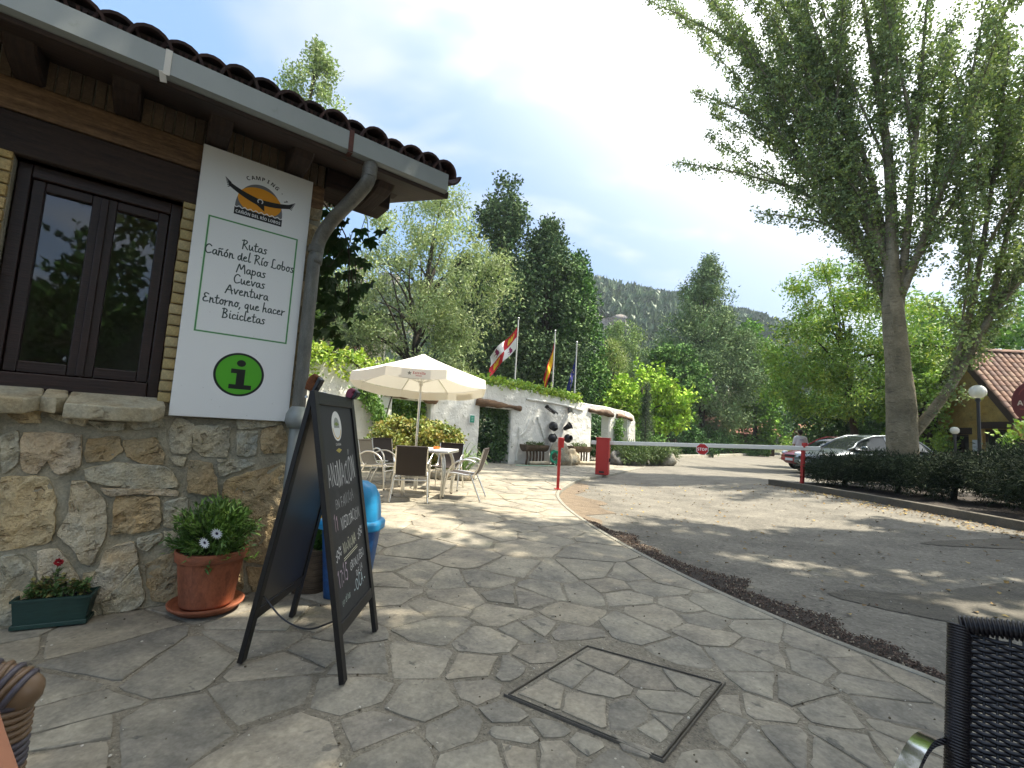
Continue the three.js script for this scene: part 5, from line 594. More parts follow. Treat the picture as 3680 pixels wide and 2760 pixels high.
  mesh('finial', tl(lathe([[0.07, 0], [0.05, 0.03], [0, 0.045]], 16).translate(0, ya - 0.015, 0)), cloth, p); mesh('hub', cyl(0.045, 0.04, 0.09, 0, 1.92, 0, 16), MAT.alu, p); mesh('pole', cyl(0.024, 0.024, 2.5, 0, 1.25, 0, 16), MAT.alu, p); mesh('base', cyl(0.26, 0.28, 0.07, 0, 0.035, 0, 28), tm([0.4, 0.38, 0.35], 'mott', 'mottB', 2), p);
}
// ---------------------------------------------------------------- entrance barrier
const gy = (x, z) => ground(x, z);
{
  const red = MAT.red, by = 0.01, dir = -Math.atan2(13.35 - 11.6, 7.75 - 2.72), t = thing('barrier', 'red barrier cabinet with long white boom across the drive', 'barrier', null, [2.72, by, -13.35], dir);
  mesh('cabinet', bx(0.36, 1.02, 0.36, 0, 0.51, 0, 0, 0, 0, 0.02), red, t); mesh('cabinet_lid', bx(0.385, 0.03, 0.385, 0, 1.03, 0, 0, 0, 0, 0.01), red, t); mesh('door_seam', merge([bx(0.004, 0.85, 0.01, 0.14, 0.5, 0.178), bx(0.004, 0.85, 0.01, -0.14, 0.5, 0.178)]), paint([0.2, 0.01, 0.01]), t); mesh('base_vent', bx(0.14, 0.05, 0.01, 0.0, 0.08, 0.18, 0, 0, 0, 0.004), MAT.black, t); mesh('socket', bx(0.06, 0.1, 0.08, 0.2, 0.42, 0.03), MAT.black, t);
  const s = V(2.72, 0.92, -13.35), e = V(7.75, 1.13, -11.55), L = s.distanceTo(e), pitch = Math.asin((e.y - s.y) / L); mesh('boom', bx(L + 0.35, 0.105, 0.05, L / 2 - 0.175, 0, 0, 0, 0, 0, 0.012).rotateZ(pitch).translate(0, 0.9, -0.0), mat([0.74, 0.74, 0.7], { roughness: 0.4 }), t);
  const sg = new THREE.Group(); sg.name = 'stop_sign'; sg.position.set(2.62, 0.9 + Math.tan(pitch) * 2.62 - 0.1, 0.035); t.add(sg); const oct = (r) => Array.from({ length: 8 }, (_, i) => [r * Math.cos((i + 0.5) * Math.PI / 4), r * Math.sin((i + 0.5) * Math.PI / 4)]); mesh('plate', ext(oct(0.165), 0.008, 0.002), paint([0.8, 0.8, 0.8]), sg);
  mesh('stop_face', new THREE.ShapeGeometry(shape(oct(0.15))).translate(0, 0, 0.0105), mat([1, 1, 1], { roughness: 0.4, map: canvasTex(256, 256, (x) => { x.fillStyle = '#b8141c'; x.fillRect(0, 0, 256, 256); x.fillStyle = '#f2f2f2'; x.font = 'bold 92px sans-serif'; x.textAlign = 'center'; x.fillText('STOP', 128, 162, 216); }) }), sg);
  const fp = sg.children[1].geometry, q = fp.attributes.position, uv = fp.attributes.uv; for (let i = 0; i < q.count; i++) uv.setXY(i, q.getX(i) / 0.3 + 0.5, q.getY(i) / 0.3 + 0.5);
  const g = thing('boom_rest_post', 'red metal post holding the free end of the boom', 'post', null, [7.42, gy(7.42, -11.74), -11.74], 0.35); mesh('post', bx(0.075, 1.0, 0.075, 0, 0.5, 0, 0, 0, -0.05, 0.008), red, g); mesh('fork', merge([bx(0.02, 0.12, 0.09, 0.055, 1.03, 0.04), bx(0.02, 0.12, 0.09, -0.02, 1.03, 0.04)]), red, g); mesh('foot_plate', bx(0.16, 0.012, 0.16, 0, 0.006, 0), red, g);
  const c = thing('card_reader_post', 'slim red card reader post at the paving edge', 'post', null, [1.03, 0.012, -9.33], 0.1); mesh('post', bx(0.052, 0.84, 0.052, 0, 0.42, 0, 0, 0, 0, 0.006), red, c); mesh('reader_box', bx(0.105, 0.2, 0.11, 0.02, 0.92, 0, 0, 0, 0, 0.01), red, c); mesh('reader_face', bx(0.006, 0.12, 0.07, 0.075, 0.93, 0), MAT.black, c); mesh('foot_plate', bx(0.13, 0.012, 0.13, 0, 0.006, 0), red, c);
}
// ---------------------------------------------------------------- flags behind the wall
{
  const flag = (label, x, z, h, draw, W, H, wave) => { const o = thing('flagpole', label, 'flag', 'flags behind the white wall', [x, -0.1, z]); mesh('pole', cyl(0.03, 0.045, h, 0, h / 2, 0, 12), paint([0.5, 0.5, 0.48], 0.4), o); mesh('pole_cap', new THREE.SphereGeometry(0.05, 10, 8).translate(0, h + 0.03, 0), MAT.steel, o); const m = mat([1, 1, 1], { map: canvasTex(256, 170, draw), roughness: 0.85, side: THREE.DoubleSide }); mesh('flag', sheet((u, v) => { const y = h - 0.35 - v * H, k = wave[0], lean = u * W; return [-lean * wave[1] + 0.03 * Math.sin(v * 9 + u * 5), y - u * wave[2] * W - 0.05 * Math.sin(u * 7), 0.18 * k * Math.sin(u * 11 + v * 3) * u + 0.1 * u]; }, 26, 12), m, o); const g = o.children[2].geometry.attributes.uv; for (let i = 0; i < g.count; i++) g.setY(i, 1 - g.getY(i)); return o; };
  flag('pole with red and white quartered flag bearing castles and lions', 0.12, -21.8, 6.5, (x) => { const q = (a, b, c) => { x.fillStyle = c; x.fillRect(a * 128, b * 85, 128, 85); }; q(0, 0, '#c3202e'); q(1, 0, '#e9e4e6'); q(0, 1, '#e9e4e6'); q(1, 1, '#c3202e'); for (const [a, b] of [[0, 0], [1, 1]]) { x.fillStyle = '#e2b62c'; x.fillRect(a * 128 + 40, b * 85 + 32, 48, 38); for (let i = 0; i < 3; i++) x.fillRect(a * 128 + 38 + i * 19, b * 85 + 16, 12, 24); } for (const [a, b] of [[1, 0], [0, 1]]) { x.fillStyle = '#8d2a5e'; x.beginPath(); x.ellipse(a * 128 + 62, b * 85 + 46, 12, 22, 0.5, 0, 7); x.fill(); x.beginPath(); x.arc(a * 128 + 72, b * 85 + 22, 10, 0, 7); x.fill(); x.fillRect(a * 128 + 44, b * 85 + 60, 36, 6); x.fillRect(a * 128 + 70, b * 85 + 36, 22, 6); } }, 1.95, 1.05, [0.9, 0.62, 0.78]);
  flag('pole with limp red and yellow striped flag', 1.92, -21.9, 6.02, (x) => { x.fillStyle = '#b8141d'; x.fillRect(0, 0, 256, 170); x.fillStyle = '#e8b818'; x.fillRect(0, 44, 256, 82); }, 1.85, 1.1, [0.8, 0.22, 1.05]);
  flag('pole with limp dark blue flag of golden stars', 3.0, -22.0, 5.55, (x) => { x.fillStyle = '#232a6e'; x.fillRect(0, 0, 256, 170); x.fillStyle = '#e8d060'; for (let i = 0; i < 12; i++) { const a = i * 0.5236, cx = 128 + 52 * Math.cos(a), cy = 85 + 52 * Math.sin(a); x.beginPath(); for (let k = 0; k < 10; k++) { const b = k * 0.628 - 1.57, r = k % 2 ? 4 : 10; x.lineTo(cx + r * Math.cos(b), cy + r * Math.sin(b)); } x.fill(); } }, 1.75, 1.0, [0.7, 0.2, 1.05]);
}
// ---------------------------------------------------------------- cars
function car(name, label, pos, turn, colour, o = {}) { // nose toward -x; pos is the middle on the ground
  const t = thing(name, label, 'car', 'cars parked beyond the hedge', pos, turn), body = new THREE.MeshPhysicalMaterial({ color: lin(...colour), roughness: 0.35, metalness: o.metal ?? 0.3, clearcoat: 1, clearcoatRoughness: 0.06 }), glass = mat([0.02, 0.025, 0.025], { roughness: 0.05 }), blk = mat([0.015, 0.015, 0.015], { roughness: 0.6 });
  const L = 2.05, K = (tab) => (x) => { let i = 0; while (i < tab.length - 2 && tab[i + 1][0] < x) i++; const f = Math.min(1, Math.max(0, (x - tab[i][0]) / (tab[i + 1][0] - tab[i][0]))), s = f * f * (3 - 2 * f); return lerp(tab[i][1], tab[i + 1][1], lerp(f, s, 0.4)); };
  const top = K([[-2.05, 0.56], [-1.98, 0.66], [-1.7, 0.78], [-1.05, 0.92], [0.2, 0.97], [1.3, 1.0], [1.85, 0.98], [2.0, 0.9], [2.05, 0.78]]), bot = K([[-2.05, 0.4], [-1.9, 0.24], [-1.4, 0.2], [1.5, 0.2], [1.9, 0.28], [2.05, 0.45]]), wid = K([[-2.05, 0.55], [-1.95, 0.7], [-1.6, 0.82], [0, 0.86], [1.5, 0.84], [1.95, 0.74], [2.05, 0.62]]);
  mesh('body', sheet((u, v) => { const x = lerp(-L, L, u), a = v * Math.PI * 2, y0 = bot(x), y1 = top(x), n = 3.4, c = Math.cos(a), s = Math.sin(a), e = Math.pow(Math.abs(c) ** n + Math.abs(s) ** n, -1 / n); return [x, (y0 + y1) / 2 + (y1 - y0) / 2 * s * e + 0.012 * Math.max(0, s), wid(x) * c * e * (s > 0.2 ? 0.985 : 1)]; }, 48, 44), body, t);
  mesh('nose_and_tail', merge([-1, 1].map((k) => sheet((u, v) => { const a = v * Math.PI * 2 * k, x = k * L, y0 = bot(x), y1 = top(x), n = 3.4, c = Math.cos(a), s = Math.sin(a), e = Math.pow(Math.abs(c) ** n + Math.abs(s) ** n, -1 / n); return [x + k * 0.03 * (1 - u * u), (y0 + y1) / 2 + (y1 - y0) / 2 * s * e * u, wid(x) * c * e * u]; }, 4, 30))), body, t);
  const roof = K([[-1.12, 0.9], [-0.45, 1.32], [-0.1, 1.43], [0.4, 1.47], [1.1, 1.44], [1.55, 1.32], [1.93, 0.96]]), gw = (x, v) => lerp(0.78, 0.58, v);
  const side = (s, x0, x1, name) => mesh(name, sheet((u, v) => { const x = lerp(x0, x1, u), yb = top(x) - 0.01, yr = Math.max(yb + 0.01, roof(x) - 0.05); return [x, lerp(yb, yr, v), s * gw(x, v)]; }, 14, 6), glass, t);
  for (const s of [-1, 1]) { side(s, -0.85, 0.22, 'side_window'); side(s, 0.28, 1.2, 'side_window'); side(s, 1.26, 1.7, 'side_window'); for (const [x, w] of [[0.25, 0.06], [1.23, 0.06]]) mesh('pillar', sheet((u, v) => [x + (u - 0.5) * w, lerp(top(x) - 0.01, roof(x) - 0.03, v), s * (gw(x, v) + 0.004)], 2, 4), body, t); mesh('window_rail', tube(Array.from({ length: 16 }, (_, i) => { const x = lerp(-1.1, 1.85, i / 15); return [x, Math.max(top(x), roof(x) - 0.035), s * (roof(x) - 0.05 > top(x) + 0.05 ? 0.585 : 0.7)]; }), 0.028, 6, 40), body, t); }
  const across = (x0, x1, name, m, dy) => mesh(name, sheet((u, v) => { const x = lerp(x0, x1, u), z = (v - 0.5) * 2 * lerp(0.62, 0.585, Math.min(1, (roof(x) - 0.9) / 0.5)); return [x, roof(x) + dy - 0.04 * (v - 0.5) ** 2 * 4, z]; }, 12, 8), m, t); across(-1.1, -0.28, 'windscreen', glass, 0); across(-0.3, 1.35, 'roof', body, 0.006); across(1.33, 1.92, 'rear_window', glass, 0);
  mesh('cabin_floor', bx(2.6, 0.02, 1.3, 0.3, 0.9, 0), blk, t); for (const s of [-1, 1]) mesh('seat_back', bx(0.14, 0.5, 0.45, 0.35, 1.0, s * 0.33, 0, 0, -0.2, 0.05), blk, t);
  for (const s of [-1, 1]) { mesh('headlight', place(new THREE.SphereGeometry(1, 16, 12).scale(0.16, 0.085, 0.15), -1.83, 0.66, s * 0.6), mat([0.75, 0.78, 0.8], { roughness: 0.08, metalness: 0.4 }), t); mesh('tail_light', place(new THREE.SphereGeometry(1, 14, 10).scale(0.08, 0.14, 0.12), 1.97, 0.82, s * 0.6), mat([0.3, 0.01, 0.01], { roughness: 0.15 }), t); const mr = mesh('mirror', merge([place(new THREE.SphereGeometry(1, 14, 10).scale(0.07, 0.065, 0.11), -0.72, 1.0, s * 0.93), cyl(0.02, 0.02, 0.12, -0.72, 0.98, s * 0.83, 8, Math.PI / 2)]), body, t); mesh('door_seam', merge([bx(0.008, 0.55, 0.01, -0.75, 0.65, s * 0.862), bx(0.008, 0.6, 0.01, 0.25, 0.65, s * 0.866)]), blk, t); mesh('door_handle', bx(0.16, 0.025, 0.02, 0.1, 0.8, s * 0.868), body, t);
    for (const x of [-1.3, 1.28]) { const w = new THREE.Group(); w.name = 'wheel'; w.position.set(x, 0.31, s * 0.76); t.add(w); mesh('tyre', new THREE.TorusGeometry(0.24, 0.075, 10, 28), blk, w); mesh('rim', merge([cyl(0.2, 0.2, 0.1, 0, 0, 0, 24, Math.PI / 2), ...Array.from({ length: 5 }, (_, i) => bx(0.05, 0.19, 0.02, 0.1 * Math.sin(i * 1.257), 0.1 * Math.cos(i * 1.257), s * 0.055, 0, 0, -i * 1.257))]), MAT.steel, w); mesh('wheel_arch', new THREE.TorusGeometry(0.36, 0.035, 8, 24, Math.PI).translate(x, 0.31, s * 0.83), blk, t); } }
  mesh('bumper', bx(0.1, 0.14, 1.1, -2.03, 0.42, 0, 0, 0, 0, 0.04), body, t); mesh('grille', bx(0.03, 0.1, 0.6, -2.06, 0.56, 0), blk, t); mesh('number_plate', bx(0.01, 0.1, 0.46, -2.09, 0.42, 0), paint([0.8, 0.8, 0.78]), t); return t;
}
car('parked_car', 'silver grey hatchback parked behind the poplar trunk and hedge', [12.1, ground(12.3, -16) + 0.05, -15.9], 0.06, [0.11, 0.135, 0.155], { metal: 0.4 });
car('parked_car', 'red hatchback parked beyond the silver car', [13.3, ground(14.0, -18.7) + 0.08, -18.7], 0.04, [0.5, 0.018, 0.03]);
// ---------------------------------------------------------------- walking person
function bodyMesh(bones, k, lo, hi, res) { // smooth union of tapered capsules, meshed on a grid
  const n = res, mc = new MarchingCubes(n, new THREE.MeshBasicMaterial(), false, false, 90000), size = Math.max(hi[0] - lo[0], hi[1] - lo[1], hi[2] - lo[2]), c = [(lo[0] + hi[0]) / 2, (lo[1] + hi[1]) / 2, (lo[2] + hi[2]) / 2];
  const dist = (x, y, z) => { let s = 0; for (const [a, b, ra, rb, sx = 1] of bones) { const abx = b[0] - a[0], aby = b[1] - a[1], abz = b[2] - a[2], t = Math.max(0, Math.min(1, ((x - a[0]) * abx + (y - a[1]) * aby + (z - a[2]) * abz) / (abx * abx + aby * aby + abz * abz || 1))), d = Math.hypot((x - a[0] - abx * t) * sx, y - a[1] - aby * t, z - a[2] - abz * t) - lerp(ra, rb, t); s += Math.exp(-d / k); } return -k * Math.log(s); };
  for (let z = 0; z < n; z++) for (let y = 0; y < n; y++) for (let x = 0; x < n; x++) { const p = (i) => (i - n / 2) / (n / 2) * size / 2; mc.field[x + y * n + z * n * n] = -dist(c[0] + p(x), c[1] + p(y), c[2] + p(z)); }
  mc.isolation = 0; mc.update(); const g = new THREE.BufferGeometry(), m = mc.count ?? mc.geometry.drawRange.count, P = new Float32Array(mc.positionArray.slice(0, m * 3)); for (let i = 0; i < m; i++) { for (let q = 0; q < 3; q++) P[i * 3 + q] = P[i * 3 + q] * size / 2 + c[q]; } g.setAttribute('position', new THREE.BufferAttribute(P, 3)); const w = mergeVertices(g, 1e-5); w.computeVertexNormals(); return clean(w);
}
{ // the arm of the person seated beside the camera, reaching down past the woven armrest
  const p = thing('person', 'bare arm of a seated person beside the woven armchair', 'person', null, [-0.045, 0, 0]), sh = [-0.92, 1.2, -0.02], el = [-0.84, 1.0, -0.5], wr = [-0.57, 0.5, -0.69], k = [-0.54, 0.42, -0.705];
  const fing = [[-0.02, 0.012, 0.085], [-0.008, 0.006, 0.1], [0.006, -0.004, 0.094], [0.02, -0.014, 0.072]].map(([a, b, l]) => { const s = [k[0] + a, k[1] - 0.02, k[2] + b], m = [s[0] + 0.02, s[1] - l * 0.55, s[2] - 0.012], e = [m[0] + 0.0, m[1] - l * 0.42, m[2] + 0.02]; return [[s, m, 0.0095, 0.0088], [m, e, 0.0088, 0.0075]]; }).flat();
  mesh('arm', bodyMesh([[sh, el, 0.05, 0.04], [el, [-0.682, 0.735, -0.66], 0.042, 0.04], [[-0.682, 0.735, -0.66], wr, 0.04, 0.027], [wr, k, 0.026, 0.03], [[k[0] - 0.016, k[1], k[2] + 0.012], [k[0] + 0.018, k[1] - 0.01, k[2] - 0.012], 0.02, 0.02], ...fing, [[k[0] - 0.015, k[1] + 0.03, k[2] - 0.02], [k[0] + 0.005, k[1] - 0.03, k[2] - 0.05], 0.013, 0.01]], 0.008, [-1.05, 0.25, -0.8], [-0.45, 1.3, 0.05], 130), new THREE.MeshPhysicalMaterial({ color: lin(0.46, 0.2, 0.115), roughness: 0.55, sheen: 0.2 }), p);
  mesh('sleeve', bodyMesh([[[-0.95, 1.25, 0.05], [-0.85, 1.07, -0.22], 0.085, 0.07]], 0.01, [-1.1, 0.95, -0.35], [-0.75, 1.4, 0.2], 50), mat([0.12, 0.16, 0.24], { roughness: 0.9 }), p);
}
{ // local: walking toward -z
  const x = 13.1, z = -20.9, t = thing('person', 'person in white T-shirt and blue shorts walking away with green bag', 'person', null, [x, ground(x, z) - 0.01, z], -0.25), skin = mat([0.42, 0.24, 0.16], { roughness: 0.6 });
  const hipL = [-0.09, 0.92, 0], hipR = [0.09, 0.92, 0], kL = [-0.1, 0.5, 0.06], kR = [0.1, 0.5, -0.12], aL = [-0.11, 0.1, 0.27], aR = [0.1, 0.08, -0.16];
  const arms = [[[-0.2, 1.42, 0], [-0.26, 1.14, 0.03], 0.05, 0.042], [[-0.26, 1.14, 0.03], [-0.27, 0.9, -0.05], 0.04, 0.03], [[0.2, 1.42, 0], [0.27, 1.15, 0.02], 0.05, 0.042], [[0.27, 1.15, 0.02], [0.3, 0.92, -0.1], 0.04, 0.03]];
  const hand = (s, b, f) => [[b, [b[0], b[1] - 0.07, b[2] - 0.01], 0.032, 0.034, 1.3], ...[0, 1, 2, 3].map((i) => [[b[0], b[1] - 0.08, b[2] - 0.03 + i * 0.02], [b[0] - s * 0.015, b[1] - 0.15 + Math.abs(i - 1.5) * 0.008, b[2] - 0.032 + i * 0.021], 0.0095, 0.008]), [[b[0], b[1] - 0.03, b[2] - 0.035], [b[0] - s * 0.01, b[1] - 0.09, b[2] - 0.06], 0.011, 0.009]];
  mesh('body', bodyMesh([[[0, 1.46, 0], [0, 1.56, -0.01], 0.06, 0.055], [[0, 1.66, -0.01], [0, 1.71, 0.0], 0.092, 0.095], [[0, 1.62, -0.05], [0, 1.6, -0.06], 0.06, 0.05], [[-0.12, 1.42, 0], [0.12, 1.42, 0], 0.09, 0.09], [[0, 1.4, 0], [0, 1.0, 0], 0.13, 0.13], ...arms, [hipL, kL, 0.088, 0.058], [kL, aL, 0.056, 0.036], [hipR, kR, 0.088, 0.058], [kR, aR, 0.056, 0.036], [aL, [-0.11, 0.03, 0.2], 0.036, 0.03], [aR, [0.1, 0.035, -0.32], 0.036, 0.03], ...hand(-1, [-0.27, 0.9, -0.05]), ...hand(1, [0.3, 0.92, -0.1])], 0.012, [-0.6, 0, -0.6], [0.6, 1.85, 0.6], 120), skin, t);
  mesh('shirt', bodyMesh([[[-0.13, 1.43, 0], [0.13, 1.43, 0], 0.105, 0.105], [[0, 1.38, 0], [0, 1.0, 0], 0.16, 0.165, 0.9], [[-0.06, 1.3, 0], [-0.06, 1.0, 0], 0.13, 0.13], [[0.06, 1.3, 0], [0.06, 1.0, 0], 0.13, 0.13], [[-0.19, 1.43, 0], [-0.255, 1.2, 0.02], 0.072, 0.066], [[0.19, 1.43, 0], [0.265, 1.2, 0.01], 0.072, 0.066]], 0.02, [-0.5, 0.8, -0.5], [0.5, 1.6, 0.5], 70), mat([0.74, 0.68, 0.7], { roughness: 0.9 }), t);
  mesh('shorts', bodyMesh([[[-0.06, 0.95, 0], [0.06, 0.95, 0], 0.15, 0.15], [hipL, [-0.1, 0.56, 0.05], 0.112, 0.098], [hipR, [0.1, 0.57, -0.1], 0.112, 0.098]], 0.015, [-0.4, 0.4, -0.4], [0.4, 1.1, 0.4], 60), tm([0.09, 0.13, 0.2], 'mott', null, 6), t);
  mesh('hair', bodyMesh([[[0, 1.7, 0.025], [0, 1.74, 0.0], 0.096, 0.098], [[0, 1.62, 0.055], [0, 1.68, 0.05], 0.05, 0.07]], 0.01, [-0.2, 1.5, -0.2], [0.2, 1.9, 0.2], 40), mat([0.035, 0.027, 0.02]), t);
  mesh('shirt_print', new THREE.PlaneGeometry(0.16, 0.035).translate(0, 1.36, 0.178), paint([0.28, 0.26, 0.42]), t);
  for (const [a, f] of [[aL, 0.6], [aR, 0.0]]) mesh('shoe', bodyMesh([[[a[0], 0.055, a[2] + 0.02], [a[0], 0.045, a[2] - 0.16], 0.05, 0.042, 1.2]], 0.01, [a[0] - 0.2, -0.1, a[2] - 0.3], [a[0] + 0.2, 0.2, a[2] + 0.1], 30), mat([0.02, 0.02, 0.02]), t);
  const b = thing('carrier_bag', 'green carrier bag held in the hand of the walking person', 'bag', null, [x - 0.22, ground(x, z) + 0.42, z - 0.0]); mesh('sack', warp(new THREE.SphereGeometry(0.16, 18, 14).scale(0.8, 1.15, 0.6), 0.05, 6, 3), mat([0.015, 0.12, 0.05], { roughness: 0.5 }), b); mesh('handle', tube([[-0.05, 0.14, 0], [0, 0.36, 0], [0.05, 0.14, 0]], 0.012, 6, 12), mat([0.015, 0.12, 0.05]), b);
}
// ---------------------------------------------------------------- the yellow house on the right
{
  R = rng(71); const t = thing('yellow_house', 'yellow rendered house with brown tiled gable roof beyond hedge', 'house', null, [16.8, 0.2, -16.7], -90 * Math.PI / 180), ren = tm([0.40, 0.28, 0.08], 'rock', 'rockB', 0.8, 0.02), h = 1.45, ev = 2.75, ap = 4.75, Ln = 7;
  const gab = new THREE.Shape(); gab.moveTo(-h, -0.4); gab.lineTo(h, -0.4); gab.lineTo(h, ev); gab.lineTo(0, ap - 0.05); gab.lineTo(-h, ev); const hole = (a, b, c, d) => { const p = new THREE.Path(); p.moveTo(a, c); p.lineTo(a, d); p.lineTo(b, d); p.lineTo(b, c); gab.holes.push(p); }; hole(-1.0, -0.25, 0.85, 1.75); hole(0.25, 1.1, 0.2, 1.95);
  mesh('gable_wall', uvm(new THREE.ExtrudeGeometry(gab, { depth: 0.25, bevelEnabled: false }).translate(0, 0, -0.25)), ren, t); mesh('side_wall', bx(0.25, ev + 0.4, Ln, h - 0.125, (ev - 0.4) / 2, -Ln / 2 - 0.255), ren, t); mesh('far_side_wall', bx(0.25, ev + 0.4, Ln, -h + 0.125, (ev - 0.4) / 2, -Ln / 2 - 0.255), ren, t);
  for (const [a, b, v] of [[-1.1, -0.12, 1.76], [0.12, 1.25, 1.96]]) mesh('lintel', bx(b - a, 0.24, 0.2, (a + b) / 2, v + 0.12, -0.03, 0, 0, 0, 0.015), MAT.wood, t);
  for (const [a, b, c, d, n] of [[-1.0, -0.25, 0.85, 1.75, 'window'], [0.25, 1.1, 0.2, 1.95, 'door']]) { const w = new THREE.Group(); w.name = n; t.add(w); mesh('frame', merge([bx(0.07, d - c, 0.1, a + 0.035, (c + d) / 2, -0.15), bx(0.07, d - c, 0.1, b - 0.035, (c + d) / 2, -0.15), bx(b - a - 0.14, 0.07, 0.1, (a + b) / 2, d - 0.035, -0.15), bx(b - a - 0.14, 0.07, 0.1, (a + b) / 2, c + 0.035, -0.15), bx(0.06, d - c - 0.14, 0.08, (a + b) / 2, (c + d) / 2, -0.15)]), MAT.woodRed, w); mesh('pane', bx(b - a - 0.1, d - c - 0.1, 0.01, (a + b) / 2, (c + d) / 2, -0.16), mat([0.02, 0.02, 0.02], { roughness: 0.08 }), w); }
  mesh('notice', bx(0.22, 0.42, 0.012, 0.0, 1.35, 0.012), paint([0.5, 0.55, 0.6]), t);
  const sl = Math.atan2(ap - ev, h), len = Math.hypot(h + 0.42, (ap - ev) * (h + 0.42) / h), tiles = [[0.36, 0.2, 0.14], [0.31, 0.17, 0.125], [0.4, 0.25, 0.18], [0.27, 0.16, 0.13]].map((c) => tm(c, 'mott', 'mottB', 3, 0.004));
  for (const s of [-1, 1]) { mesh('roof_deck', bx(len, 0.06, Ln + 0.7, s * (h + 0.42) / 2, ap - (ap - ev) / h * (h + 0.42) / 2 + 0.0, -Ln / 2 + 0.25, 0, 0, -s * sl), MAT.wood, t); mesh('barge_board', bx(len, 0.2, 0.05, s * (h + 0.42) / 2, ap - (ap - ev) / h * (h + 0.42) / 2 - 0.07, 0.58, 0, 0, -s * sl), MAT.wood, t); for (let i = 0; i < 7; i++) { const f = (i + 0.5) / 7; mesh('purlin_end', bx(0.1, 0.12, 0.55, s * (h + 0.35) * f, ap - 0.13 - (ap - ev) / h * (h + 0.35) * f, 0.28, 0, 0, -s * sl), MAT.wood, t); } }
  const tg = thick((a, l) => { const q = Math.PI * a; return [-0.26 * l, 0.075 * Math.sin(q), -0.105 * Math.cos(q)]; }, 6, 1, -0.014).rotateY(Math.PI); let n = 0;
  for (let i = 0; i < 13; i++) for (let k = 0; k < 22; k++) { const d = 0.24 * i + 0.06, m = mesh('roof_tile', tg, tiles[Math.floor(R() * 4)], t); m.position.set(Math.cos(sl) * d, ap + 0.06 - Math.sin(sl) * d, 0.5 - k * 0.225 + rr(-0.008, 0.008)); m.rotation.z = -sl + 0.06; n++; }
  const rg = thick((a, l) => { const q = Math.PI * a; return [-0.12 * Math.cos(q), 0.1 * Math.sin(q), -0.42 * l]; }, 8, 1, -0.015); for (let k = 0; k < 19; k++) { const m = mesh('ridge_tile', rg, tiles[k % 4], t); m.position.set(0, ap + 0.06 + rr(-0.01, 0.01), 0.62 - k * 0.38); m.rotation.x = 0.05; }
}
{ // lamps and the oval sign
  const lamp = (label, p, h, r) => { const y = ground(p[0], p[1]), t = thing('globe_lamp', label, 'street lamp', 'globe lamps by the yellow house', [p[0], y - 0.02, p[1]]); mesh('post', lathe([[0.09, 0], [0.085, 0.12], [0.05, 0.18], [0.042, h * 0.5], [0.038, h - 0.12], [0.06, h - 0.08], [0.05, h]], 16), MAT.black, t); mesh('globe', new THREE.SphereGeometry(r, 24, 18).translate(0, h + r * 0.9, 0), new THREE.MeshPhysicalMaterial({ color: lin(0.8, 0.8, 0.74), roughness: 0.25, transmission: 0.3, thickness: 0 }), t); mesh('cap', new THREE.SphereGeometry(r * 1.01, 20, 6, 0, 6.283, 0, 0.5).translate(0, h + r * 0.9, 0), MAT.black, t); }; lamp('black lamp post with white globe in front of yellow gable', [13.05, -12.87], 2.62, 0.19); lamp('low black lamp with small white globe beyond the hedge', [15.36, -15.98], 1.75, 0.13);
  const y = ground(13.95, -12.4), t = thing('oval_sign', 'dark red oval hanging sign with cream lettering by the house', 'sign', null, [14.08, y, -12.33], -0.85), el = (a, b) => Array.from({ length: 40 }, (_, i) => [a * Math.cos(i / 40 * 6.283), b * Math.sin(i / 40 * 6.283)]), red = paint([0.13, 0.012, 0.012], 0.45); mesh('board', ext(el(0.46, 0.6), 0.05, 0.01).translate(0, 2.5, 0), red, t);
  const f = mesh('painted_face', new THREE.ShapeGeometry(shape(el(0.43, 0.57))).translate(0, 2.5, 0.053), mat([1, 1, 1], { roughness: 0.5, map: canvasTex(256, 320, (x) => { x.fillStyle = '#5a120f'; x.fillRect(0, 0, 256, 320); x.strokeStyle = '#7d2a22'; x.lineWidth = 7; x.beginPath(); x.ellipse(128, 118, 90, 84, 0, 3.3, 6.1); x.stroke(); x.fillStyle = '#cdbfae'; x.font = 'bold 50px sans-serif'; x.textAlign = 'center'; x.fillText('AMBIG\u00da', 128, 182, 214); x.fillStyle = '#8a3a2e'; x.fillRect(40, 205, 176, 8); x.fillRect(60, 226, 136, 6); }) }), t), q = f.geometry.attributes.position, uv = f.geometry.attributes.uv; for (let i = 0; i < q.count; i++) uv.setXY(i, q.getX(i) / 0.9 + 0.5, (q.getY(i) - 2.5) / 1.18 + 0.5); mesh('post', cyl(0.04, 0.045, 3.2, 0.55, 1.6, 0.0, 10), MAT.black, t); mesh('bracket', bx(0.6, 0.04, 0.04, 0.28, 3.15, 0.02), MAT.black, t);
}
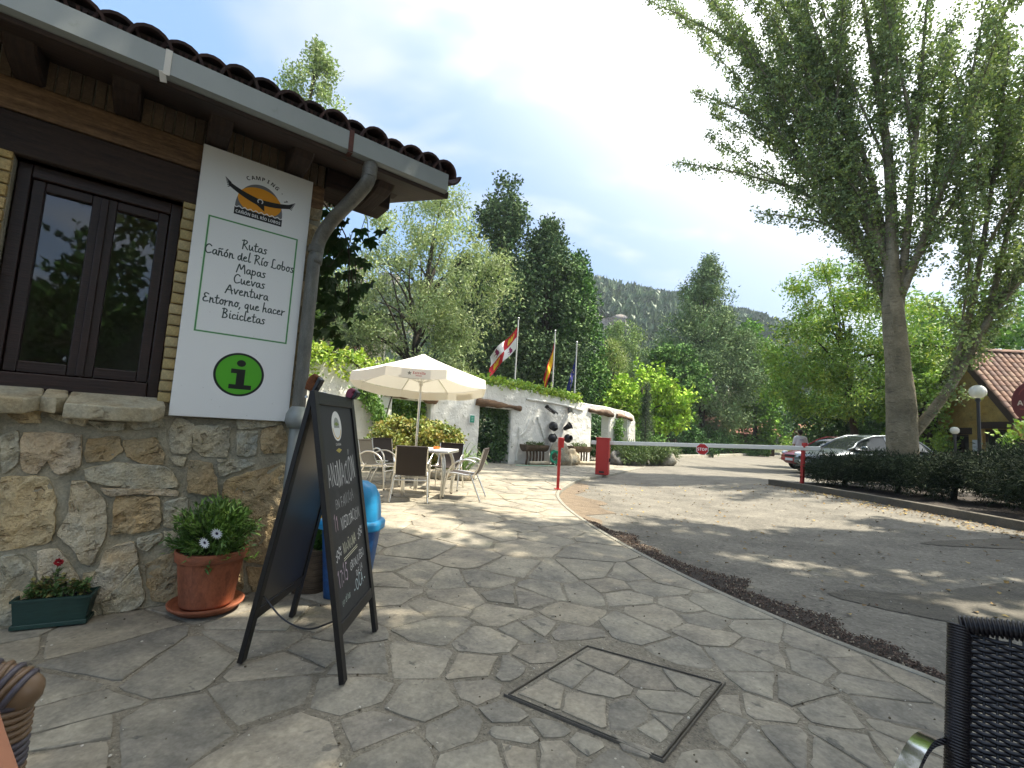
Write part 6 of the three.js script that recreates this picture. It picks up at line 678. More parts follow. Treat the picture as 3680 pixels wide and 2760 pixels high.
{ // bed kerb on the right, bark mulch, lawn and far kerb
  const line = (pts, n) => new THREE.CatmullRomCurve3(pts.map((p) => V(p[0], 0, p[1])), false, 'centripetal').getSpacedPoints(n), kerb = (name, pts, n, w, h, m) => { const c = line(pts, n), nn = c.map((p, i) => { const d = c[Math.min(n, i + 1)].clone().sub(c[Math.max(0, i - 1)]).normalize(); return V(d.z, 0, -d.x); }); const pr = [[-w / 2, -0.15], [-w / 2, h - 0.015], [-w / 2 + 0.015, h], [w / 2 - 0.015, h], [w / 2, h - 0.015], [w / 2, -0.15]]; const g = sheet((u, v) => { const i = Math.round(u * n), k = pr[Math.round(v * 5)], p = c[i]; return [p.x + nn[i].x * k[0], ground(p.x, p.z) + k[1], p.z + nn[i].z * k[0]]; }, n, 5); return struct(name, uvm(g), m); };
  const km = tm([0.16, 0.14, 0.11], 'mott', 'mottB', 1.4, 0.006), KP = [[6.75, -12.0], [6.95, -11.35], [7.3, -9.4], [7.45, -7.6], [7.5, -5.5], [7.5, -2]]; kerb('bed_kerb', KP, 50, 0.12, 0.12, km);
  const bed = sheet((u, v) => { const c = line(KP, 50)[Math.round(u * 50)], x = c.x + 0.06 + v * 4.5; return [x, ground(x, c.z) + 0.05 + 0.06 * Math.sin(Math.PI * v) + 0.03 * noise3(x * 3, 1, c.z * 3), c.z]; }, 50, 20); struct('planting_bed', uvm(bed), tm([0.085, 0.06, 0.04], 'grit', 'gritB', 1.2, 0.02));
  const LP = [[-6, -24], [2, -23], [5.67, -23.7], [8.5, -25.8], [11.7, -29], [16, -34.5], [24, -45], [35, -59], [60, -88]]; kerb('lawn_kerb', LP, 80, 0.25, 0.16, tm([0.6, 0.56, 0.48], 'mott', 'mottB', 0.8, 0.004));
  const lawn = sheet((u, v) => { const c = line(LP, 80)[Math.round(u * 80)], x = c.x - v * v * 60 * 0.6, z = c.z - 0.12 - v * v * 50; return [x, ground(c.x, c.z) * (1 - v) + 0.05 + 0.05 * noise3(x * 0.3, 2, z * 0.3), z]; }, 80, 24); struct('lawn', uvm(lawn), tm([0.16, 0.18, 0.045], 'grit', 'gritB', 0.9, 0.05));
}
{ // low cabins, pergola and booth far off among the trees
  const cab = (label, x, z, w, d, ev, rid, turn, rc) => { const t = thing('cabin', label, 'cabin', 'cabins among the trees', [x, -0.05, z], turn); mesh('wall', bx(w, ev, d, 0, ev / 2, 0), tm([0.2, 0.12, 0.07], 'wood', 'woodB', 0.5), t); const sl = Math.atan2(rid - ev, d / 2), len = Math.hypot(rid - ev, d / 2) + 0.5; for (const s of [-1, 1]) mesh('roof', bx(w + 0.8, 0.08, len, 0, (rid + ev) / 2 + 0.05, s * (d / 4 + 0.1), s * sl), tm(rc, 'mott', 'mottB', 1), t); for (const k of [-0.3, 0.05, 0.3]) mesh('window', bx(0.8, 0.8, 0.05, k * w, 1.3, d / 2 + 0.03), MAT.dark, t); }; cab('brown timber cabin with red roof under the grey-green tree', 16.5, -43, 5, 3.5, 2.1, 3.3, 0.3, [0.28, 0.1, 0.06]); cab('second timber cabin with red roof at the bright green tree', 23.2, -46, 4.5, 3.5, 2.1, 3.4, -0.2, [0.33, 0.12, 0.07]); cab('long low house with terracotta roof behind the walking person', 28, -36, 9, 4, 2.0, 2.9, -0.35, [0.4, 0.17, 0.11]);
  const b = thing('glass_booth', 'white framed glass booth beside the lawn beyond the boom', 'booth', null, [25.6, 0, -38.5], 0.3); for (const [x, z] of [[-0.6, -0.6], [0.6, -0.6], [-0.6, 0.6], [0.6, 0.6]]) mesh('post', bx(0.09, 2.5, 0.09, x, 1.25, z), paint([0.6, 0.62, 0.62]), b); mesh('roof', bx(1.4, 0.1, 1.4, 0, 2.52, 0), paint([0.7, 0.72, 0.72]), b); mesh('pane', bx(1.1, 1.6, 0.02, 0, 1.5, 0.6), mat([0.3, 0.33, 0.33], { roughness: 0.1 }), b); mesh('pane', bx(0.02, 1.6, 1.1, -0.6, 1.5, 0), mat([0.3, 0.33, 0.33], { roughness: 0.1 }), b); mesh('lower_panel', bx(1.1, 0.6, 0.03, 0, 0.35, 0.6), paint([0.5, 0.5, 0.5]), b);
  const p = thing('vine_pergola', 'timber pergola covered with vines behind the red car', 'pergola', null, [21.6, 0, -28.5], -0.3); for (let i = 0; i < 5; i++) for (const z of [-0.9, 0.9]) mesh('post', bx(0.12, 2.0, 0.12, -2.6 + i * 1.3, 1.0, z), MAT.wood, p); for (const z of [-0.9, 0.9]) mesh('beam', bx(6, 0.12, 0.1, 0, 2.06, z), MAT.wood, p); for (let i = 0; i < 9; i++) mesh('rafter', bx(0.07, 0.09, 2.3, -2.8 + i * 0.7, 2.17, 0), MAT.wood, p); R = rng(4); const pts = []; for (let i = 0; i < 420; i++) pts.push(V(rr(-3, 3), 2.15 + gauss() * 0.25 - (R() < 0.3 ? R() * 0.9 : 0), rr(-1.1, 1.1))); foliage('vine_leaves', spray(8, 0.22, 0.16, 0.13, 5), LEAF, pts, [0.8, 1.3], [[0.14, 0.24, 0.04], [0.1, 0.19, 0.03]], p);
}
const LEAFN = leafMat(0.8, 0.3);
const LEAFM = mat([1, 1, 1], { roughness: 1, side: THREE.DoubleSide });
// ---------------------------------------------------------------- vegetation
const SPR = { broad: spray(9, 0.3, 0.2, 0.14, 101), fine: spray(12, 0.3, 0.17, 0.055, 102, 0.6, 0.5), up: spray(9, 0.28, 0.16, 0.1, 103, -0.3, 0.5), needle: spray(14, 0.2, 0.15, 0.022, 104, -0.2, 1.4), small: spray(8, 0.1, 0.062, 0.05, 105, 0.3), maple: spray(7, 0.32, 0.22, 0.2, 106, 0.5, 0.4), poplar: spray(8, 0.16, 0.075, 0.066, 107, 0.5, 0.3) };
function tree(name, label, cat, o) { // o: x z y trunk[[..local]] tr lobes clumps per spray size cols mat bark limbs
  R = rng(o.seed); const t = thing(name, label, cat, o.group, [o.x, o.y ?? -0.1, o.z]), pts = [], cents = [];
  for (const [cx, cy, cz, rx, ry, rz, w = 1] of o.lobes) { const n = Math.round(o.clumps * w * 0.8); for (let i = 0; i < n; i++) { const c = inBall([cx, cy, cz], [rx, ry, rz], o.shell ?? 0.3); cents.push(c); const k = (o.clumpR ?? 0.28) * 0.82, m = Math.min(rx, ry, rz); for (let j = 0; j < o.per * rr(0.7, 1.8); j++) pts.push(V(c.x + gauss() * k * m, c.y + gauss() * k * m * (o.vert ?? 0.8), c.z + gauss() * k * m)); } }
  const tp = o.trunk ?? [[0, 0, 0], [0.05, o.lobes[0][1] * 0.6, 0], [0, o.lobes[0][1], 0]], bark = o.bark ?? MAT.barkDark; mesh('trunk', tube(tp, o.tr ?? [0.22, 0.08], 10, 20), bark, t);
  const curve = new THREE.CatmullRomCurve3(tp.map((p) => V(...p))), lb = []; for (let i = 0; i < (o.limbs ?? 14); i++) { const e = cents[Math.floor(R() * cents.length)], f = rr(0.35, 0.95), s = curve.getPoint(f); if (e.y < s.y - 0.5) continue; const m = s.clone().lerp(e, 0.5).add(V(rr(-0.2, 0.2), 0.12 * s.distanceTo(e), rr(-0.2, 0.2))), r = (o.tr ?? [0.22])[0] * 0.32; lb.push(tube([s, m, e], [r, r * 0.2], 6, 8)); } if (lb.length) stuff(mesh('limbs', merge(lb), bark, t));
  foliage('crown', SPR[o.spray], o.mat ?? (o.z < -25 || o.z > 4 ? LEAFM : LEAF), pts, o.size, o.cols, t, o.jit ?? 0.3); return t;
}
const DG = [[0.043, 0.096, 0.025], [0.062, 0.132, 0.031], [0.034, 0.078, 0.023]], MG = [[0.078, 0.156, 0.033], [0.104, 0.195, 0.039], [0.065, 0.13, 0.026]], YG = [[0.16, 0.26, 0.03], [0.2, 0.3, 0.035], [0.12, 0.22, 0.03]], GG = [[0.13, 0.182, 0.078], [0.169, 0.221, 0.098], [0.104, 0.156, 0.065]], WG = [[0.195, 0.247, 0.085], [0.156, 0.215, 0.072], [0.247, 0.299, 0.117]];
{ // behind the white wall, left to right
  tree('lombardy_poplar', 'tall pale green poplar rising behind the tiled roof', 'tree', { seed: 201, x: -11.4, z: -22.5, lobes: [[0.1, 17.5, 0, 1.5, 3.6, 1.5], [-0.7, 14, 0, 1.4, 4, 1.5], [0.8, 13, 0, 1.3, 3.5, 1.4], [0, 8, 0, 1.9, 5, 1.8], [-1.25, 16.2, 0, 0.5, 2.0, 0.5, 0.25], [0.5, 19.3, 0, 0.5, 1.6, 0.5, 0.3]], clumps: 46, per: 14, clumpR: 0.3, vert: 1.5, spray: 'up', size: [0.7, 1.2], cols: [[0.16, 0.22, 0.06], [0.2, 0.26, 0.08], [0.12, 0.18, 0.05]], tr: [0.3, 0.05], trunk: [[0, 0, 0], [0, 9, 0], [0.1, 20, 0]], limbs: 30 });
  tree('willow', 'broad feathery willow behind the white wall and parasol', 'tree', { seed: 202, x: -4.3, z: -19.6, lobes: [[-0.2, 6.6, 0, 3.6, 2.6, 2.4], [1.6, 7.6, 0.4, 2.4, 2.4, 2], [-0.8, 9.6, -0.3, 2, 2, 1.6, 0.7], [0.6, 10.8, -0.3, 1.3, 1.3, 1.2, 0.4], [-2.6, 5.4, 0.6, 2.2, 2, 1.8], [1.5, 4.6, 0.6, 1.6, 2.2, 1.6], [-4, 4.6, 0, 1.4, 1.4, 1.4, 0.5]], clumps: 42, per: 14, clumpR: 0.22, vert: 1.3, spray: 'fine', size: [0.8, 1.5], cols: WG, tr: [0.2, 0.06], trunk: [[0, 0, 0], [0.05, 3, 0], [0.1, 5.5, 0], [0.6, 8, 0]], limbs: 36 });
  tree('willow', 'smaller grey-green willow beside the building downpipe', 'tree', { seed: 203, x: -8.6, z: -20.6, lobes: [[0, 4.6, 0, 2.2, 2, 1.8], [1.2, 5.6, 0, 1.6, 1.4, 1.4], [-1, 5.8, 0, 1.5, 1.6, 1.3]], clumps: 36, per: 12, spray: 'fine', size: [0.8, 1.4], cols: GG, limbs: 20 });
  tree('yellow_green_bush_tree', 'bright yellow-green small tree beside the downpipe', 'tree', { seed: 213, x: -9.0, z: -18.4, lobes: [[0, 5.6, 0, 1.1, 1.6, 1.1], [-0.3, 4, 0, 1.2, 1.2, 1.2]], clumps: 30, per: 10, spray: 'broad', size: [0.6, 1], cols: YG });
  tree('russet_bush', 'dry reddish-brown bush above the white wall', 'bush', { seed: 204, x: -7.6, z: -17.6, lobes: [[0, 3.0, 0, 1.9, 1.0, 1.2], [1.8, 3.0, 0, 1.4, 0.9, 1.0]], clumps: 34, per: 10, spray: 'fine', size: [0.6, 1.0], cols: [[0.19, 0.085, 0.045], [0.15, 0.08, 0.05], [0.12, 0.1, 0.05]], limbs: 20 });
  tree('bare_poplar', 'bare pinkish-grey poplar in the distance beside the vine', 'tree', { seed: 205, x: -13.2, z: -38, lobes: [[0, 11, 0, 0.9, 3.8, 0.9], [0.2, 7, 0, 1.5, 2.5, 1.4]], clumps: 30, per: 8, vert: 2, spray: 'needle', size: [1.2, 2], cols: [[0.38, 0.27, 0.24], [0.32, 0.24, 0.2]], limbs: 60, tr: [0.2, 0.03], trunk: [[0, 0, 0], [0, 8, 0], [0, 14.6, 0]], bark: tm([0.33, 0.25, 0.22], 'bark', null, 1), mat: LEAFD });
  const dp = (label, x, z, h, w, seed, cols = [[0.055, 0.092, 0.036], [0.075, 0.118, 0.045], [0.045, 0.078, 0.032], [0.1, 0.145, 0.055]]) => tree('dark_poplar', label, 'tree', { seed, group: 'dark poplars behind the flags', x, z, lobes: [[0, h * 0.72, 0, w * 0.62, h * 0.2, w * 0.6], [0, h * 0.86, 0, w * 0.36, h * 0.14, w * 0.4, 0.7], [0, h * 0.5, 0, w * 0.9, h * 0.24, w * 0.8, 1.3], [0.2, h * 0.28, 0, w, h * 0.2, w * 0.8, 1.2]], clumps: 52, per: 15, clumpR: 0.3, vert: 1.3, spray: 'up', size: [1.0, 1.7], cols, tr: [0.35, 0.08], trunk: [[0, 0, 0], [0.1, h * 0.4, 0], [0, h * 0.85, 0]], limbs: 26 });
  dp('tallest dark poplar behind the quartered flag', -1.1, -27.2, 16.7, 2.9, 206); dp('second dark poplar behind the striped flag', 1.8, -27.6, 14.2, 2.8, 207); dp('third, shorter dark poplar behind the blue flag', 3.6, -28.4, 12.4, 2.2, 208, [...DG, ...MG]); dp('lower dark poplar behind the willow', -3.4, -29, 12, 2.2, 209);
  tree('silver_birch_tree', 'tall grey-green birch with pointed crown beyond the lawn', 'tree', { seed: 210, x: 16.3, z: -39.5, lobes: [[0, 12.6, 0, 2.3, 3.2, 2.1], [-0.4, 9.6, 0, 3.3, 3.2, 3], [0.8, 6.5, 0, 4.3, 3.2, 3.5, 1.2], [-2.6, 6.6, 0, 2.6, 3, 2.4], [2.8, 8.6, 0, 2, 2.4, 2, 0.8], [0.3, 15.2, 0, 1.2, 1.9, 1.1, 0.4], [0, 3.6, 0, 4, 2, 3]], clumps: 60, per: 11, clumpR: 0.26, spray: 'fine', size: [1.5, 2.6], cols: [[0.12, 0.17, 0.07], [0.15, 0.2, 0.085], [0.09, 0.135, 0.055]], tr: [0.32, 0.06], limbs: 26 });
  tree('lime_tree', 'vivid green lime tree at the shoulder of the birch', 'tree', { seed: 211, x: 22.2, z: -42, lobes: [[0, 7.5, 0, 2, 3.6, 2], [-0.3, 10.6, 0, 1, 1.8, 1, 0.5], [0.3, 4, 0, 2.2, 2.5, 2]], clumps: 46, per: 12, spray: 'broad', size: [1.2, 2], cols: [[0.10, 0.2, 0.02], [0.13, 0.24, 0.025], [0.08, 0.16, 0.02]] });
  tree('maple', 'bright yellow-green maple behind the slim cypress', 'tree', { seed: 212, x: 8.0, z: -28.4, lobes: [[0, 4.3, 0, 1.9, 1.3, 1.6], [-1.4, 3.1, 0.3, 1.6, 1.1, 1.3], [1.4, 3.3, 0.3, 1.6, 1.2, 1.3], [0.4, 2.5, 0.8, 2.2, 0.9, 1.0]], clumps: 30, per: 11, clumpR: 0.3, spray: 'maple', size: [0.8, 1.3], cols: [[0.21, 0.32, 0.03], [0.17, 0.28, 0.03], [0.26, 0.36, 0.05]] });
  tree('golden_conifer', 'yellowish pointed conifer beside the maple', 'tree', { seed: 214, x: 6.6, z: -30.5, lobes: [[0, 5.2, 0, 0.8, 2.4, 0.8], [0.3, 3.2, 0, 1.5, 2, 1.4]], clumps: 34, per: 12, spray: 'needle', size: [1.2, 1.9], cols: [[0.2, 0.25, 0.05], [0.16, 0.2, 0.05]], mat: LEAFD });
  tree('horse_chestnut', 'dark green broad-leaved tree left of the birch', 'tree', { seed: 215, x: 12.2, z: -34.5, lobes: [[0, 6, 0, 1.9, 2.2, 1.8], [0.6, 4.2, 0, 2.2, 1.7, 1.8], [-0.6, 7.2, 0, 1.1, 1.1, 1, 0.5]], clumps: 36, per: 12, spray: 'maple', size: [0.9, 1.5], cols: [[0.075, 0.145, 0.03], [0.095, 0.17, 0.035], [0.055, 0.11, 0.025]] });
  tree('young_ash', 'slender pale green ash in front of the rocky hillside', 'tree', { seed: 216, x: 11.2, z: -46, lobes: [[0, 11, 0, 1.8, 1.6, 1.6], [-1.6, 7.5, 0, 2.2, 1.8, 1.8], [1.2, 8, 0, 1.6, 2, 1.5], [0.4, 4.6, 0, 2.6, 2.4, 2]], clumps: 30, per: 10, spray: 'fine', size: [1.3, 2.1], cols: [[0.17, 0.23, 0.07], [0.14, 0.2, 0.06]], limbs: 24, bark: tm([0.33, 0.26, 0.2], 'bark', null, 1), tr: [0.16, 0.05] });
  tree('cypress', 'slim dark cypress standing before the maple', 'tree', { seed: 217, x: 7.05, z: -24.1, lobes: [[0, 1.8, 0, 0.34, 1.5, 0.34], [0, 3.2, 0, 0.16, 0.9, 0.16, 0.6]], clumps: 46, per: 10, clumpR: 0.4, vert: 3, shell: 0, spray: 'needle', size: [0.5, 0.8], cols: [[0.02, 0.04, 0.015], [0.03, 0.055, 0.02]], mat: LEAFD, tr: [0.07, 0.02], limbs: 0, trunk: [[0, 0, 0], [0, 2, 0], [0, 4, 0]] });
  for (const [x, z, h, w, c, sd, lb] of [[28, -52, 7.5, 3.2, DG, 221, 'dark round tree behind the glass booth'], [33.5, -54, 6, 3.4, GG, 222, 'grey-green tree behind the walking person'], [39, -50, 8, 3.6, MG, 223, 'mid green tree behind the long low house'], [19.5, -50, 6, 3, DG, 224, 'dark tree behind the timber cabins'], [9, -42, 5, 2.6, DG, 225, 'dark low tree behind the maple'], [25, -33.5, 3.0, 1.6, [[0.1, 0.2, 0.03], [0.14, 0.24, 0.04]], 226, 'leafy green shrub beside the pergola'], [29.5, -40, 4.4, 2.2, MG, 227, 'mid green shrub tree at the end of the pergola'], [24, -30.5, 2.6, 1.3, MG, 228, 'low green shrub tree behind the red car'], [21.5, -21, 9.5, 3.6, MG, 254, 'tall mid green tree behind the yellow house'], [25.5, -27, 8.5, 3.6, YG, 255, 'bright green tree between pergola and yellow house'], [6.5, 9.5, 6, 3, DG, 251, 'dark tree behind the camera mirrored low in the window'], [2.2, 10.5, 5, 3, MG, 252, 'leafy tree behind the camera opposite the window'], [10.5, 7, 6.5, 3.2, DG, 253, 'dark tree behind the camera beside the drive']]) tree('garden_tree', lb, 'tree', { seed: sd, group: 'garden trees beyond the drive', x, z, lobes: [[0, h * 0.68, 0, w * 0.8, h * 0.3, w * 0.8], [w * 0.4, h * 0.5, 0, w * 0.7, h * 0.28, w * 0.7], [-w * 0.45, h * 0.45, 0.3, w * 0.7, h * 0.3, w * 0.7]], clumps: 34, per: 12, spray: 'broad', size: [1.0, 1.8], cols: c });
  for (const [x, z, h, w, c, sd, lb] of [[12, -31.5, 1.9, 1.4, DG, 231, 'dark shrub on the lawn under the chestnut'], [15.5, -37, 2.2, 1.8, DG, 232, 'dark shrub on the lawn before the cabin'], [21, -41.5, 1.8, 1.5, MG, 233, 'green shrub between the two cabins'], [26.5, -42, 2.6, 1.6, YG, 234, 'yellow-green shrub beside the glass booth'], [7.5, -26.5, 1.4, 1.2, MG, 235, 'low shrub on the lawn behind the boulders'], [3, -21, 2.3, 1.5, DG, 236, 'dark shrub seen through the far doorway'], [-0.7, -17.6, 2.2, 1.1, [[0.02, 0.05, 0.012], [0.04, 0.09, 0.015]], 237, 'dark ivy-clad shrub seen through the middle doorway'], [-4.0, -14.8, 2.2, 1.1, [[0.09, 0.18, 0.02], [0.05, 0.12, 0.015]], 238, 'green shrub seen through the doorway behind the parasol'], [1.2, -19.5, 2.4, 1.5, DG, 239, 'dark shrub behind the panel of black jars']]) tree('garden_shrub', lb, 'shrub', { seed: sd, group: 'shrubs round the garden wall', x, z, lobes: [[0, h * 0.55, 0, w, h * 0.5, w], [w * 0.5, h * 0.4, 0.2, w * 0.7, h * 0.4, w * 0.7]], clumps: 24, per: 10, spray: 'broad', size: [0.6, 1.1], cols: c, tr: [0.06, 0.03], limbs: 6 });
}
{ // planting against the white wall
  const wl = (u, v, w) => V(...wp(u, v, w)), vine = (name, label, seed, fn, n, sp, size, cols, stems) => { R = rng(seed); const t = thing(name, label, 'vine'); const pts = []; for (let i = 0; i < n; i++) pts.push(fn()); foliage('leaves', sp, LEAF, pts, size, cols, t); if (stems) stuff(mesh('stems', merge(stems), MAT.barkDark, t)); };
  const lm = [[0.2, 0.3, 0.025], [0.26, 0.33, 0.03], [0.15, 0.25, 0.025]], leafy = spray(6, 0.12, 0.1, 0.085, 301, 0.5), st = (...a) => a.map((p) => tube(p.map((q) => wl(...q)), 0.018, 5, 16));
  vine('wall_vine', 'lime green vine trailing along the top of the wall over the jars', 311, () => { const u = rr(-1.4, 3.4), k = 1 - Math.abs(u - 0.4) / 4; return wl(u, 2.5 - 0.07 * (u > 0.5 ? u - 0.5 : 0) + gauss() * 0.08 + 0.1, -0.15 + gauss() * 0.15); }, 620, leafy, [0.8, 1.5], lm, st([[-1.6, 2.5, -0.1], [0, 2.6, -0.15], [1.8, 2.46, -0.1], [3.4, 2.35, -0.1]]));
  vine('wall_vine', 'lime green vine trailing over the wall beside the parasol', 312, () => { const u = rr(-6.9, -3.9), dr = R() < 0.25 ? R() * 0.5 : 0; return wl(u, (u < -5.2 ? 2.72 : 2.55) + gauss() * 0.13 - dr, 0.02 + gauss() * 0.1 + (dr ? 0.08 : -0.05)); }, 330, leafy, [0.8, 1.5], lm, st([[-7, 2.75, -0.05], [-6, 2.78, 0.02], [-5, 2.6, 0.02], [-4, 2.55, 0.0]], [[-5.6, 2.7, 0.06], [-5.2, 2.4, 0.1], [-4.9, 2.2, 0.08]]));
  vine('climbing_vine', 'leggy green climber on white wall left of the parasol pole', 313, () => { const v = rr(0.2, 2.1), u = -4.75 + 0.35 * Math.sin(v * 2.2) + gauss() * 0.16; return wl(u, v, 0.12 + Math.abs(gauss()) * 0.1); }, 210, leafy, [0.8, 1.5], [[0.12, 0.22, 0.03], [0.08, 0.17, 0.025]], st([[-4.9, 0, 0.12], [-4.7, 0.8, 0.14], [-4.85, 1.6, 0.1], [-4.6, 2.3, 0.08]], [[-4.45, 0, 0.15], [-4.5, 1, 0.14], [-4.3, 2.0, 0.1]]));
  vine('doorway_ivy', 'dark ivy hanging in the middle doorway of the wall', 314, () => { const a = R(); return a < 0.6 ? wl(rr(-0.45, 0.0), rr(0.1, 1.8), -0.25 + gauss() * 0.1) : wl(rr(-1.2, 0), 1.75 + gauss() * 0.12, -0.25 + gauss() * 0.1); }, 330, leafy, [0.8, 1.4], [[0.03, 0.075, 0.015], [0.05, 0.1, 0.02]]);
  vine('doorway_climber', 'bright green climber filling the doorway behind parasol', 315, () => wl(rr(-4.2, -3.1), rr(0.3, 1.85), -0.45 + gauss() * 0.15), 300, leafy, [0.9, 1.6], [[0.1, 0.2, 0.02], [0.13, 0.22, 0.025], [0.05, 0.12, 0.015]]);
  vine('pillar_climber', 'small green climber on the end pillar of the wall', 316, () => wl(5.6 + gauss() * 0.14, rr(0.4, 1.75), 0.12 + gauss() * 0.06), 130, leafy, [0.7, 1.3], [[0.09, 0.18, 0.03]]);
  tree('spotted_laurel', 'rounded yellow-green laurel bush behind the terrace table', 'shrub', { seed: 317, x: -2.15, z: -11.1, y: 0, lobes: [[0, 0.65, 0, 0.85, 0.55, 0.6], [0.55, 0.6, 0.1, 0.55, 0.45, 0.5], [-0.55, 0.7, 0, 0.5, 0.5, 0.5]], clumps: 60, per: 12, shell: 0.45, spray: 'small', size: [1.0, 1.7], cols: [[0.17, 0.2, 0.03], [0.2, 0.22, 0.035], [0.1, 0.15, 0.025], [0.24, 0.2, 0.04]], tr: [0.05, 0.03], limbs: 8 });
  R = rng(318); const y = thing('strap_leaf_plant', 'arching strap-leaved plant beside the laurel bush', 'plant', null, [-0.98, 0, -10.1]), L = []; for (let i = 0; i < 70; i++) { const a = R() * 6.3, h = rr(0.3, 0.75), l = rr(0.35, 0.6), p0 = V(gauss() * 0.08, 0.05, gauss() * 0.08), d = V(Math.cos(a), 0, Math.sin(a)); let pr = null; for (let k = 0; k <= 6; k++) { const f = k / 6, q = p0.clone().addScaledVector(d, l * f).add(V(0, h * Math.sin(f * 2.2) , 0)); if (pr) { const dd = q.clone().sub(pr); L.push([pr, dd.clone().normalize(), V(0, 1, 0.2), dd.length() * 1.25, 0.045 * (1 - f * 0.6)]); } pr = q; } } stuff(mesh('leaves', leafGeo(L), mat([0.13, 0.22, 0.05], { roughness: 0.5, side: THREE.DoubleSide }), y));
  for (let i = 0; i < 5; i++) { const r = 0.14 + 0.05 * R(), o = tag(mesh('border_stone', warp(new THREE.IcosahedronGeometry(r, 3).scale(1.3, 0.8, 1), 0.05, 5, i), tm([0.36, 0.32, 0.26], 'rock', 'rockB', 1.5, 0.02)), ['rough tan border stone nearest the strap-leaved plant', 'rough tan border stone touching the parasol base', 'flat tan border stone in the middle of the laurel bed edge', 'rough tan border stone behind the table legs', 'rough tan border stone under the laurel bush'][i], 'stone', 'border stones of the laurel bed'); o.position.set(-1.85 + i * 0.24, 0.08, -9.95 - 0.1 * (i % 2)); }
  for (const [u, w, sd, lb] of [[5.4, 0.55, 321, 'low spreading juniper beside the dark boulder'], [6.6, 0.75, 322, 'low spreading juniper over the pale boulder'], [7.3, 0.7, 323, 'upright juniper sprig by the largest boulder']]) { const p = wp(u, 0, w); tree('low_juniper', lb, 'shrub', { seed: sd, group: 'low junipers among the boulders', x: p[0], z: p[2], y: 0.02, lobes: [[0, 0.45, 0, 0.75, 0.2, 0.5], [0.4, 0.6, 0, 0.5, 0.2, 0.4]], clumps: 26, per: 9, spray: 'needle', size: [0.8, 1.3], cols: [[0.08, 0.13, 0.03], [0.11, 0.15, 0.035], [0.05, 0.09, 0.025]], tr: [0.04, 0.02], limbs: 10, mat: LEAFD }); }
}
{ // creeper on the end wall of the building
  R = rng(331); const t = thing('virginia_creeper', 'dark five-fingered creeper hanging from the building corner', 'vine'), A = [], S = [];
  const hand = (p, s) => { const ax = V(gauss() * 0.5, -1, gauss() * 0.5 + 0.4).normalize(), n = V(rr(-0.5, 0.5), rr(-0.1, 0.5), 1).normalize(), sd = ax.clone().cross(n).normalize(); for (let k = -2; k <= 2; k++) { const d = ax.clone().applyAxisAngle(n, k * 0.62).normalize(); A.push([p, d, n, s * (1 - 0.14 * Math.abs(k)), s * 0.42, 0.12]); } };
  const base = V(...[B0.x + bD.x * 0.72, 0, B0.z + bD.z * 0.72]); for (let i = 0; i < 150; i++) { const k = R(), a = rr(0, 0.85) * (1 - 0.25 * k), y = 3.0 - k * 0.95 - 0.3 * a + gauss() * 0.08; const p = base.clone().addScaledVector(bD, 0.06 + a * 0.62).addScaledVector(bN, -0.35 - R() * 0.7).setY(y); hand(p, rr(0.08, 0.14)); if (R() < 0.25) S.push(tube([p, p.clone().add(V(rr(-0.1, 0.1), 0.25, rr(-0.1, 0.1)))], 0.003, 4, 1)); }
  for (const [x, y2, z] of [[-1.34, 2.38, -4.1], [-1.5, 2.1, -4.1], [-1.25, 2.86, -4.05]]) hand(V(x, y2, z), 0.14);
  stuff(mesh('leaves', leafGeo(A), new THREE.MeshPhysicalMaterial({ color: lin(0.035, 0.085, 0.02), roughness: 0.5, transmission: 0.3, thickness: 0, side: THREE.DoubleSide }), t)); stuff(mesh('tendrils', merge([...S, tube([base.clone().addScaledVector(bN, -0.5).setY(3), base.clone().addScaledVector(bD, 0.3).addScaledVector(bN, -0.5).setY(2.7), base.clone().addScaledVector(bD, 0.35).addScaledVector(bN, -0.4).setY(2.1)], 0.006, 5, 10)]), MAT.barkDark, t));
}
const LIMBS = [[[11.3,5.55,-13.64],[11.01,7.89,-14.42],[10.03,10.08,-15.72],[8.74,11.48,-17.09],[6.51,12.74,-18.47]],[[11.28,5.82,-13.61],[10.84,8.18,-14.39],[9.78,11.72,-15.86],[8.32,14.1,-17.04],[6.92,15.68,-18.19]],[[11.27,6.1,-13.59],[10.76,9.47,-14.47],[9.43,14.03,-15.84],[7.58,17.3,-17.13],[4.86,19.91,-18.29]],[[11.32,6.39,-13.56],[11.18,9.99,-14.22],[10.35,14.47,-15.19],[9.43,18.92,-15.87]],[[11.39,6.39,-13.56],[11.59,10.35,-13.98],[11.5,14.86,-14.55],[11.52,19.03,-15.16]],[[11.53,6.4,-13.56],[11.86,9.6,-13.45],[12.28,13.19,-13.51],[12.7,16.97,-13.55]],[[11.63,5.85,-13.61],[12.27,8.44,-13.16],[12.93,11.23,-12.89],[13.41,14.7,-12.56]],[[11.98,1.4,-14.04],[12.82,3.09,-13.48],[13.39,4.93,-12.9],[14.24,6.76,-12.52],[15.54,8.91,-12.31]],[[12.94,3.37,-13.45],[13.34,6.35,-13.06],[13.67,9.73,-12.74],[13.87,13.11,-12.41]],[[11.28,5.82,-13.61],[11.11,8.31,-13.98],[10.63,11.41,-14.48],[9.81,15.25,-15.12],[8.57,18.52,-15.91]],[[11.23,5.54,-13.64],[10.89,7.14,-14.09],[10.35,8.47,-14.77],[9.57,9.09,-15.51],[8.68,9.57,-16.27]],[[11.61,6.12,-13.59],[12.73,8.12,-14.0],[13.53,11.46,-14.28],[14.03,15.01,-14.54]],[[11.21,5.82,-13.62],[10.94,9.03,-14.51],[10.88,13.13,-15.72],[10.66,17.51,-16.71]],[[13.39,4.93,-12.9],[14.08,7.96,-12.81],[14.62,10.65,-12.95],[15.08,13.6,-12.87]]];
